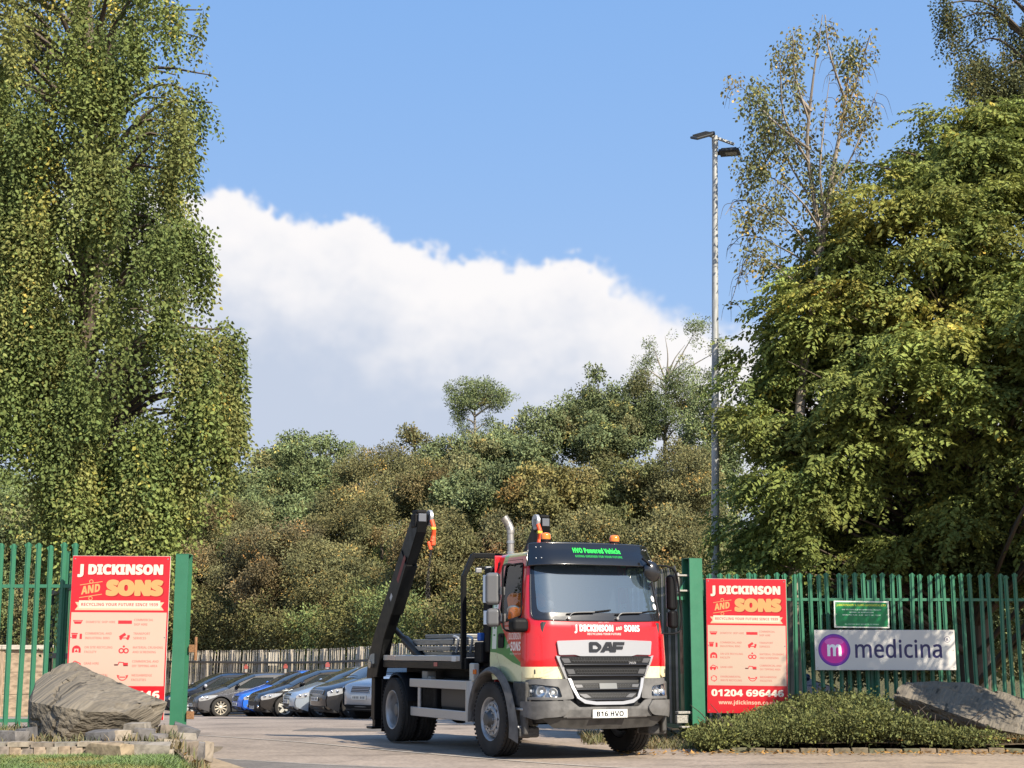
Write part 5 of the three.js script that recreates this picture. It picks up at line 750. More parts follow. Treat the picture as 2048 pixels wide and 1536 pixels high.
// --- curved cab surface: s runs round the cab from its front centre, y is height
function surf({ hw0, r, hw, zf, z0, crown, blend = 0.55 }) {
  const a = hw0 - r, arc = r * Math.PI / 2;
  const f = (s, y) => {
    const S = Math.abs(s), sg = Math.sign(s) || 1; let cx, cz;
    if (S <= a) { cx = S; cz = 0; } else if (S < a + arc) { const p = (S - a) / r; cx = a + r * Math.sin(p); cz = -(r - r * Math.cos(p)); } else { cx = hw0; cz = -r - (S - a - arc); }
    cz -= crown * (Math.min(cx, hw0) / hw0) ** 2; const t = clamp(-cz / blend); return V(sg * cx * hw(y) / hw0, y, z0 + cz + (zf(y) - z0) * (1 - sm(t)));
  };
  f.nrm = (s, y) => { const e = 0.004, p = f(s + e, y).sub(f(s - e, y)), q = f(s, y + e).sub(f(s, y - e)); return p.cross(q).normalize(); };
  f.off = (s, y, o) => f(s, y).addScaledVector(f.nrm(s, y), o);
  f.sSide = a + arc;                                                      // where the flat side starts
  return f;
}
function patch(f, pts, { holes = [], off = 0, thick = 0, edge = 0.06, uv = (s, y) => [s, y], inset = 0 } = {}) {
  const sh = shapeOf(pts); holes.forEach((h) => sh.holes.push(new THREE.Path(h.map(([x, y]) => new THREE.Vector2(x, y)))));
  let g = new TessellateModifier(edge, 8).modify(new THREE.ShapeGeometry(sh, 6)); g.deleteAttribute('normal'); g.deleteAttribute('uv'); g = mergeVertices(g, 1e-5);
  const p = g.attributes.position, u = new Float32Array(p.count * 2), nn = new Float32Array(p.count * 3);
  for (let i = 0; i < p.count; i++) { const s = p.getX(i), y = p.getY(i), P = f.off(s, y, off + thick), N = f.nrm(s, y), w = uv(s, y); u.set(w, i * 2); nn.set([N.x, N.y, N.z], i * 3); p.setXYZ(i, P.x, P.y, P.z); }
  g.setAttribute('uv', new THREE.BufferAttribute(u, 2)); g.setAttribute('normal', new THREE.BufferAttribute(nn, 3));
  if (!thick) return g;
  const out = [norm(g)];
  for (const ring of [pts, ...holes]) {
    const dense = []; ring.forEach((q, i) => { const n = ring[(i + 1) % ring.length], k = Math.max(1, Math.ceil(Math.hypot(n[0] - q[0], n[1] - q[1]) / edge)); for (let j = 0; j < k; j++) dense.push([lerp(q[0], n[0], j / k), lerp(q[1], n[1], j / k)]); });
    const pos = [], idx = [], uu = []; dense.forEach(([s, y]) => { const A = f.off(s, y, off), B = f.off(s, y, off + thick); pos.push(A.x, A.y, A.z, B.x, B.y, B.z); uu.push(...uv(s, y), ...uv(s, y)); });
    const n = dense.length; for (let i = 0; i < n; i++) { const k = i * 2, m = ((i + 1) % n) * 2; idx.push(k, m, m + 1, k, m + 1, k + 1); }
    const w = new THREE.BufferGeometry(); w.setAttribute('position', new THREE.Float32BufferAttribute(pos, 3)); w.setAttribute('uv', new THREE.Float32BufferAttribute(uu, 2)); w.setIndex(idx); const wn = w.toNonIndexed(); wn.computeVertexNormals(); out.push(norm(wn));
  }
  return mergeGeometries(out);
}
function ring(f, pts, r, off = 0.004) { const P = []; pts.forEach((q, i) => { const n = pts[(i + 1) % pts.length], k = Math.max(1, Math.ceil(Math.hypot(n[0] - q[0], n[1] - q[1]) / 0.12)); for (let j = 0; j < k; j++) P.push(f.off(lerp(q[0], n[0], j / k), lerp(q[1], n[1], j / k), off)); }); return tube(P, r, 5, P.length * 2, true); }
const rect = (s0, y0, s1, y1, r = 0.02, n = 4) => roundPts(Math.min(s0, s1), Math.min(y0, y1), Math.max(s0, s1), Math.max(y0, y1), r, n);

const cab = surf({ hw0: 1.03, r: 0.30, z0: 1.27, crown: 0.07, hw: (y) => pw([[0.8, 1.045], [1.3, 1.06], [1.9, 1.035], [2.3, 0.985], [2.6, 0.94], [2.8, 0.905]], y), zf: (y) => pw([[0.8, 1.26], [1.3, 1.275], [1.75, 1.25], [1.88, 1.215], [2.62, 0.99], [2.8, 0.90]], y), blend: 0.6 });
const S0 = cab.sSide;                                                     // 1.20: flat side starts here, z about 0.9
const sz = (z) => S0 + (0.90 - z);                                        // side: z -> s
// livery print for the cab in (s, y): s from -2.6 to 2.6, y from 0.8 to 2.95
const LW = 2048, LH = 880, lu = (s) => (s + 2.6) / 5.2, lv = (y) => (y - 0.8) / 2.15;
const livery = canvasTex(LW, LH, (x, w, h) => {
  const X = (s) => lu(s) * w, Y = (y) => (1 - lv(y)) * h, P = (pts, c) => { x.fillStyle = c; x.beginPath(); pts.forEach(([s, y], i) => (i ? x.lineTo(X(s), Y(y)) : x.moveTo(X(s), Y(y)))); x.closePath(); x.fill(); };
  x.fillStyle = '#cf0f1a'; x.fillRect(0, 0, w, h);
  P([[-2.6, 0.8], [2.6, 0.8], [2.6, 1.215], [-2.6, 1.215]], '#eee2b4');
  for (const q of [-1, 1]) {
    P([[q * 1.22, 1.215], [q * 1.22, 1.26], [q * 1.45, 1.36], [q * 1.70, 1.55], [q * 1.9, 1.74], [q * 2.08, 1.95], [q * 2.6, 2.4], [q * 2.6, 0.8], [q * 1.22, 0.8]], '#0b7f36');
    P([[q * 1.22, 1.215], [q * 1.5, 1.27], [q * 1.85, 1.37], [q * 2.08, 1.40], [q * 2.6, 1.42], [q * 2.6, 0.8], [q * 1.22, 0.8]], '#d9dcae');
    P([[q * 2.07, 1.45], [q * 2.07, 2.10], [q * 2.22, 2.10], [q * 2.22, 1.45]], '#e8efe2');
    x.save(); x.translate(X(q * 1.72), Y(1.76)); text(x, 'CIRCULAR AND', 0, -12, 22, '#f0dcd8', { width: 120 }); text(x, 'ECONOMICAL', 0, 14, 22, '#f0dcd8', { width: 120 }); x.restore();
    text(x, 'EST. 1939', X(q * 1.46), Y(1.70), 14, '#f3ded8'); text(x, 'J DICKINSON', X(q * 1.47), Y(1.615), 50, '#fff4ee', { width: 170 }); text(x, 'SONS', X(q * 1.42), Y(1.48), 66, '#fff4ee', { width: 130, stroke: 3 }); text(x, 'AND', X(q * 1.42) - 92, Y(1.485), 30, '#f3ded8', { width: 44, skew: -0.2 });
    text(x, 'recycling your future', X(q * 1.42), Y(1.385), 16, '#f6e9e2', { weight: 'normal', width: 140 });
    for (let i = 0; i < 5; i++) { x.fillStyle = '#0b7f36'; x.fillRect(X(q * 2.145) - 14, Y(2.05 - i * 0.1), 24, 9); }
    P([[q * 1.3, 2.70], [q * 1.95, 2.70], [q * 1.95, 2.80], [q * 1.3, 2.78]], '#c9b52c'); P([[q * 1.95, 2.6], [q * 2.1, 2.62], [q * 2.02, 2.84], [q * 1.93, 2.8]], '#5cab2c');
  }
  { const r = rng(9); for (let i = 0; i < 900; i++) { const yy = 0.95 + 0.75 * Math.pow(r(), 2.2), ss = -2.3 + 4.6 * r(), a = 0.05 + 0.10 * r(); x.fillStyle = `rgba(96,78,58,${a})`; x.beginPath(); x.ellipse(X(ss), Y(yy), 1 + 4 * r(), 1 + 9 * r(), 0, 0, 7); x.fill(); } for (let i = 0; i < 26; i++) { const ss = -2.2 + 4.4 * r(); x.fillStyle = 'rgba(80,64,50,0.07)'; x.fillRect(X(ss), Y(1.1 + 0.7 * r()), 2 + 3 * r(), 30 + 70 * r()); } }
  text(x, 'EST. 1939', X(0), Y(1.81), 14, '#f0c6bd'); text(x, 'J DICKINSON', X(-0.14), Y(1.72), 46, '#fff6ea', { width: 222, stroke: 3 }); text(x, 'AND', X(0.225), Y(1.72), 26, '#f6e3d2', { width: 38, skew: -0.15 }); text(x, 'SONS', X(0.425), Y(1.72), 46, '#fff6ea', { width: 96, stroke: 3 });
  text(x, 'RECYCLING YOUR FUTURE', X(0), Y(1.645), 16, '#f3cdc3', { width: 200 });
});
const paintLivery = new THREE.MeshPhysicalMaterial({ map: livery, roughness: 0.3, clearcoat: 1, clearcoatRoughness: 0.05, side: THREE.DoubleSide });
const LUV = { uv: (s, y) => [lu(s), lv(y)] };
{
  const WS = filletPts([[-0.93, 1.925], [0.93, 1.925], [0.985, 2.58], [-0.985, 2.58]], 0.09), WSo = filletPts([[-1.02, 1.835], [-0.5, 1.815], [0.5, 1.815], [1.02, 1.835], [1.055, 2.68], [-1.055, 2.68]], [0.1, 0.3, 0.3, 0.1, 0.04, 0.04]);
  const doorWin = (q) => filletPts([[q * sz(0.86), 1.885], [q * sz(0.14), 1.80], [q * sz(0.14), 2.60], [q * sz(0.70), 2.60]], [0.05, 0.05, 0.06, 0.06]);
  const doorOut = (q) => filletPts([[q * (S0 + 0.01), 1.02], [q * sz(0.30), 1.02], [q * sz(0.06), 1.40], [q * sz(0.06), 2.655], [q * sz(0.66), 2.655], [q * (S0 + 0.01), 1.92]], 0.03);
  // body: front panel, pillars and rear quarter, with the door and screen openings cut out
  const bodyOut = [[-2.27, 1.2], [-2.2, 1.03], [-S0 - 0.5, 1.05], [-S0 + 0.02, 1.0], [-0.9, 1.06], [0.9, 1.06], [S0 - 0.02, 1.0], [S0 + 0.5, 1.05], [2.2, 1.03], [2.27, 1.2], [2.27, 2.72], [-2.27, 2.72]].map(([s, y]) => [s, y]);
  const grow = (pts, g) => { const cx = pts.reduce((a, p) => a + p[0], 0) / pts.length, cy = pts.reduce((a, p) => a + p[1], 0) / pts.length; return pts.map(([x, y]) => [x + Math.sign(x - cx) * g, y + Math.sign(y - cy) * g]); };
  mesh('cab_body', [patch(cab, bodyOut, { ...LUV, edge: 0.07, holes: [WSo, grow(doorOut(1), 0.006), grow(doorOut(-1), 0.006)] })], paintLivery, lorry);
  // roof: dome closing over the cab sides
  { const n = 60, m = 10, pos = [], uv = [], idx = []; for (let j = 0; j <= m; j++) { const t = j / m * Math.PI / 2; for (let i = 0; i <= n; i++) { const s = -2.27 + 4.54 * i / n, P = cab(s, 2.72), k = Math.cos(t), c = V(0, 2.72, 0.35); pos.push(lerp(c.x, P.x, 1 - (1 - k) * 1), 2.72 + 0.115 * Math.sin(t), lerp(c.z, P.z, k)); uv.push(lu(s), lv(2.72 + 0.2 * j / m)); if (i < n && j < m) { const q = j * (n + 1) + i; idx.push(q, q + 1, q + n + 2, q, q + n + 2, q + n + 1); } } } const g = new THREE.BufferGeometry(); g.setAttribute('position', new THREE.Float32BufferAttribute(pos, 3)); g.setAttribute('uv', new THREE.Float32BufferAttribute(uv, 2)); g.setIndex(idx); g.computeVertexNormals(); mesh('roof', g, paintLivery, lorry); }
  mesh('windscreen_surround', [patch(cab, WSo, { holes: [WS], off: 0.003, edge: 0.08 }), ring(cab, WSo, 0.011, 0.003)], blackGloss, lorry);
  mesh('windscreen', patch(cab, WS, { off: 0.0, edge: 0.06 }), glassScreen, lorry);
  for (const q of [-1, 1]) {
    const d = new THREE.Group(); d.name = 'door'; lorry.add(d);
    mesh('door_panel', [patch(cab, doorOut(q), { ...LUV, holes: [doorWin(q)], off: 0.002, edge: 0.08 })], paintLivery, d);
    mesh('window_seal', [ring(cab, doorWin(q), 0.013, 0.004)], blackMatt, d);
    mesh('door_window', patch(cab, doorWin(q), { off: -0.004, edge: 0.1 }), mat([0.85, 0.9, 0.9], 0, 0, { transmission: 1, thickness: 0, ior: 1.3 }), d);
    mesh('handle', [patch(cab, rect(q * sz(0.30), 1.46, q * sz(0.12), 1.66, 0.03), { off: 0.004, thick: 0.012 }), bar(cab.off(q * sz(0.26), 1.62, 0.03), cab.off(q * sz(0.16), 1.62, 0.03), 0.02, 0.02)], blackMatt, d);
  }
  // dark inner shell so that gaps and the back of the cab close
  mesh('rear_wall', [bx(2.0, 1.9, 0.03, 0, 1.80, -0.155, 0.05)], paintRed, lorry);
  mesh('cab_liner', [bx(1.9, 1.35, 0.02, 0, 1.98, -0.125, 0.005)], mat([0.035, 0.035, 0.037], 0.95), lorry);
  mesh('cab_floor', [bx(1.98, 0.06, 1.3, 0, 1.15, 0.5), bx(0.9, 0.35, 1.2, 0, 1.3, 0.35, 0.05)], mat([0.03, 0.03, 0.032], 0.9), lorry);
  mesh('headlining', [bx(1.75, 0.03, 1.1, 0, 2.69, 0.2)], mat([0.06, 0.06, 0.062], 0.9), lorry);
  mesh('dashboard', [extrX([[1.13, 1.3], [1.16, 1.78], [0.9, 1.84], [0.72, 1.72], [0.78, 1.3]], -0.9, 0.9, 0.02), bx(0.5, 0.09, 0.2, -0.42, 1.86, 0.82, 0.04)], mat([0.05, 0.05, 0.052], 0.8), lorry);
  mesh('steering_wheel', [new THREE.TorusGeometry(0.21, 0.016, 8, 30).rotateX(-1.0).translate(-0.45, 1.90, 0.62), cyl(0.025, 0.025, [-0.45, 1.70, 0.75], [-0.45, 1.89, 0.63], 8), bx(0.36, 0.04, 0.02, -0.45, 1.895, 0.625, 0.01, [-1.0, 0, 0])], blackMatt, lorry);
  const seatM = mat([0.045, 0.045, 0.05], 0.95);
  for (const q of [-1, 1]) { const st = new THREE.Group(); st.name = 'seat'; lorry.add(st); mesh('cushion', [bx(0.5, 0.14, 0.5, q * 0.45, 1.50, 0.24, 0.05)], seatM, st); mesh('backrest', [bx(0.48, 0.66, 0.13, q * 0.45, 1.83, -0.03, 0.05, [-0.14, 0, 0]), bx(0.28, 0.2, 0.1, q * 0.45, 2.24, -0.07, 0.04, [-0.14, 0, 0])], seatM, st); }
  mesh('interior_mirror', [bx(0.26, 0.16, 0.03, 0.48, 2.36, 0.98, 0.03)], blackMatt, lorry);
  mesh('camera_pod', [bx(0.09, 0.14, 0.06, 0.06, 2.52, 0.95, 0.02), bx(0.5, 0.12, 0.02, 0.02, 2.60, 0.9, 0.01)], blackMatt, lorry);
  mesh('windscreen_sticker', [patch(cab, rect(0.86, 2.36, 0.955, 2.53, 0.005), { off: 0.005 })], mat([0.55, 0.75, 0.6], 0.6), lorry);
  for (const y of [2.02, 2.13]) { const c = []; for (let i = 0; i < 20; i++) c.push([0.885 + 0.04 * Math.cos(i / 20 * 6.283), y + 0.042 * Math.sin(i / 20 * 6.283)]); mesh('tax_disc', [patch(cab, c, { off: 0.005 })], mat([0.8, 0.8, 0.78], 0.6), lorry); }
  mesh('dashboard_cloth', [bx(1.3, 0.02, 0.24, 0.15, 1.855, 0.98, 0.005)], mat([0.42, 0.41, 0.38], 0.9), lorry);
  // wipers
  for (const [s0, s1] of [[-0.52, 0.12], [0.20, 0.86]]) { const w = new THREE.Group(); w.name = 'wiper'; lorry.add(w); mesh('arm', [tube([cab.off(s0, 1.845, 0.03), cab.off(s0 + 0.07, 1.91, 0.045), cab.off(lerp(s0, s1, 0.6), 1.925, 0.04)], 0.010, 6), cyl(0.022, 0.02, cab.off(s0, 1.845, 0.0), cab.off(s0, 1.845, 0.045), 10)], mat([0.16, 0.16, 0.16], 0.4, 0.3), w); mesh('blade', [tube([cab.off(s0 - 0.02, 1.90, 0.02), cab.off(lerp(s0, s1, 0.5), 1.925, 0.024), cab.off(s1, 1.96, 0.02)], 0.010, 5)], blackMatt, w); }
  // panel gaps on the front: corner panel lines
  mesh('panel_gap', [...[-1, 1].map((q) => tube([cab.off(q * 1.09, 1.55, 0.0), cab.off(q * 1.03, 1.58, 0), cab.off(q * 0.86, 1.60, 0)], 0.004, 5)), tube([cab.off(-0.88, 1.60, 0), cab.off(0, 1.585, 0), cab.off(0.88, 1.60, 0)], 0.003, 5)], mat([0.03, 0.006, 0.006], 0.6), lorry);
  // raised corner panels (air deflectors)
  for (const q of [-1, 1]) mesh('corner_panel', [patch(cab, filletPts([[q * 0.86, 1.075], [q * 1.13, 1.07], [q * 1.19, 1.20], [q * 1.19, 1.60], [q * 1.10, 1.66], [q * 0.90, 1.64]], 0.05), { ...LUV, off: 0.004, thick: 0.022, edge: 0.06 })], paintLivery, lorry);
  // sun visor with lettering
  const visTex = canvasTex(1024, 160, (x, w, h) => { x.fillStyle = '#141517'; x.fillRect(0, 0, w, h); text(x, 'HVO Powered Vehicle', w * 0.5, h * 0.34, 52, '#35e04b', { width: 372, stroke: 1 }); text(x, 'GOING GREENER FOR YOUR FUTURE', w * 0.5, h * 0.62, 24, '#2aa83c', { width: 360 }); });
  const vs = (s, v, o = 0) => { const k = 1 - Math.pow(Math.abs(s) / 1.12, 4), y = 2.575 + 0.295 * v - 0.02 * (1 - k); const P = cab(s, Math.min(y, 2.78)); const n = cab.nrm(s, 2.5); return V(P.x, y, P.z).addScaledVector(V(n.x, 0, n.z).normalize(), (0.05 + 0.15 * k) * (1 - 0.30 * v - 0.35 * v * v * v) + o); };
  const vg = (o, flip) => { const n = 44, m = 8, pos = [], uv = [], idx = []; for (let j = 0; j <= m; j++) for (let i = 0; i <= n; i++) { const s = -1.12 + 2.24 * i / n, p = vs(s, j / m, o); pos.push(p.x, p.y, p.z); uv.push(i / n, j / m); if (i < n && j < m) { const q = j * (n + 1) + i; idx.push(q, q + 1, q + n + 2, q, q + n + 2, q + n + 1); } } const g = new THREE.BufferGeometry(); g.setAttribute('position', new THREE.Float32BufferAttribute(pos, 3)); g.setAttribute('uv', new THREE.Float32BufferAttribute(uv, 2)); g.setIndex(idx); g.computeVertexNormals(); return g; };
  const visor = mesh('sun_visor', [vg(0)], new THREE.MeshPhysicalMaterial({ map: visTex, roughness: 0.24, clearcoat: 0.6, side: THREE.DoubleSide }), lorry);
  mesh('visor_lip', [tube(range(-1.12, 1.12, 0.07).map((s) => vs(s, 0)), 0.011, 6), tube(range(-1.12, 1.12, 0.07).map((s) => vs(s, 1, -0.01)), 0.014, 6), tube(range(0, 1, 0.12).map((v) => vs(-1.12, v)), 0.011, 6), tube(range(0, 1, 0.12).map((v) => vs(1.12, v)), 0.011, 6)], blackGloss, visor);
  mesh('rivet', [-1, 1].flatMap((q) => [[0.86, 0.3], [0.93, 0.3], [0.86, 0.82], [0.93, 0.82]].map(([s, v]) => new THREE.SphereGeometry(0.011, 8, 6).translate(...vs(q * s, v, 0.002).toArray()))), steelMat, visor).userData.kind = 'stuff';
  // amber beacons
  for (const x of [-0.63, 0.44]) { const b = new THREE.Group(); b.name = 'beacon'; lorry.add(b); mesh('beacon_base', [cyl(0.075, 0.07, [x, 2.80, 0.75], [x, 2.93, 0.75], 16)], blackMatt, b); mesh('beacon_lens', [new THREE.LatheGeometry([[0.068, 0], [0.07, 0.05], [0.055, 0.085], [0.0, 0.095]].map(([a, c]) => new THREE.Vector2(a, c)), 18).translate(x, 2.93, 0.75)], mat([0.9, 0.22, 0.02], 0.12, 0, { clearcoat: 1 }), b); }
}
{ // grille with the maker's letters
  const DARK = mat([0.018, 0.018, 0.019], 0.5);
  const top = [[-0.70, 1.55], [-0.25, 1.565], [0.25, 1.565], [0.70, 1.55], [0.67, 1.365], [0.45, 1.37], [0.38, 1.35], [-0.38, 1.35], [-0.45, 1.37], [-0.67, 1.365]];
  mesh('grille_badge_bar', [patch(cab, filletPts(top, 0.02), { off: 0.012, thick: 0.028, edge: 0.05 })], silverPaint, lorry);
  for (const q of [-1, 1]) mesh('grille_trim', [patch(cab, filletPts([[q * 0.715, 1.36], [q * 0.655, 1.345], [q * 0.55, 1.065], [q * 0.582, 1.055]], 0.008), { off: 0.01, thick: 0.03, edge: 0.05 })], silverPaint, lorry);
  mesh('grille_opening', [patch(cab, [[-0.69, 1.35], [0.69, 1.35], [0.57, 1.045], [-0.57, 1.045]], { off: 0.008, edge: 0.07 })], DARK, lorry);
  const hex = dataTex(256, (u, v) => { const X = u * 8, Y = v * 8, row = Math.floor(Y), fx = (X + (row % 2) * 0.5) % 1 - 0.5, fy = Y % 1 - 0.5, d = Math.max(Math.abs(fx) * 0.9 + Math.abs(fy) * 0.5, Math.abs(fy)); const g = smooth(0.34, 0.44, d); return [g * 0.5, g * 0.5, g * 0.5]; }, {});
  hex.repeat.set(1, 1);
  const hexM = new THREE.MeshPhysicalMaterial({ map: hex, color: lin(0.04, 0.04, 0.043), roughness: 0.55, bumpMap: hex, bumpScale: 0.01, side: THREE.DoubleSide });
  const HU = { uv: (s, y) => [s * 3.2, y * 3.2] };
  const slatM = mat([0.014, 0.0145, 0.016], 0.42, 0, { specularIntensity: 0.5 });
  const slat = (y0, y1, h0, h1, f, o) => { const g = new THREE.Group(); g.name = 'grille_slat'; lorry.add(g); mesh('slat_body', [patch(f, filletPts([[-h1, y1], [-h0, y0], [h0, y0], [h1, y1]], 0.012), { off: o, thick: 0.035, edge: 0.05 })], slatM, g); mesh('slat_mesh', [patch(f, filletPts([[-h1 + 0.13, y1 - 0.012], [-h0 + 0.13, y0 + 0.035], [h0 - 0.13, y0 + 0.035], [h1 - 0.13, y1 - 0.012]], 0.01), { off: o + 0.037, edge: 0.06, ...HU })], hexM, g); for (const q of [-1, 1]) mesh('slat_end', [patch(f, filletPts([[q * (h1 - 0.015), y1 - 0.02], [q * (h0 - 0.012), y0 + 0.03], [q * (h0 - 0.105), y0 + 0.035], [q * (h1 - 0.12), y1 - 0.02]], 0.008), { off: o + 0.036, thick: 0.004, edge: 0.05 })], mat([0.11, 0.11, 0.115], 0.4, 0.2), g); mesh('slat_lip', [tube(range(-h0, h0, h0 / 10).map((s) => f.off(s, y0 + 0.008, o + 0.04)), 0.012, 6)], blackGloss, g); return g; };
  slat(1.235, 1.34, 0.62, 0.665, cab, 0.02); slat(1.09, 1.205, 0.56, 0.60, cab, 0.02);
  const font = await new FontLoader().loadAsync('fonts/droid/droid_sans_bold.typeface.json');
  // wide block letters D A F built as outlines
  const D = shapeOf(filletPts([[0, 0], [0.11, 0], [0.17, 0.04], [0.17, 0.072], [0.11, 0.112], [0, 0.112]], 0.012)); D.holes.push(new THREE.Path([[0.045, 0.03], [0.045, 0.082], [0.10, 0.082], [0.125, 0.064], [0.125, 0.048], [0.10, 0.03]].map(([a, b]) => new THREE.Vector2(a, b))));
  const A = shapeOf([[0, 0], [0.085, 0.112], [0.16, 0.112], [0.19, 0], [0.14, 0], [0.135, 0.02], [0.075, 0.02], [0.057, 0]]); A.holes.push(new THREE.Path([[0.097, 0.046], [0.13, 0.046], [0.122, 0.085]].map(([a, b]) => new THREE.Vector2(a, b))));
  const F = shapeOf([[0, 0], [0.045, 0], [0.05, 0.033], [0.15, 0.033], [0.155, 0.063], [0.054, 0.063], [0.057, 0.082], [0.175, 0.082], [0.18, 0.112], [0.018, 0.112]]);
  let x0 = -0.25; for (const [s, w] of [[D, 0.158], [A, 0.178], [F, 0.18]]) { const g = norm(new THREE.ExtrudeGeometry(s, { depth: 0.012, bevelEnabled: true, bevelSize: 0.002, bevelThickness: 0.002, bevelSegments: 1 })), p = g.attributes.position; for (let i = 0; i < p.count; i++) { const P = cab.off(x0 + p.getX(i), 1.405 + p.getY(i) * 1.15, 0.043 + p.getZ(i)); p.setXYZ(i, P.x, P.y, P.z); } g.computeVertexNormals(); mesh('letter', g, blackGloss, lorry); x0 += w; }
  { const tg = new TextGeometry('260', { font, size: 0.035, depth: 0.004, curveSegments: 3 }); const p = tg.attributes.position; for (let i = 0; i < p.count; i++) { const P = cab.off(0.31 + p.getX(i) * 1.4, 1.245 + p.getY(i), 0.062 + p.getZ(i)); p.setXYZ(i, P.x, P.y, P.z); } tg.computeVertexNormals(); mesh('model_number', tg, silverPaint, lorry); }
  // bumper
  const bm = surf({ hw0: 1.03, r: 0.28, z0: 1.36, crown: 0.09, hw: (y) => pw([[0.4, 0.99], [0.56, 1.03], [0.8, 1.04], [1.06, 1.02]], y), zf: (y) => pw([[0.40, 1.25], [0.56, 1.35], [0.66, 1.365], [0.8, 1.35], [1.06, 1.29]], y), blend: 0.6 });
  const B0 = bm.sSide, bump = new THREE.Group(); bump.name = 'bumper'; lorry.add(bump);
  for (const q of [-1, 1]) {
    const lampHole = filletPts([[q * 0.66, 0.815], [q * 0.70, 0.95], [q * 1.0, 0.985], [q * 1.175, 0.975], [q * 1.19, 0.82]], 0.03);
    mesh('lamp_surround', [patch(bm, filletPts([[q * 0.56, 1.05], [q * 0.50, 0.80], [q * 0.62, 0.785], [q * (B0 + 0.06), 0.785], [q * (B0 + 0.06), 1.03], [q * 0.9, 1.06]], 0.02), { off: 0.0, thick: 0.02, edge: 0.06, holes: [lampHole] })], plasticGrey, bump);
    mesh('corner_cover', [patch(bm, filletPts([[q * 0.66, 0.77], [q * 0.58, 0.67], [q * 0.66, 0.585], [q * 1.0, 0.555], [q * (B0 + 0.08), 0.575], [q * (B0 + 0.08), 0.765]], [0.03, 0.03, 0.05, 0.03, 0.03, 0.03]), { off: 0.004, thick: 0.05, edge: 0.05 })], plasticGrey, bump);
    const hl = new THREE.Group(); hl.name = 'headlight'; lorry.add(hl);
    mesh('housing', [patch(bm, lampHole, { off: -0.07, edge: 0.06 })], mat([0.62, 0.62, 0.62], 0.28, 0.55, { bumpMap: T.rough, bumpScale: 0.02 }), hl);
    mesh('reflector', [[0.775, 0.885, 0.058], [0.935, 0.895, 0.066], [1.10, 0.90, 0.06]].map(([s, y, R]) => { const g = new THREE.LatheGeometry([[0.014, -0.05], [R * 0.6, -0.035], [R * 0.9, -0.008], [R, 0.012], [R * 1.08, 0.012]].map(([a, b]) => new THREE.Vector2(a, b)), 24).rotateX(Math.PI / 2); const n = bm.nrm(q * s, y); g.applyQuaternion(new THREE.Quaternion().setFromUnitVectors(V(0, 0, 1), n)); const P = bm.off(q * s, y, -0.02); return g.translate(P.x, P.y, P.z); }), chrome, hl);
    mesh('bulb', [[0.775, 0.885], [0.935, 0.895], [1.10, 0.90]].map(([s, y]) => { const P = bm.off(q * s, y, -0.028); return new THREE.SphereGeometry(0.026, 12, 8).translate(P.x, P.y, P.z); }), mat([0.75, 0.75, 0.72], 0.1, 0.2), hl);
    mesh('indicator', [patch(bm, rect(q * 1.12, 0.84, q * 1.17, 0.95, 0.01), { off: -0.02, edge: 0.05 })], mat([0.7, 0.5, 0.3], 0.25, 0.3), hl);
    mesh('lamp_cover', [patch(bm, lampHole, { off: 0.012, edge: 0.05 })], mat([0.95, 0.95, 0.95], 0.0, 0, { transmission: 1, thickness: 0, ior: 1.5 }), hl);
    mesh('fog_lamp_lens', [patch(bm, filletPts([[q * 0.72, 0.56], [q * 1.0, 0.56], [q * 0.93, 0.49], [q * 0.76, 0.48]], 0.01), { off: -0.12, edge: 0.06 })], mat([0.35, 0.36, 0.36], 0.15, 0.4), bump);
  }
  mesh('bumper_centre', [patch(bm, filletPts([[-0.66, 0.785], [-0.55, 0.775], [-0.44, 0.69], [0.44, 0.69], [0.55, 0.775], [0.66, 0.785], [0.60, 0.66], [0.66, 0.585], [0.66, 0.565], [-0.66, 0.565], [-0.66, 0.585], [-0.60, 0.66]], 0.015), { off: 0, thick: 0.022, edge: 0.05 })], plasticGrey, bump);
  mesh('bumper_skirt', [patch(bm, filletPts([[-0.95, 0.56], [0.95, 0.56], [0.78, 0.42], [0.3, 0.40], [-0.3, 0.40], [-0.78, 0.42]], 0.03), { off: -0.02, thick: 0.02, edge: 0.06 })], plasticDark, bump);
  mesh('bumper_seam', [patch(bm, [[-0.60, 0.552], [0.60, 0.552], [0.60, 0.563], [-0.60, 0.563]], { off: 0.004, edge: 0.06 })], mat([0.35, 0.34, 0.33], 0.5), bump);
  mesh('bumper_backing', [patch(bm, [[-1.2, 0.45], [1.2, 0.45], [1.2, 1.05], [-1.2, 1.05]], { off: -0.075, edge: 0.08 })], DARK, bump);
  mesh('lower_grille_opening', [patch(bm, [[-0.56, 1.05], [-0.44, 0.74], [0.44, 0.74], [0.56, 1.05]], { off: -0.02, edge: 0.06 })], DARK, lorry);
  { // silver U trim round the lower grille
    const cpts = [[-0.575, 1.055], [-0.53, 0.93], [-0.46, 0.80], [-0.36, 0.735], [-0.2, 0.715], [0.2, 0.715], [0.36, 0.735], [0.46, 0.80], [0.53, 0.93], [0.575, 1.055]], cpo = cpts.map(([s, y], i) => [s * (1 - 0.075 * (Math.abs(s) > 0.3 ? 1 : 0.4)), y + (Math.abs(s) < 0.45 ? 0.042 : 0.012)]);
    mesh('grille_trim', [patch(bm, [...cpts, ...cpo.reverse()], { off: 0.01, thick: 0.028, edge: 0.04 })], silverPaint, lorry); }
  slat(0.905, 0.995, 0.47, 0.50, bm, -0.012); slat(0.775, 0.875, 0.36, 0.44, bm, -0.02);
  mesh('radar_cover', [patch(bm, rect(-0.13, 0.915, 0.13, 0.99, 0.008), { off: 0.03, thick: 0.008, edge: 0.06 })], mat([0.16, 0.165, 0.165], 0.4), lorry);
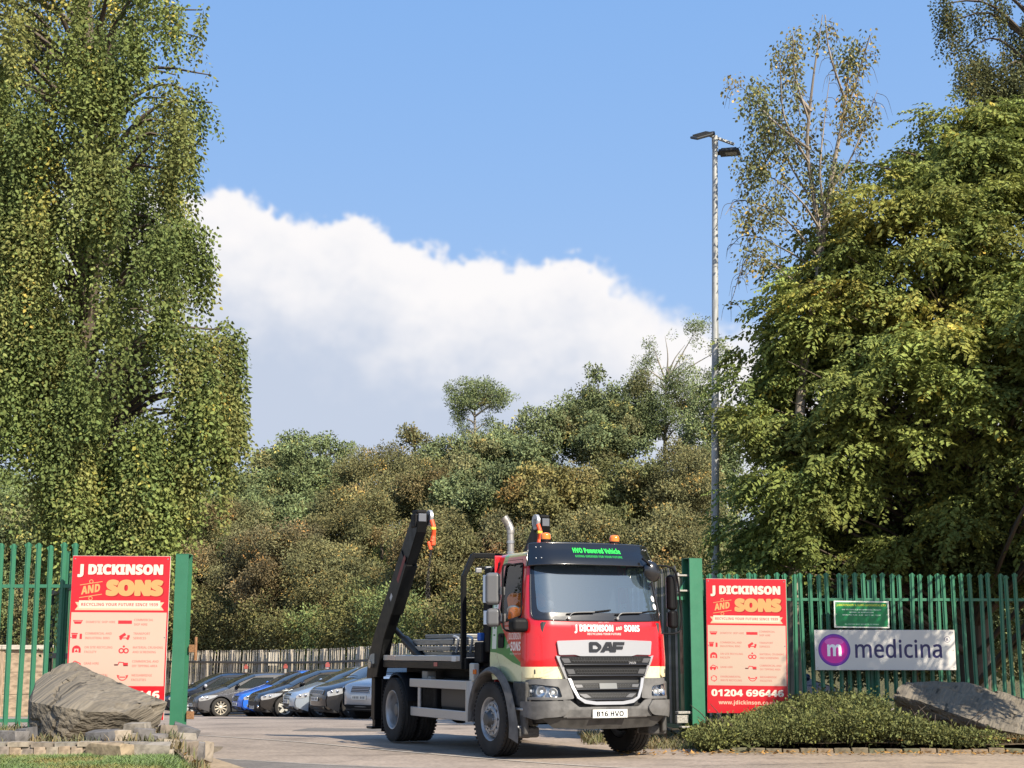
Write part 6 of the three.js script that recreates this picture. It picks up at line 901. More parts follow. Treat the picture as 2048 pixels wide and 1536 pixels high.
  // number plate
  const np = canvasTex(512, 128, (x, w, h) => { x.fillStyle = '#f3f3ee'; x.fillRect(0, 0, w, h); x.strokeStyle = '#222'; x.lineWidth = 3; x.strokeRect(4, 4, w - 8, h - 8); text(x, 'B16 HVO', w / 2, h * 0.54, 104, '#0a0a0a', { width: w * 0.80, stroke: 4 }); });
  const p0 = bm.off(0, 0.62, 0.03), pl = new THREE.Group(); pl.name = 'number_plate'; lorry.add(pl);
  mesh('plate_backing', [bx(0.53, 0.125, 0.012, 0, 0.605, p0.z + 0.0, 0.004)], plasticDark, pl);
  mesh('plate_face', [new THREE.PlaneGeometry(0.52, 0.111).translate(0, 0.605, p0.z + 0.0085)], new THREE.MeshPhysicalMaterial({ map: np, roughness: 0.35 }), pl);
}
{ // wheel arches and steps of the front axle
  for (const q of [-1, 1]) {
    const n = 22, pos = [], idx = [], uv = [], prof = [[0.0, 1.0], [0.02, 1.075], [0.10, 1.11], [0.34, 1.11]];
    const arch = (a) => { const R = 0.60; let z = R * 1.06 * Math.cos(a), y = 0.5 + R * Math.sin(a); if (a < 0.35) z += 0.1 * (0.35 - a); return [z, y]; };
    for (let i = 0; i <= n; i++) { const a = lerp(-0.33, Math.PI + 0.10, i / n), [z, y] = arch(a), nx = Math.cos(a), ny = Math.sin(a), w = lerp(0.22, 0.09, smooth(0, 0.7, i / n)) + 0.05 * smooth(0.3, -0.3, a); [[0.8, 0.012], [1.12, 0.02], [1.165, 0.035], [1.175, 0.06], [1.13, w]].forEach(([x, o], k) => { pos.push(q * x, y + ny * o, z + nx * o); uv.push(k / 4, i / n * 3); }); if (i < n) for (let k = 0; k < 4; k++) { const v = i * 5 + k; idx.push(v, v + 1, v + 6, v, v + 6, v + 5); } }
    const g = new THREE.BufferGeometry(); g.setAttribute('position', new THREE.Float32BufferAttribute(pos, 3)); g.setAttribute('uv', new THREE.Float32BufferAttribute(uv, 2)); g.setIndex(idx); g.computeVertexNormals();
    mesh('wheel_arch', [g], plasticGrey, lorry);
    const st = new THREE.Group(); st.name = 'step_box'; lorry.add(st);
    mesh('step_panel', [bx(0.10, 0.34, 0.42, q * 1.03, 0.85, 0.84, 0.03), bx(0.30, 0.14, 0.30, q * 0.97, 0.36, 0.80, 0.03), bx(0.08, 0.45, 0.16, q * 1.045, 0.55, 0.94, 0.03)], plasticDark, st);
    mesh('step_tread', [bx(0.16, 0.03, 0.28, q * 1.05, 0.43, 0.78, 0.01), bx(0.14, 0.03, 0.26, q * 1.03, 0.66, 0.86, 0.01)], alu, st);
  }
}
// --- wheels
function tyreGeo(R, w, x0) { const h = w / 2, p = [[0.295, -h * 0.92], [0.33, -h * 0.98], [0.40, -h * 1.02], [R - 0.05, -h], [R - 0.012, -h * 0.9]]; const gr = [-0.62, -0.22, 0.22, 0.62]; let last = -0.84; for (const g of gr) { p.push([R, h * last], [R, h * (g - 0.05)], [R - 0.014, h * (g - 0.035)], [R - 0.014, h * (g + 0.035)], [R, h * (g + 0.05)]); last = g + 0.06; } p.push([R, h * 0.84], [R - 0.012, h * 0.9], [R - 0.05, h], [0.40, h * 1.02], [0.33, h * 0.98], [0.295, h * 0.92]); return toCreasedNormals(latheX(p.map(([a, b]) => [a, b + x0]), 56), 0.5); }
function treadGeo(R, w, x0) { const o = [], h = w / 2; for (let i = 0; i < 48; i++) { const a = i / 48 * 6.283; for (const q of [-1, 1]) o.push(box(h * 0.30, 0.012, 0.030, x0 + q * h * 0.86, R - 0.006, 0).applyMatrix4(new THREE.Matrix4().makeRotationX(a + (q > 0 ? 0.06 : 0)))); } return o; }
function discGeo(R, r0, hole, hn, hr, thick) { const s = new THREE.Shape(); s.absarc(0, 0, R, 0, Math.PI * 2); const c = new THREE.Path(); c.absarc(0, 0, r0, 0, Math.PI * 2); s.holes.push(c); for (let i = 0; i < hn; i++) { const a = i / hn * 6.283, e = new THREE.Path(); e.absellipse(Math.cos(a) * hole, Math.sin(a) * hole, hr, hr * 0.72, 0, Math.PI * 2, false, a); s.holes.push(e); } return new THREE.ExtrudeGeometry(s, { depth: thick, bevelEnabled: true, bevelSize: 0.003, bevelThickness: 0.003, bevelSegments: 1, curveSegments: 24 }).rotateY(Math.PI / 2); }
function wheel(x, z, q, front) {                                          // q = -1 viewer's left
  const w = new THREE.Group(); w.name = 'wheel'; lorry.add(w); w.position.set(x, 0.5, z); w.rotation.y = q < 0 ? Math.PI : 0; if (front) w.rotation.y += 0.05;
  const g = new THREE.Group();
  if (front) {
    mesh('tyre', [tyreGeo(0.5, 0.29, 0), ...treadGeo(0.5, 0.29, 0)], rubber, w);
    mesh('rim', [latheX([[0.285, -0.13], [0.27, -0.06], [0.262, 0.0], [0.268, 0.08], [0.285, 0.125], [0.302, 0.135], [0.306, 0.128], [0.295, 0.118]], 48), latheX([[0.262, 0.0], [0.255, 0.055], [0.235, 0.085], [0.215, 0.10]], 48), discGeo(0.222, 0.09, 0.186, 10, 0.030, 0.012).translate(0.094, 0, 0), latheX([[0.175, 0.108], [0.172, 0.125], [0.155, 0.13], [0.12, 0.13]], 40)], wheelSilver, w);
    mesh('hub', [latheX([[0.125, 0.10], [0.12, 0.135], [0.095, 0.15], [0.085, 0.19], [0.075, 0.20], [0.0, 0.205]], 32)], mat([0.10, 0.10, 0.10], 0.5, 0.4), w);
    mesh('wheel_nut', range(0, 9, 1).map((i) => { const a = i / 10 * 6.283 + 0.3; return new THREE.CylinderGeometry(0.015, 0.015, 0.045, 6).rotateZ(Math.PI / 2).translate(0.145, Math.cos(a) * 0.142, Math.sin(a) * 0.142); }), chrome, w).userData.kind = 'stuff';
    mesh('brake_drum', [latheX([[0.0, -0.12], [0.20, -0.12], [0.20, 0.03], [0.0, 0.03]], 24)], blackMatt, w);
  } else {
    mesh('tyre', [tyreGeo(0.5, 0.27, 0.0), ...treadGeo(0.5, 0.27, 0)], rubber, w); mesh('tyre', [tyreGeo(0.5, 0.27, -0.33), ...treadGeo(0.5, 0.27, -0.33)], rubber, w);
    mesh('rim', [latheX([[0.306, 0.125], [0.302, 0.133], [0.285, 0.122], [0.268, 0.08], [0.262, -0.02], [0.25, -0.07], [0.235, -0.085]], 48), discGeo(0.24, 0.09, 0.19, 10, 0.028, 0.012).translate(-0.10, 0, 0)], wheelSilver, w);
    mesh('hub', [latheX([[0.13, -0.09], [0.125, 0.0], [0.10, 0.06], [0.07, 0.07], [0, 0.072]], 32)], mat([0.16, 0.16, 0.16], 0.5, 0.4), w);
    mesh('wheel_nut', range(0, 9, 1).map((i) => { const a = i / 10 * 6.283 + 0.3; return new THREE.CylinderGeometry(0.016, 0.016, 0.04, 6).rotateZ(Math.PI / 2).translate(-0.07, Math.cos(a) * 0.155, Math.sin(a) * 0.155); }), steelMat, w).userData.kind = 'stuff';
    mesh('brake_drum', [latheX([[0.0, -0.45], [0.21, -0.45], [0.21, -0.11], [0.0, -0.11]], 24)], blackMatt, w);
  }
}
const RZ = -3.80;
for (const q of [-1, 1]) { wheel(q * 1.0, 0, q, true); wheel(q * 1.06, RZ, q, false); }
{ // chassis, axles, tanks, deck
  mesh('chassis_rail', [bx(0.08, 0.24, 6.2, -0.42, 0.92, -1.9), bx(0.08, 0.24, 6.2, 0.42, 0.92, -1.9), bx(0.9, 0.2, 0.1, 0, 0.92, -4.9), bx(0.9, 0.2, 0.1, 0, 0.92, -2.6), bx(0.9, 0.2, 0.1, 0, 0.92, -0.9)], blackMatt, lorry);
  mesh('axle', [cyl(0.07, 0.07, [-0.85, 0.48, 0], [0.85, 0.48, 0], 12), cyl(0.09, 0.09, [-0.85, 0.5, RZ], [0.85, 0.5, RZ], 12), new THREE.SphereGeometry(0.24, 16, 12).translate(0, 0.5, RZ), cyl(0.05, 0.05, [0, 0.55, -0.8], [0, 0.52, RZ + 0.2], 10)], blackMatt, lorry);
  mesh('engine_block', [bx(0.7, 0.7, 1.3, 0, 0.78, 0.45, 0.06), bx(0.9, 0.55, 0.2, 0, 0.75, 1.1, 0.04)], blackMatt, lorry);
  for (const q of [-1, 1]) { mesh('fuel_tank', [bx(0.42, 0.5, 1.2, q * 0.74, 0.78, -1.75, 0.08)], mat([0.03, 0.03, 0.032], 0.45), lorry); mesh('leaf_spring', [tube([[q * 0.5, 0.74, -4.5], [q * 0.5, 0.6, RZ], [q * 0.5, 0.74, -3.1]], 0.035, 6), tube([[q * 0.5, 0.7, -0.6], [q * 0.5, 0.55, 0], [q * 0.5, 0.7, 0.6]], 0.035, 6)], blackMatt, lorry); }
  mesh('air_tank', [cyl(0.11, 0.11, [-0.75, 0.86, -2.5], [-0.75, 0.86, -3.0], 14)], blackMatt, lorry);
  mesh('subframe', [bx(1.55, 0.36, 3.5, 0, 1.02, -2.55, 0.03), bx(1.7, 0.4, 0.7, 0, 1.0, -0.75, 0.03)], blackMatt, lorry); mesh('battery_box', [bx(0.5, 0.42, 0.6, -0.72, 0.74, -2.75, 0.03), bx(0.5, 0.42, 0.6, 0.72, 0.74, -2.75, 0.03)], blackMatt, lorry).userData.kind = 'stuff';
  mesh('valve_block', [bx(0.16, 0.2, 0.22, -0.95, 1.02, -2.8, 0.02), bx(0.1, 0.12, 0.12, -1.0, 0.98, -2.55, 0.02), bx(0.08, 0.1, 0.14, -1.0, 0.95, -3.0, 0.02)], mat([0.33, 0.32, 0.29], 0.7), lorry);
  // deck
  mesh('deck', [bx(2.1, 0.10, 4.0, 0, 1.26, -3.0), bx(2.16, 0.16, 0.10, 0, 1.24, -1.05)], blackMatt, lorry);
  for (const q of [-1, 1]) { mesh('deck_side_rail', [bx(0.05, 0.085, 3.3, q * 1.10, 1.315, -2.80, 0.012)], alu, lorry); mesh('deck_side_channel', [bx(0.04, 0.11, 3.4, q * 1.095, 1.215, -2.78, 0.012)], blackPaint, lorry); mesh('reflector_tape', [bx(0.006, 0.075, 0.36, q * 1.127, 1.315, -4.05, 0.002)], mat([0.62, 0.5, 0.42], 0.4), lorry); mesh('marker_plate', [bx(0.006, 0.06, 0.14, q * 1.117, 1.225, -2.1, 0.002)], mat([0.5, 0.12, 0.1], 0.4), lorry); }
  mesh('reflector_tape', [bx(0.006, 0.08, 0.16, -1.127, 1.31, -1.35, 0.002)], mat([0.7, 0.7, 0.68], 0.4), lorry);
  // stacked aluminium sheets and straps on the deck
  mesh('ramp_stack', [bx(1.3, 0.09, 1.75, -0.30, 1.37, -2.75, 0.01), bx(1.34, 0.07, 1.75, -0.32, 1.46, -2.72, 0.01), bx(1.28, 0.09, 1.7, -0.30, 1.56, -2.72, 0.012), bx(1.1, 0.06, 1.6, -0.2, 1.65, -2.72, 0.012)], mat([0.36, 0.36, 0.35], 0.4, 0.6, { map: T.wear }), lorry);
  mesh('ramp_handle', [tube([[-0.9, 1.40, -1.80], [-0.9, 1.60, -1.72], [-0.9, 1.64, -1.9]], 0.022, 8), tube([[-0.7, 1.40, -1.74], [-0.7, 1.60, -1.66], [-0.7, 1.64, -1.84]], 0.022, 8)], alu, lorry);
  mesh('strap', [bx(0.02, 0.05, 0.3, -0.965, 1.46, -2.9, 0.004)], mat([0.5, 0.05, 0.04], 0.8), lorry);
  // frame behind the cab
  const fr = (x0) => [[x0, 1.3, -0.98], [x0, 2.42, -0.98], [x0 * 0.93, 2.70, -0.98]];
  const frame = mesh('headboard_frame', [...[-1, 1].flatMap((q) => [bar([q * 1.07, 1.25, -1.12], [q * 1.07, 2.52, -1.12], 0.075, 0.07, 0.01), bar([q * 1.07, 2.50, -1.12], [q * 0.92, 2.82, -1.12], 0.075, 0.07, 0.01)]), bar([-0.935, 2.81, -1.12], [0.935, 2.81, -1.12], 0.07, 0.075, 0.01), bar([-0.92, 2.62, -0.95], [0.92, 2.62, -0.95], 0.045, 0.045)], blackPaint, lorry);
  mesh('frame_work_lamp', [bx(0.09, 0.07, 0.06, -0.93, 2.58, -0.9, 0.01), bx(0.09, 0.07, 0.06, -0.8, 2.60, -0.84, 0.01)], mat([0.4, 0.4, 0.4], 0.3, 0.5), frame);
  mesh('hydraulic_tank', [bx(0.55, 1.05, 0.34, -0.62, 1.72, -0.66, 0.04), bx(0.7, 1.4, 0.25, 0.3, 1.9, -0.62, 0.04), bx(0.36, 0.3, 0.3, -0.82, 1.4, -0.75, 0.03)], blackMatt, lorry);
  mesh('air_intake', [bx(0.2, 1.2, 0.2, -0.86, 2.0, -0.52, 0.03)], blackMatt, lorry);
  mesh('blue_cap', [bx(0.08, 0.12, 0.12, -0.93, 1.62, -0.80, 0.02)], mat([0.03, 0.13, 0.5], 0.5), lorry);
  mesh('hose', [[[-0.7, 1.3, -1.0], [-0.6, 1.6, -1.12], [-0.5, 2.0, -1.05]], [[-0.45, 1.3, -1.0], [-0.35, 1.7, -1.15], [-0.3, 2.2, -1.05]], [[0.2, 1.3, -1.0], [0.3, 1.7, -1.12], [0.2, 2.3, -1.02]]].map((p) => tube(p, 0.022, 6)), blackMatt, lorry).userData.kind = 'stuff';
  // exhaust stack
  const ex = mesh('exhaust_stack', [cyl(0.052, 0.052, [-0.46, 1.4, -0.80], [-0.46, 3.14, -0.80], 18), tube([[-0.46, 3.12, -0.80], [-0.46, 3.18, -0.80], [-0.48, 3.25, -0.82], [-0.55, 3.37, -0.84]], 0.058, 14, 12)], mat([0.50, 0.47, 0.43], 0.38, 0.7, { map: T.wear }), lorry);
  mesh('exhaust_clamp', [cyl(0.06, 0.06, [-0.46, 2.98, -0.80], [-0.46, 3.02, -0.80], 18), cyl(0.06, 0.06, [-0.46, 2.82, -0.80], [-0.46, 2.86, -0.80], 18)], steelMat, ex);
  // side guards
  for (const q of [-1, 1]) {
    const sg = new THREE.Group(); sg.name = 'side_guard'; lorry.add(sg);
    mesh('guard_rail', [bx(0.03, 0.13, 2.35, q * 1.10, 0.935, -2.05, 0.012)], alu, sg); mesh('guard_rail', [bx(0.03, 0.14, 2.30, q * 1.10, 0.50, -2.02, 0.012)], alu, sg);
    mesh('guard_upright', [bx(0.03, 0.5, 0.09, q * 1.085, 0.72, -2.85, 0.008)], alu, sg); mesh('guard_end', [cyl(0.1, 0.1, [q * 1.03, 0.42, -0.87], [q * 1.03, 1.0, -0.87], 20), bx(0.06, 0.58, 0.12, q * 1.085, 0.71, -0.88, 0.02)], alu, sg);
    mesh('side_marker', [bx(0.03, 0.07, 0.09, q * 1.10, 1.13, -0.62, 0.01)], lensAmber, lorry); mesh('filler_box', [bx(0.10, 0.26, 0.16, q * 1.03, 1.12, -0.80, 0.02)], mat([0.55, 0.53, 0.46], 0.6), lorry);
    // rear mudguard and flap
    const n = 14, pos = [], idx = [], uv = []; for (let i = 0; i <= n; i++) { const a = lerp(0.25, Math.PI - 0.1, i / n), z = RZ + 0.58 * Math.cos(a), y = 0.5 + 0.59 * Math.sin(a); [[0.70, 0], [1.13, 0], [1.14, -0.04]].forEach(([x, o], k) => { pos.push(q * x, y + o, z); uv.push(k, i); }); if (i < n) for (let k = 0; k < 2; k++) { const v = i * 3 + k; idx.push(v, v + 1, v + 4, v, v + 4, v + 3); } } const g = new THREE.BufferGeometry(); g.setAttribute('position', new THREE.Float32BufferAttribute(pos, 3)); g.setAttribute('uv', new THREE.Float32BufferAttribute(uv, 2)); g.setIndex(idx); g.computeVertexNormals();
    mesh('mudguard', [g, bx(0.46, 0.85, 0.02, q * 0.92, 0.55, RZ - 0.62, 0.006)], blackMatt, lorry);
    // stabiliser leg at the rear
    mesh('stabiliser_leg', [bx(0.16, 1.25, 0.18, q * 1.03, 0.92, -4.98, 0.015), bx(0.12, 0.2, 0.14, q * 1.03, 0.28, -4.98, 0.01), bx(0.28, 0.04, 0.28, q * 1.03, 0.17, -4.98, 0.01)], blackPaint, lorry);
    mesh('tail_lamp_bar', [bx(0.3, 0.14, 0.05, q * 0.72, 0.8, -5.1, 0.01)], mat([0.3, 0.02, 0.02], 0.3), lorry);
    mesh('work_lamp', [cyl(0.075, 0.085, [q * 1.10, 1.30, -4.85], [q * 1.18, 1.30, -4.80], 16)], mat([0.45, 0.45, 0.45], 0.25, 0.5), lorry);
  }
}
{ // lifting arms
  for (const q of [-1, 1]) {
    const a = new THREE.Group(); a.name = 'lifting_arm'; lorry.add(a); a.position.z = -0.3; const x = q * 1.08;
    const base = V(x, 1.25, -4.62), mid = V(x, 1.72, -4.28), elbow = V(x, 2.05, -3.92), tip = V(x, 3.42, -2.72);
    mesh('arm_box', [extrX([[-4.86, 0.98], [-4.36, 1.02], [-4.05, 1.62], [-3.60, 2.1], [-2.56, 3.28], [-2.52, 3.42], [-2.70, 3.50], [-2.84, 3.46], [-4.02, 2.22], [-4.52, 1.68], [-4.80, 1.30]].map(([z, y]) => [z, y]), x - 0.085, x + 0.085, 0.012)], blackPaint, a);
    mesh('arm_sleeve', [extrX([[-3.62, 2.02], [-2.98, 2.76], [-3.20, 3.02], [-3.92, 2.28]], x - 0.10, x + 0.10, 0.01)], blackPaint, a);
    mesh('pivot_pin', [cyl(0.08, 0.08, [x - 0.13, 1.22, -4.6], [x + 0.13, 1.22, -4.6], 16)], steelMat, a);
    mesh('arm_decal', [patch2(x + q * 0.1015, [[-3.32, 2.50], [-2.98, 2.88], [-3.05, 2.94], [-3.40, 2.56]])], mat([0.20, 0.02, 0.02], 0.5), a);
    mesh('arm_label', [patch2(x + q * 0.1015, [[-3.66, 2.22], [-3.58, 2.30], [-3.64, 2.36], [-3.72, 2.28]])], mat([0.6, 0.6, 0.6], 0.5), a);
    mesh('ram', [cyl(0.075, 0.075, [x - q * 0.12, 1.30, -2.7], [x - q * 0.12, 1.60, -3.55], 16), cyl(0.045, 0.045, [x - q * 0.12, 1.58, -3.5], [x - q * 0.12, 1.80, -4.1], 12)], blackPaint, a);
    // head with lamp, hook and tag
    mesh('arm_head', [bx(0.22, 0.22, 0.20, x, 3.46, -2.66, 0.02), bx(0.16, 0.05, 0.24, x, 3.60, -2.66, 0.01)], blackMatt, a);
    mesh('work_lamp', [bx(0.13, 0.13, 0.05, x + 0.0, 3.50, -2.53, 0.01)], mat([0.16, 0.17, 0.19], 0.2, 0.3), a);
    mesh('sheave', [cyl(0.11, 0.11, [x + (q > 0 ? -0.17 : 0.12), 3.52, -2.58], [x + (q > 0 ? -0.12 : 0.17), 3.52, -2.58], 20), bx(0.05, 0.2, 0.16, x + (q > 0 ? -0.145 : 0.145), 3.48, -2.58, 0.04)], alu, a);
    const orange = mat([0.85, 0.10, 0.03], 0.55), hx = x + (q > 0 ? -0.15 : 0.15);
    mesh('hook', [tube([[hx, 3.46, -2.50], [hx + 0.02, 3.34, -2.46], [hx + 0.03, 3.22, -2.50], [hx, 3.12, -2.48]], 0.038, 8), bx(0.07, 0.14, 0.06, hx + 0.02, 3.13, -2.48, 0.02), bx(0.06, 0.14, 0.05, hx - 0.03, 3.06, -2.50, 0.02, [0, 0, 0.3])], orange, a);
    mesh('hook_band', [bx(0.08, 0.05, 0.07, hx + 0.012, 3.33, -2.46, 0.015)], mat([0.75, 0.62, 0.05], 0.5), a);
    const links = []; for (let c = 0; c < 3; c++) for (let i = 0; i < 16; i++) { const y = 3.04 - i * 0.052, sway = 0.03 * c - 0.03 + 0.015 * Math.sin(i * 0.4 + c); if (c === 1 && i > 9) continue; const g = new THREE.TorusGeometry(0.022, 0.0065, 5, 10).scale(0.75, 1.35, 0.75); if (i % 2) g.rotateY(Math.PI / 2); links.push(g.translate(hx + sway - 0.04 * (i / 16), y, -2.50 - 0.05 * c)); }
    mesh('chain', links, mat([0.05, 0.045, 0.04], 0.5, 0.6), a).userData.kind = 'stuff';
  }
  mesh('arm_cross_shaft', [cyl(0.08, 0.08, [-1.08, 1.22, -4.9], [1.08, 1.22, -4.9], 14)], blackPaint, lorry);
}
function patch2(x, zy) { const pos = [], idx = []; zy.forEach(([z, y]) => pos.push(x, y, z)); for (let i = 1; i < zy.length - 1; i++) idx.push(0, i, i + 1); const g = new THREE.BufferGeometry(); g.setAttribute('position', new THREE.Float32BufferAttribute(pos, 3)); g.setIndex(idx); g.computeVertexNormals(); return g; }
{ // mirrors
  const mg = mat([0.13, 0.13, 0.133], 0.42), glassM = mat([0.5, 0.52, 0.55], 0.03, 1);
  const L = new THREE.Group(); L.name = 'mirror'; lorry.add(L);
  mesh('mirror_housing', [bx(0.21, 0.44, 0.13, -1.255, 2.26, 0.38, 0.055, [0, -0.55, 0]), bx(0.2, 0.25, 0.13, -1.245, 1.87, 0.38, 0.055, [0, -0.55, 0])], mg, L);
  mesh('mirror_clamp', [cyl(0.035, 0.035, [-1.17, 2.18, 0.50], [-1.17, 2.28, 0.52], 14), cyl(0.038, 0.038, [-1.16, 1.82, 0.50], [-1.16, 1.92, 0.52], 14)], mat([0.3, 0.3, 0.3], 0.35, 0.5), L);
  mesh('mirror_arm', [tube([[-0.98, 2.58, 0.52], [-1.12, 2.59, 0.54], [-1.18, 2.52, 0.54], [-1.17, 1.78, 0.54], [-1.14, 1.70, 0.54], [-1.03, 1.68, 0.56]], 0.016, 8)], blackMatt, L);
  mesh('mirror_glass', [bx(0.17, 0.38, 0.01, -1.29, 2.26, 0.322, 0.005, [0, -0.55, 0]), bx(0.17, 0.19, 0.01, -1.28, 1.87, 0.322, 0.005, [0, -0.55, 0])], glassM, L);
  const K = new THREE.Group(); K.name = 'kerb_mirror'; lorry.add(K); mesh('mirror_housing', [bx(0.24, 0.19, 0.22, -1.12, 1.76, 0.92, 0.06)], blackMatt, K); mesh('mirror_arm', [tube([[-1.02, 1.86, 0.7], [-1.10, 1.86, 0.82], [-1.12, 1.82, 0.92]], 0.016, 6)], blackMatt, K);
  const R = new THREE.Group(); R.name = 'mirror'; lorry.add(R);
  mesh('mirror_housing', [bx(0.17, 0.50, 0.11, 1.37, 2.24, 0.72, 0.045, [0, 0.5, 0]), bx(0.17, 0.25, 0.11, 1.38, 1.86, 0.72, 0.045, [0, 0.5, 0])], blackMatt, R);
  mesh('mirror_arm', [tube([[0.95, 2.60, 0.95], [1.15, 2.60, 0.90], [1.32, 2.56, 0.86], [1.40, 2.40, 0.84], [1.45, 1.90, 0.84], [1.42, 1.70, 0.84], [1.30, 1.66, 0.86], [1.04, 1.66, 0.90]], 0.014, 8)], blackMatt, R);
  mesh('mirror_glass', [bx(0.13, 0.44, 0.01, 1.342, 2.24, 0.666, 0.005, [0, 0.5, 0]), bx(0.13, 0.2, 0.01, 1.352, 1.86, 0.666, 0.005, [0, 0.5, 0])], glassM, R);
  const F = new THREE.Group(); F.name = 'front_mirror'; lorry.add(F); mesh('mirror_housing', [new THREE.SphereGeometry(0.13, 18, 12).scale(1.0, 1.15, 0.6).rotateZ(0.5).translate(0.80, 2.50, 1.16)], blackGloss, F); mesh('mirror_arm', [tube([[0.66, 2.68, 1.15], [0.70, 2.62, 1.22], [0.78, 2.54, 1.20]], 0.018, 6)], blackMatt, F);
}
{ // the driver: hi-vis jacket, leaning over the wheel
  const O = truckPos.clone(), p = thing('person', 'driver in an orange high visibility jacket at the wheel of the lorry', 'person', V(-0.70, 1.58, 0.22).applyAxisAngle(V(0, 1, 0), truckTurn).add(O), truckTurn);
  const field = (bones, lo, hi, cell) => { const n = Math.ceil(Math.max(hi.x - lo.x, hi.y - lo.y, hi.z - lo.z) / cell) + 2, mc = new MarchingCubes(n, new THREE.MeshBasicMaterial(), false, false, 200000), size = cell * n, k = 14 / 1; mc.reset ? mc.reset() : 0; mc.isolation = 0;
    const ab = V(0, 0, 0), ap = V(0, 0, 0), q = V(0, 0, 0); for (let z = 0; z < n; z++) for (let y = 0; y < n; y++) for (let x = 0; x < n; x++) { q.set(lo.x + x * cell, lo.y + y * cell, lo.z + z * cell); let s = 0; for (const [A, B, ra, rb] of bones) { ab.subVectors(B, A); ap.subVectors(q, A); const t = clamp(ap.dot(ab) / Math.max(1e-9, ab.lengthSq())), d = ap.addScaledVector(ab, -t).length() - lerp(ra, rb, t); s += Math.exp(-d * 45); } mc.field[x + y * n + z * n * n] = Math.log(s) / 45; }
    mc.update(); const c = mc.count, pos = new Float32Array(mc.positionArray.slice(0, c * 3)), nr = new Float32Array(mc.normalArray.slice(0, c * 3)); for (let i = 0; i < c; i++) { for (let a = 0; a < 3; a++) pos[i * 3 + a] = (pos[i * 3 + a] + 1) / 2 * size + lo.getComponent(a); }
    let g = new THREE.BufferGeometry(); g.setAttribute('position', new THREE.BufferAttribute(pos, 3)); g = mergeVertices(g, 1e-4); g.computeVertexNormals(); return g; };
  const hip = V(0, 0.12, -0.02), chest = V(0, 0.46, 0.03), neck = V(0, 0.62, 0.09), head = V(0.02, 0.76, 0.16);
  const sh = [V(-0.19, 0.54, 0.05), V(0.19, 0.54, 0.05)], el = [V(-0.27, 0.30, 0.22), V(0.27, 0.30, 0.22)], wr = [V(-0.17, 0.42, 0.42), V(0.17, 0.42, 0.42)], hand = [V(-0.155, 0.46, 0.47), V(0.155, 0.46, 0.47)];
  const knee = [V(-0.16, 0.16, 0.42), V(0.16, 0.16, 0.42)], foot = [V(-0.16, -0.24, 0.50), V(0.16, -0.24, 0.50)];
  const bones = [[hip, chest, 0.145, 0.145], [chest, neck, 0.13, 0.055], [neck, head, 0.055, 0.085], [head, head.clone().add(V(0.005, 0.05, -0.02)), 0.085, 0.09], [head.clone().add(V(0, -0.02, 0.085)), head.clone().add(V(0, 0.01, 0.08)), 0.014, 0.01]];
  for (const i of [0, 1]) { bones.push([sh[i], el[i], 0.058, 0.046], [el[i], wr[i], 0.044, 0.03], [wr[i], hand[i], 0.03, 0.036], [hip.clone().add(V(i ? 0.09 : -0.09, 0, 0)), knee[i], 0.09, 0.065], [knee[i], foot[i], 0.06, 0.045], [foot[i], foot[i].clone().add(V(0, -0.02, 0.14)), 0.04, 0.035]); for (let f = 0; f < 4; f++) { const b = hand[i].clone().add(V((i ? -1 : 1) * 0.0, 0.03 - 0.018 * f, 0.03)); bones.push([b, b.clone().add(V((i ? -1 : 1) * 0.03, 0.004, 0.03)), 0.009, 0.008]); } bones.push([hand[i], hand[i].clone().add(V((i ? -1 : 1) * 0.05, 0.03, -0.005)), 0.011, 0.009]); }
  mesh('body', field(bones, V(-0.42, -0.32, -0.25), V(0.42, 0.95, 0.75), 0.014), mat([0.36, 0.20, 0.13], 0.6), p);
  const jb = [[hip.clone().add(V(0, 0.03, 0)), chest, 0.165, 0.168], [chest, neck.clone().add(V(0, -0.05, -0.02)), 0.15, 0.085], [sh[0], sh[1], 0.08, 0.08]]; for (const i of [0, 1]) jb.push([sh[i], el[i], 0.082, 0.068], [el[i], wr[i].clone().lerp(el[i], 0.12), 0.066, 0.05]);
  const jt = canvasTex(64, 64, (x) => { x.fillStyle = '#ff6a10'; x.fillRect(0, 0, 64, 64); });
  const jm = mesh('jacket', field(jb, V(-0.42, -0.1, -0.3), V(0.42, 0.72, 0.56), 0.014), mat([0.95, 0.20, 0.015], 0.7, 0, { bumpMap: T.rough, bumpScale: 0.004 }), p);
  const band = mat([0.62, 0.62, 0.58], 0.35, 0.3); 
  mesh('reflective_band', [new THREE.TorusGeometry(0.176, 0.022, 6, 30).scale(1, 1, 0.4).rotateX(Math.PI / 2).translate(0, 0.28, 0.005), ...[0, 1].map((i) => new THREE.TorusGeometry(0.078, 0.018, 6, 20).rotateX(Math.PI / 2).applyQuaternion(new THREE.Quaternion().setFromUnitVectors(V(0, 1, 0), el[i].clone().sub(sh[i]).normalize())).translate(...sh[i].clone().lerp(el[i], 0.6).toArray())), ...[-1, 1].map((i) => tube([[i * 0.09, 0.28, 0.165], [i * 0.10, 0.50, 0.175], [i * 0.11, 0.615, 0.03], [i * 0.10, 0.5, -0.13]], 0.02, 6))], band, p);
  mesh('hair', [new THREE.SphereGeometry(0.104, 20, 12, 0, 6.3, 0, 1.7).rotateX(-0.35).translate(head.x, head.y + 0.035, head.z - 0.02)], mat([0.03, 0.022, 0.016], 0.9), p);
}
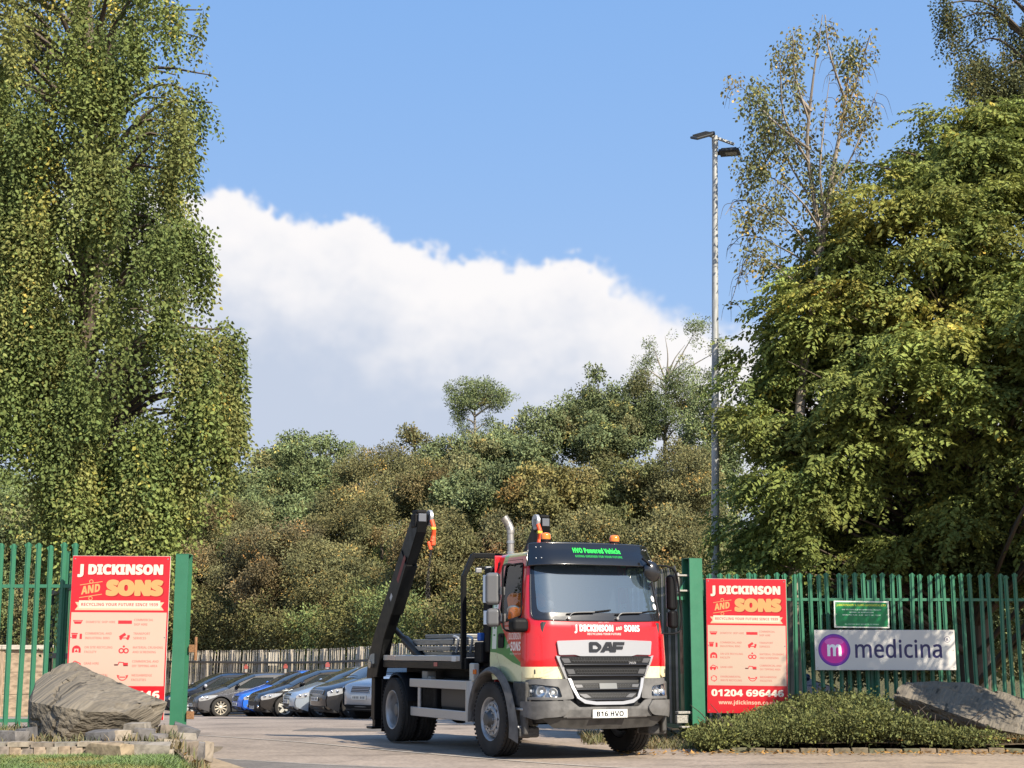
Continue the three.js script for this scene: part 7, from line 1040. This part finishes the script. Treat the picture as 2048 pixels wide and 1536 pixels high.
// ---------------------------------------------------------------- parked cars
function makeCar(label, color, o = {}) {
  const L = o.L ?? 4.2, W = o.W ?? 1.76, H = o.H ?? 1.46, wr = o.wr ?? 0.315, belt = o.belt ?? 0.93, hood = o.hood ?? 0.80, cowl = o.cowl ?? L - 1.05, rf = o.rf ?? L - 1.95, rr = o.rr ?? 0.75, tailY = o.tailY ?? 0.98, fw = o.fw ?? L - 0.80, rw = o.rw ?? 0.72, gc = o.gc ?? 0.17, S = H / 1.46;
  const t = thing('parked_car', label, 'car', o.pos, o.turn, o.group); t.userData.group = 'cars parked in front of the weathered fence';
  const paint = mat(color, o.rough ?? 0.3, o.metal ?? 0.35, { clearcoat: 1, clearcoatRoughness: 0.04 });
  const glass = mat([0.10, 0.12, 0.13], 0.0, 0, { transmission: 0.7, thickness: 0, ior: 1.9 }), dark = mat([0.015, 0.015, 0.016], 0.6);
  // outline of the body in (z, y), z = 0 at the tail, L at the nose, counted from the nose down low, over the roof, to the tail
  const nose = [[L - 0.16, gc + 0.03], [L - 0.03, gc + 0.12], [L, 0.46 * S], [L - 0.03, 0.60 * S], [L - 0.12, hood * 0.89], [L - 0.32, hood * 0.98], [cowl + 0.02, belt + 0.07]];
  const top = [[rf, H - 0.035], [rf - 0.35, H], [(rf + rr) / 2 - 0.2, H + 0.005], [rr, H - 0.06]], tail = [[o.boot ?? 0.16, tailY], [0.03, tailY - 0.18], [0, 0.55 * S], [0.03, gc + 0.15], [0.14, gc + 0.05]];
  const smoothPts = (p, n) => { const c = new THREE.CatmullRomCurve3(p.map(([z, y]) => V(z, y, 0)), false, 'catmullrom', 0.35), q = []; for (let i = 0; i <= n; i++) { const v = c.getPoint(i / n); q.push([v.x, v.y]); } return q; };
  const oN = smoothPts(nose, 22), oS = [oN[oN.length - 1], ...smoothPts([[cowl, belt + 0.08], [(cowl + rf) / 2, (belt + H) / 2 + 0.05], top[0]], 8).slice(1)], oR = smoothPts(top, 14), oB = smoothPts([top[3], [(rr + (o.boot ?? 0.16)) / 2 + (o.bulge ?? 0.05), (H + tailY) / 2 + 0.03], tail[0]], 8), oT = smoothPts(tail, 12);
  const w = (z) => W / 2 * (1 - 0.30 * Math.pow(clamp((z - (L - 0.75)) / 0.75), 2.6) - 0.16 * Math.pow(clamp((0.55 - z) / 0.55), 2.5)), b = (y) => pw([[0.15, 0.93], [0.35, 0.975], [0.6, 1.0], [belt * 0.9, 0.985], [belt, 0.965], [H - 0.05, 0.875], [H + 0.1, 0.84]], y);
  const X = (z, y) => w(z) * b(y);
  const inset = (o2, d) => o2.map((p, i) => { const a = o2[Math.max(0, i - 1)], c = o2[Math.min(o2.length - 1, i + 1)], tx = c[0] - a[0], ty = c[1] - a[1], l = Math.hypot(tx, ty) || 1; return [p[0] - ty / l * -1 * d * -1 * -1, p[1] - tx / l * -d * -1]; });
  // across: strip from one side to the other along an outline, rounded at its edges
  const across = (out, D = 0.06, u0 = -1, u1 = 1, off = 0) => { const m = 18, pos = [], idx = [], uv = []; out.forEach((p, i) => { const a = out[Math.max(0, i - 1)], c = out[Math.min(out.length - 1, i + 1)], tx = c[0] - a[0], ty = c[1] - a[1], l = Math.hypot(tx, ty) || 1, nz = ty / l, ny = -tx / l; for (let k = 0; k <= m; k++) { const u = lerp(u0, u1, k / m), d = D * Math.pow(Math.abs(u), 5) - off + 0.02 * u * u; pos.push(u * X(p[0], p[1]), p[1] - ny * d, p[0] - nz * d); uv.push(u, i * 0.1); if (i < out.length - 1 && k < m) { const q = i * (m + 1) + k; idx.push(q, q + 1, q + m + 2, q, q + m + 2, q + m + 1); } } }); const g = new THREE.BufferGeometry(); g.setAttribute('position', new THREE.Float32BufferAttribute(pos, 3)); g.setAttribute('uv', new THREE.Float32BufferAttribute(uv, 2)); g.setIndex(idx); g.computeVertexNormals(); return g; };
  const edgeOf = (out, D = 0.08) => out.map((p, i) => { const a = out[Math.max(0, i - 1)], c = out[Math.min(out.length - 1, i + 1)], tx = c[0] - a[0], ty = c[1] - a[1], l = Math.hypot(tx, ty) || 1; return [p[0] - ty / l * D, p[1] + tx / l * D]; });
  const arch = (zc) => { const q = [], R = wr + 0.055; for (let i = 0; i <= 14; i++) { const a = Math.PI * (i / 14); q.push([zc - R * Math.cos(a), wr + R * Math.sin(a)]); } return q.map(([z, y]) => [z, Math.max(y, gc)]); };
  const side = (shape, holes, q, off, edge = 0.16) => { const sh = shapeOf(shape); holes.forEach((h) => sh.holes.push(new THREE.Path(h.map(([x, y]) => new THREE.Vector2(x, y))))); let g = new TessellateModifier(edge, 6).modify(new THREE.ShapeGeometry(sh)); g.deleteAttribute('normal'); g.deleteAttribute('uv'); g = mergeVertices(g, 1e-5); const p = g.attributes.position; for (let i = 0; i < p.count; i++) { const z = p.getX(i), y = p.getY(i); p.setXYZ(i, q * (X(z, y) + off), y, z); } if (q > 0) { const ix = g.index; for (let i = 0; i < ix.count; i += 3) { const a = ix.getX(i); ix.setX(i, ix.getX(i + 1)); ix.setX(i + 1, a); } } g.computeVertexNormals(); return g; };
  const whole = [...edgeOf([...oN, ...oS.slice(1), ...oR.slice(1), ...oB.slice(1), ...oT.slice(1)])];
  const sideShape = [...whole, [rw - wr - 0.055, gc + 0.02], ...arch(rw), [rw + wr + 0.055, gc], [fw - wr - 0.055, gc], ...arch(fw), [fw + wr + 0.055, gc + 0.02]];
  // windows
  const wy0 = belt + 0.005, wy1 = H - 0.165, zA = cowl - 0.25, zB = rf + 0.07, zM = lerp(rf, rr, 0.42), zE = rr + 0.10, zF = rr - 0.02 + 0.02;
  const winF = filletPts([[zA, wy0], [zB - 0.02, wy1], [zM + 0.05, wy1 + 0.005], [zM + 0.05, wy0 + 0.01]], 0.035), winR = filletPts([[zM - 0.05, wy0 + 0.01], [zM - 0.05, wy1 + 0.005], [zE + 0.14, wy1 - 0.03], [Math.max(zE - 0.16, 0.42), wy0 + 0.09], [Math.max(zE - 0.1, 0.46), wy0 + 0.02]], 0.035);
  mesh('body', [across(oN), across(oR, 0.06), across(oT), side(sideShape, [winF, winR], 1, 0), side(sideShape, [winF, winR], -1, 0)], paint, t);
  mesh('windscreen', across(oS, 0.06, -0.96, 0.96, -0.002), glass, t); mesh('rear_window', across(oB, 0.06, -0.9, 0.9, -0.002), glass, t);
  for (const q of [-1, 1]) {
    mesh('side_window', side(winF, [], q, -0.006), glass, t); mesh('side_window', side(winR, [], q, -0.006), glass, t);
    mesh('window_trim', [tube([...winF, winF[0]].map(([z, y]) => V(q * X(z, y), y, z)), 0.010, 4, 60), tube([...winR, winR[0]].map(([z, y]) => V(q * X(z, y), y, z)), 0.010, 4, 60)], dark, t);
    mesh('door_gap', [tube([[zM, gc + 0.12], [zM, belt - 0.02]].map(([z, y]) => V(q * (X(z, y) - 0.001), y, z)), 0.005, 4, 10), tube([[zA - 0.06, gc + 0.12], [zA + 0.02, belt - 0.08]].map(([z, y]) => V(q * (X(z, y) - 0.001), y, z)), 0.005, 4, 10)], dark, t);
    for (const z of [zM + 0.16, zM - 0.72]) mesh('handle', [bx(0.02, 0.025, 0.16, q * (X(z, belt - 0.12) + 0.012), belt - 0.12, z, 0.008)], o.trim ? dark : paint, t);
    mesh('sill', [bx(0.06, 0.10, fw - rw - 2 * wr - 0.1, q * (W / 2 * 0.95), gc + 0.06, (fw + rw) / 2, 0.02)], dark, t);
    mesh('mirror', [new THREE.SphereGeometry(0.1, 14, 10).scale(0.95, 0.72, 0.6).translate(q * (W / 2 + 0.07), belt + 0.09, zA - 0.02), bx(0.1, 0.03, 0.06, q * (W / 2 - 0.02), belt + 0.05, zA - 0.02, 0.01)], o.mirror ? mat(o.mirror, 0.3, 0.3) : paint, t);
    // headlight wraps the front corner
    const hy = o.hy ?? hood * 0.82, hs = o.hs ?? 1, hl = filletPts([[L - 0.60 * hs, hy + 0.075], [L - 0.30, hy + 0.055], [L - 0.085, hy - 0.03], [L - 0.10, hy - 0.115 * hs], [L - 0.32, hy - 0.085 * hs], [L - 0.52 * hs, hy + 0.0]], 0.03), hg = new THREE.Group(); hg.name = 'headlight'; t.add(hg);
    mesh('lamp_body', side(hl, [], q, 0.004, 0.08), mat([0.62, 0.63, 0.64], 0.18, 0.6), hg); mesh('lamp_lens', side(hl, [], q, 0.016, 0.08), mat([0.95, 0.95, 0.95], 0.0, 0, { transmission: 0.9, thickness: 0 }), hg);
    mesh('lamp_bulb', [-0.20, -0.34].map((dz) => new THREE.SphereGeometry(0.045, 12, 8).scale(0.5, 1, 1).translate(q * (X(L + dz, hy - 0.02) + 0.004), hy - 0.02, L + dz)), chrome, hg).userData.kind = 'stuff';
    const tl = filletPts([[0.06, tailY - 0.05], [0.36, tailY - 0.03], [0.28, tailY - 0.2], [0.05, tailY - 0.24]], 0.03); mesh('tail_light', side(tl, [], q, 0.008, 0.1), mat([0.4, 0.02, 0.02], 0.2), t);
    if (o.fog) mesh('fog_light', [new THREE.SphereGeometry(0.06, 12, 8).scale(1, 0.9, 0.5).translate(q * 0.58, 0.33, L - 0.04)], chrome, t);
    for (const zc of [fw, rw]) {
      const wh = new THREE.Group(); wh.name = 'wheel'; t.add(wh); wh.position.set(q * (W / 2 - 0.115), wr, zc); wh.rotation.y = q < 0 ? Math.PI : 0;
      const rR = wr * 0.66; mesh('tyre', [latheX([[rR, -0.09], [wr - 0.02, -0.1], [wr, -0.07], [wr, 0.07], [wr - 0.02, 0.1], [rR + 0.01, 0.095], [rR, 0.08]], 36)], rubber, wh);
      const sp = [], n = o.spokes ?? 5; for (let i = 0; i < n; i++) { sp.push(bx(0.022, rR * 0.8, (o.spokeW ?? 0.07), 0.06, rR * 0.55, 0, 0.008).applyMatrix4(new THREE.Matrix4().makeRotationX(i / n * 6.283))); }
      mesh('rim', [latheX([[rR * 0.92, -0.06], [rR * 0.93, 0.05], [rR * 1.0, 0.088], [rR * 1.03, 0.085]], 36), latheX([[0.055, 0.07], [0.05, 0.085], [0, 0.088]], 18), latheX([[0.075, 0.03], [0.075, 0.07], [0.04, 0.075]], 18), ...sp], mat(o.rimC ?? [0.55, 0.55, 0.54], 0.35, 0.5), wh);
      mesh('brake_disc', [latheX([[0, 0.02], [rR * 0.78, 0.02], [rR * 0.78, 0.0], [0, 0.0]], 24)], mat([0.10, 0.10, 0.10], 0.5, 0.5), wh);
      mesh('arch_liner', [latheX([[wr + 0.05, -0.16], [wr + 0.05, 0.06]], 30), latheX([[0, -0.15], [wr + 0.05, -0.15]], 30)], dark, wh);
    }
  }
  const onNose = (y) => { let bz = L; for (let i = 0; i < oN.length - 1; i++) if (oN[i][1] <= y && oN[i + 1][1] >= y) { bz = lerp(oN[i][0], oN[i + 1][0], (y - oN[i][1]) / (oN[i + 1][1] - oN[i][1] || 1)); break; } return bz; };
  const gw = o.gw ?? 0.36, gy0 = o.gy0 ?? 0.50 * S, gy1 = o.gy1 ?? 0.66 * S, gr = new THREE.Group(); gr.name = 'grille'; t.add(gr);
  mesh('grille_mesh', [extrX([[onNose(gy0) - 0.02, gy0], [onNose(gy0) + 0.006, gy0], [onNose((gy0 + gy1) / 2) + 0.006, (gy0 + gy1) / 2], [onNose(gy1) + 0.006, gy1], [onNose(gy1) - 0.03, gy1]], -gw, gw, 0.004)], dark, gr);
  mesh('grille_bar', [0.25, 0.5, 0.75].map((k) => { const y = lerp(gy0, gy1, k); return bx(gw * 1.9, 0.012, 0.014, 0, y, onNose(y) + 0.010, 0.004); }).concat([tube([[-gw, gy1, onNose(gy1) + 0.008], [gw, gy1, onNose(gy1) + 0.008]], 0.010, 5), tube([[-gw, gy0, onNose(gy0) + 0.008], [gw, gy0, onNose(gy0) + 0.008]], 0.008, 5), tube([[-gw, gy0, onNose(gy0) + 0.008], [-gw, gy1, onNose(gy1) + 0.008]], 0.008, 5), tube([[gw, gy0, onNose(gy0) + 0.008], [gw, gy1, onNose(gy1) + 0.008]], 0.008, 5)]), chrome, gr);
  mesh('bumper_intake', [extrX([[onNose(gc + 0.05) - 0.03, gc + 0.05], [onNose(gc + 0.06) + 0.012, gc + 0.06], [onNose(gc + 0.15) + 0.010, gc + 0.15], [onNose(gc + 0.15) - 0.03, gc + 0.15]], -0.62 * W / 2, 0.62 * W / 2, 0.006)], dark, t);
  if (o.trim) mesh('bumper_cladding', [across(oN.filter((p) => p[1] < 0.52 * S), 0.06, -1, 1, 0.012), ...[-1, 1].map((q) => bx(0.03, 0.12, fw - rw - 2 * wr - 0.12, q * (W / 2 * 0.985), gc + 0.14, (fw + rw) / 2, 0.02))], mat([0.03, 0.03, 0.032], 0.6), t);
  const py = o.py ?? 0.40; mesh('number_plate', [bx(0.52, 0.11, 0.012, 0, py, onNose(py) + 0.016, 0.003)], mat([0.62, 0.62, 0.58], 0.45), t);
  mesh('number_plate_print', [-0.2, -0.14, -0.08, -0.02, 0.08, 0.14, 0.2].map((x) => box(0.035, 0.06, 0.001, x, py, onNose(py) + 0.0226)), mat([0.12, 0.12, 0.12], 0.6), t).userData.kind = 'stuff';
  mesh('underbody', [bx(W * 0.86, 0.16, L - 0.5, 0, gc + 0.06, L / 2, 0.03)], dark, t);
  mesh('cabin_floor', [bx(W * 0.84, belt - 0.45, rf - rr + 1.2, 0, 0.22 + (belt - 0.1) / 2, (rf + rr) / 2 + 0.1, 0.05)], mat([0.03, 0.03, 0.03], 0.9), t);
  const seats = []; for (const x of [-0.36, 0.36]) for (const z of [zM + 0.12, zM - 0.85]) seats.push(bx(0.42, 0.55, 0.12, x, belt - 0.02, z, 0.05, [-0.2, 0, 0]), bx(0.24, 0.16, 0.09, x, belt + 0.30, z - 0.06, 0.04)); mesh('seat', seats, mat([0.04, 0.04, 0.042], 0.9), t).userData.kind = 'stuff';
  mesh('dashboard', [bx(W * 0.78, 0.12, 0.5, 0, belt - 0.03, cowl - 0.35, 0.05)], dark, t);
  mesh('wiper', [tube([[-0.55, belt + 0.10, cowl + 0.03], [0.0, belt + 0.13, cowl - 0.02], [0.5, belt + 0.12, cowl - 0.0]], 0.009, 5)], dark, t);
  // set the nose on the given point
  const turn = o.turn; t.position.set(o.pos.x - Math.sin(turn) * (L - 0.8), o.pos.y, o.pos.z - Math.cos(turn) * (L - 0.8));
  return t;
}
{
  // heading of the row: left and a little towards the camera; each car is placed by its front axle
  const TURN = -65 * Math.PI / 180, spot = (px, d) => { const p = at(px, 1300, d); p.y = gyd(d) + 0.0; return p; };
  makeCar('very dark blue car at the far end of the row beside the left gate post', [0.012, 0.017, 0.03], { pos: spot(372, 54.5), turn: TURN, H: 1.47, mirror: [0.5, 0.5, 0.52], L: 4.3 });
  makeCar('dark grey hatchback with many spoked alloy wheels left of the blue car', [0.095, 0.095, 0.10], { pos: spot(433, 51.3), turn: TURN, H: 1.44, spokes: 10, spokeW: 0.035, rimC: [0.62, 0.56, 0.45], mirror: [0.012, 0.012, 0.012], L: 4.3, hs: 1.15 });
  makeCar('bright blue hatchback between the grey and the black car', [0.015, 0.17, 0.78], { pos: spot(522, 49.0), turn: TURN, H: 1.45, metal: 0.05, L: 4.1, gw: 0.3 });
  makeCar('black hatchback with silver alloy wheels right of the blue car', [0.018, 0.016, 0.015], { pos: spot(557, 47.0), turn: TURN, H: 1.43, spokes: 5, spokeW: 0.10, rimC: [0.68, 0.66, 0.6], fog: true, hs: 1.2, trim: true, L: 4.0, py: 0.30, metal: 0.1 });
  makeCar('pale silver blue hatchback with a tall chrome framed grille', [0.46, 0.53, 0.60], { pos: spot(628, 44.8), turn: TURN - 0.02, H: 1.44, gw: 0.26, gy0: 0.32, gy1: 0.68, py: 0.46, L: 4.25, metal: 0.5, hs: 0.9 });
  makeCar('dark tall car with large headlights beside the rear of the lorry', [0.03, 0.03, 0.033], { pos: spot(686, 42.8), turn: TURN + 0.04, H: 1.60, W: 1.82, belt: 1.02, hood: 0.92, tailY: 1.1, wr: 0.335, hs: 1.35, gy0: 0.66, gy1: 0.76, gw: 0.5, py: 0.52, L: 4.45, fog: false });
  makeCar('silver off road car half hidden behind the lorry rear wheels', [0.42, 0.42, 0.42], { pos: spot(764, 40.0), turn: TURN + 0.42, H: 1.68, W: 1.82, belt: 1.05, hood: 0.98, tailY: 1.15, wr: 0.35, gy0: 0.68, gy1: 0.84, gw: 0.34, py: 0.56, L: 4.5, spokes: 7, spokeW: 0.05, gc: 0.22 });
  const v = makeCar('dark blue car parked in the shade behind the right fence', [0.02, 0.035, 0.10], { pos: spot(1610, 31.5), turn: 1.9, H: 1.5, L: 4.2 }); delete v.userData.group;
}
renderer.render(scene, camera);
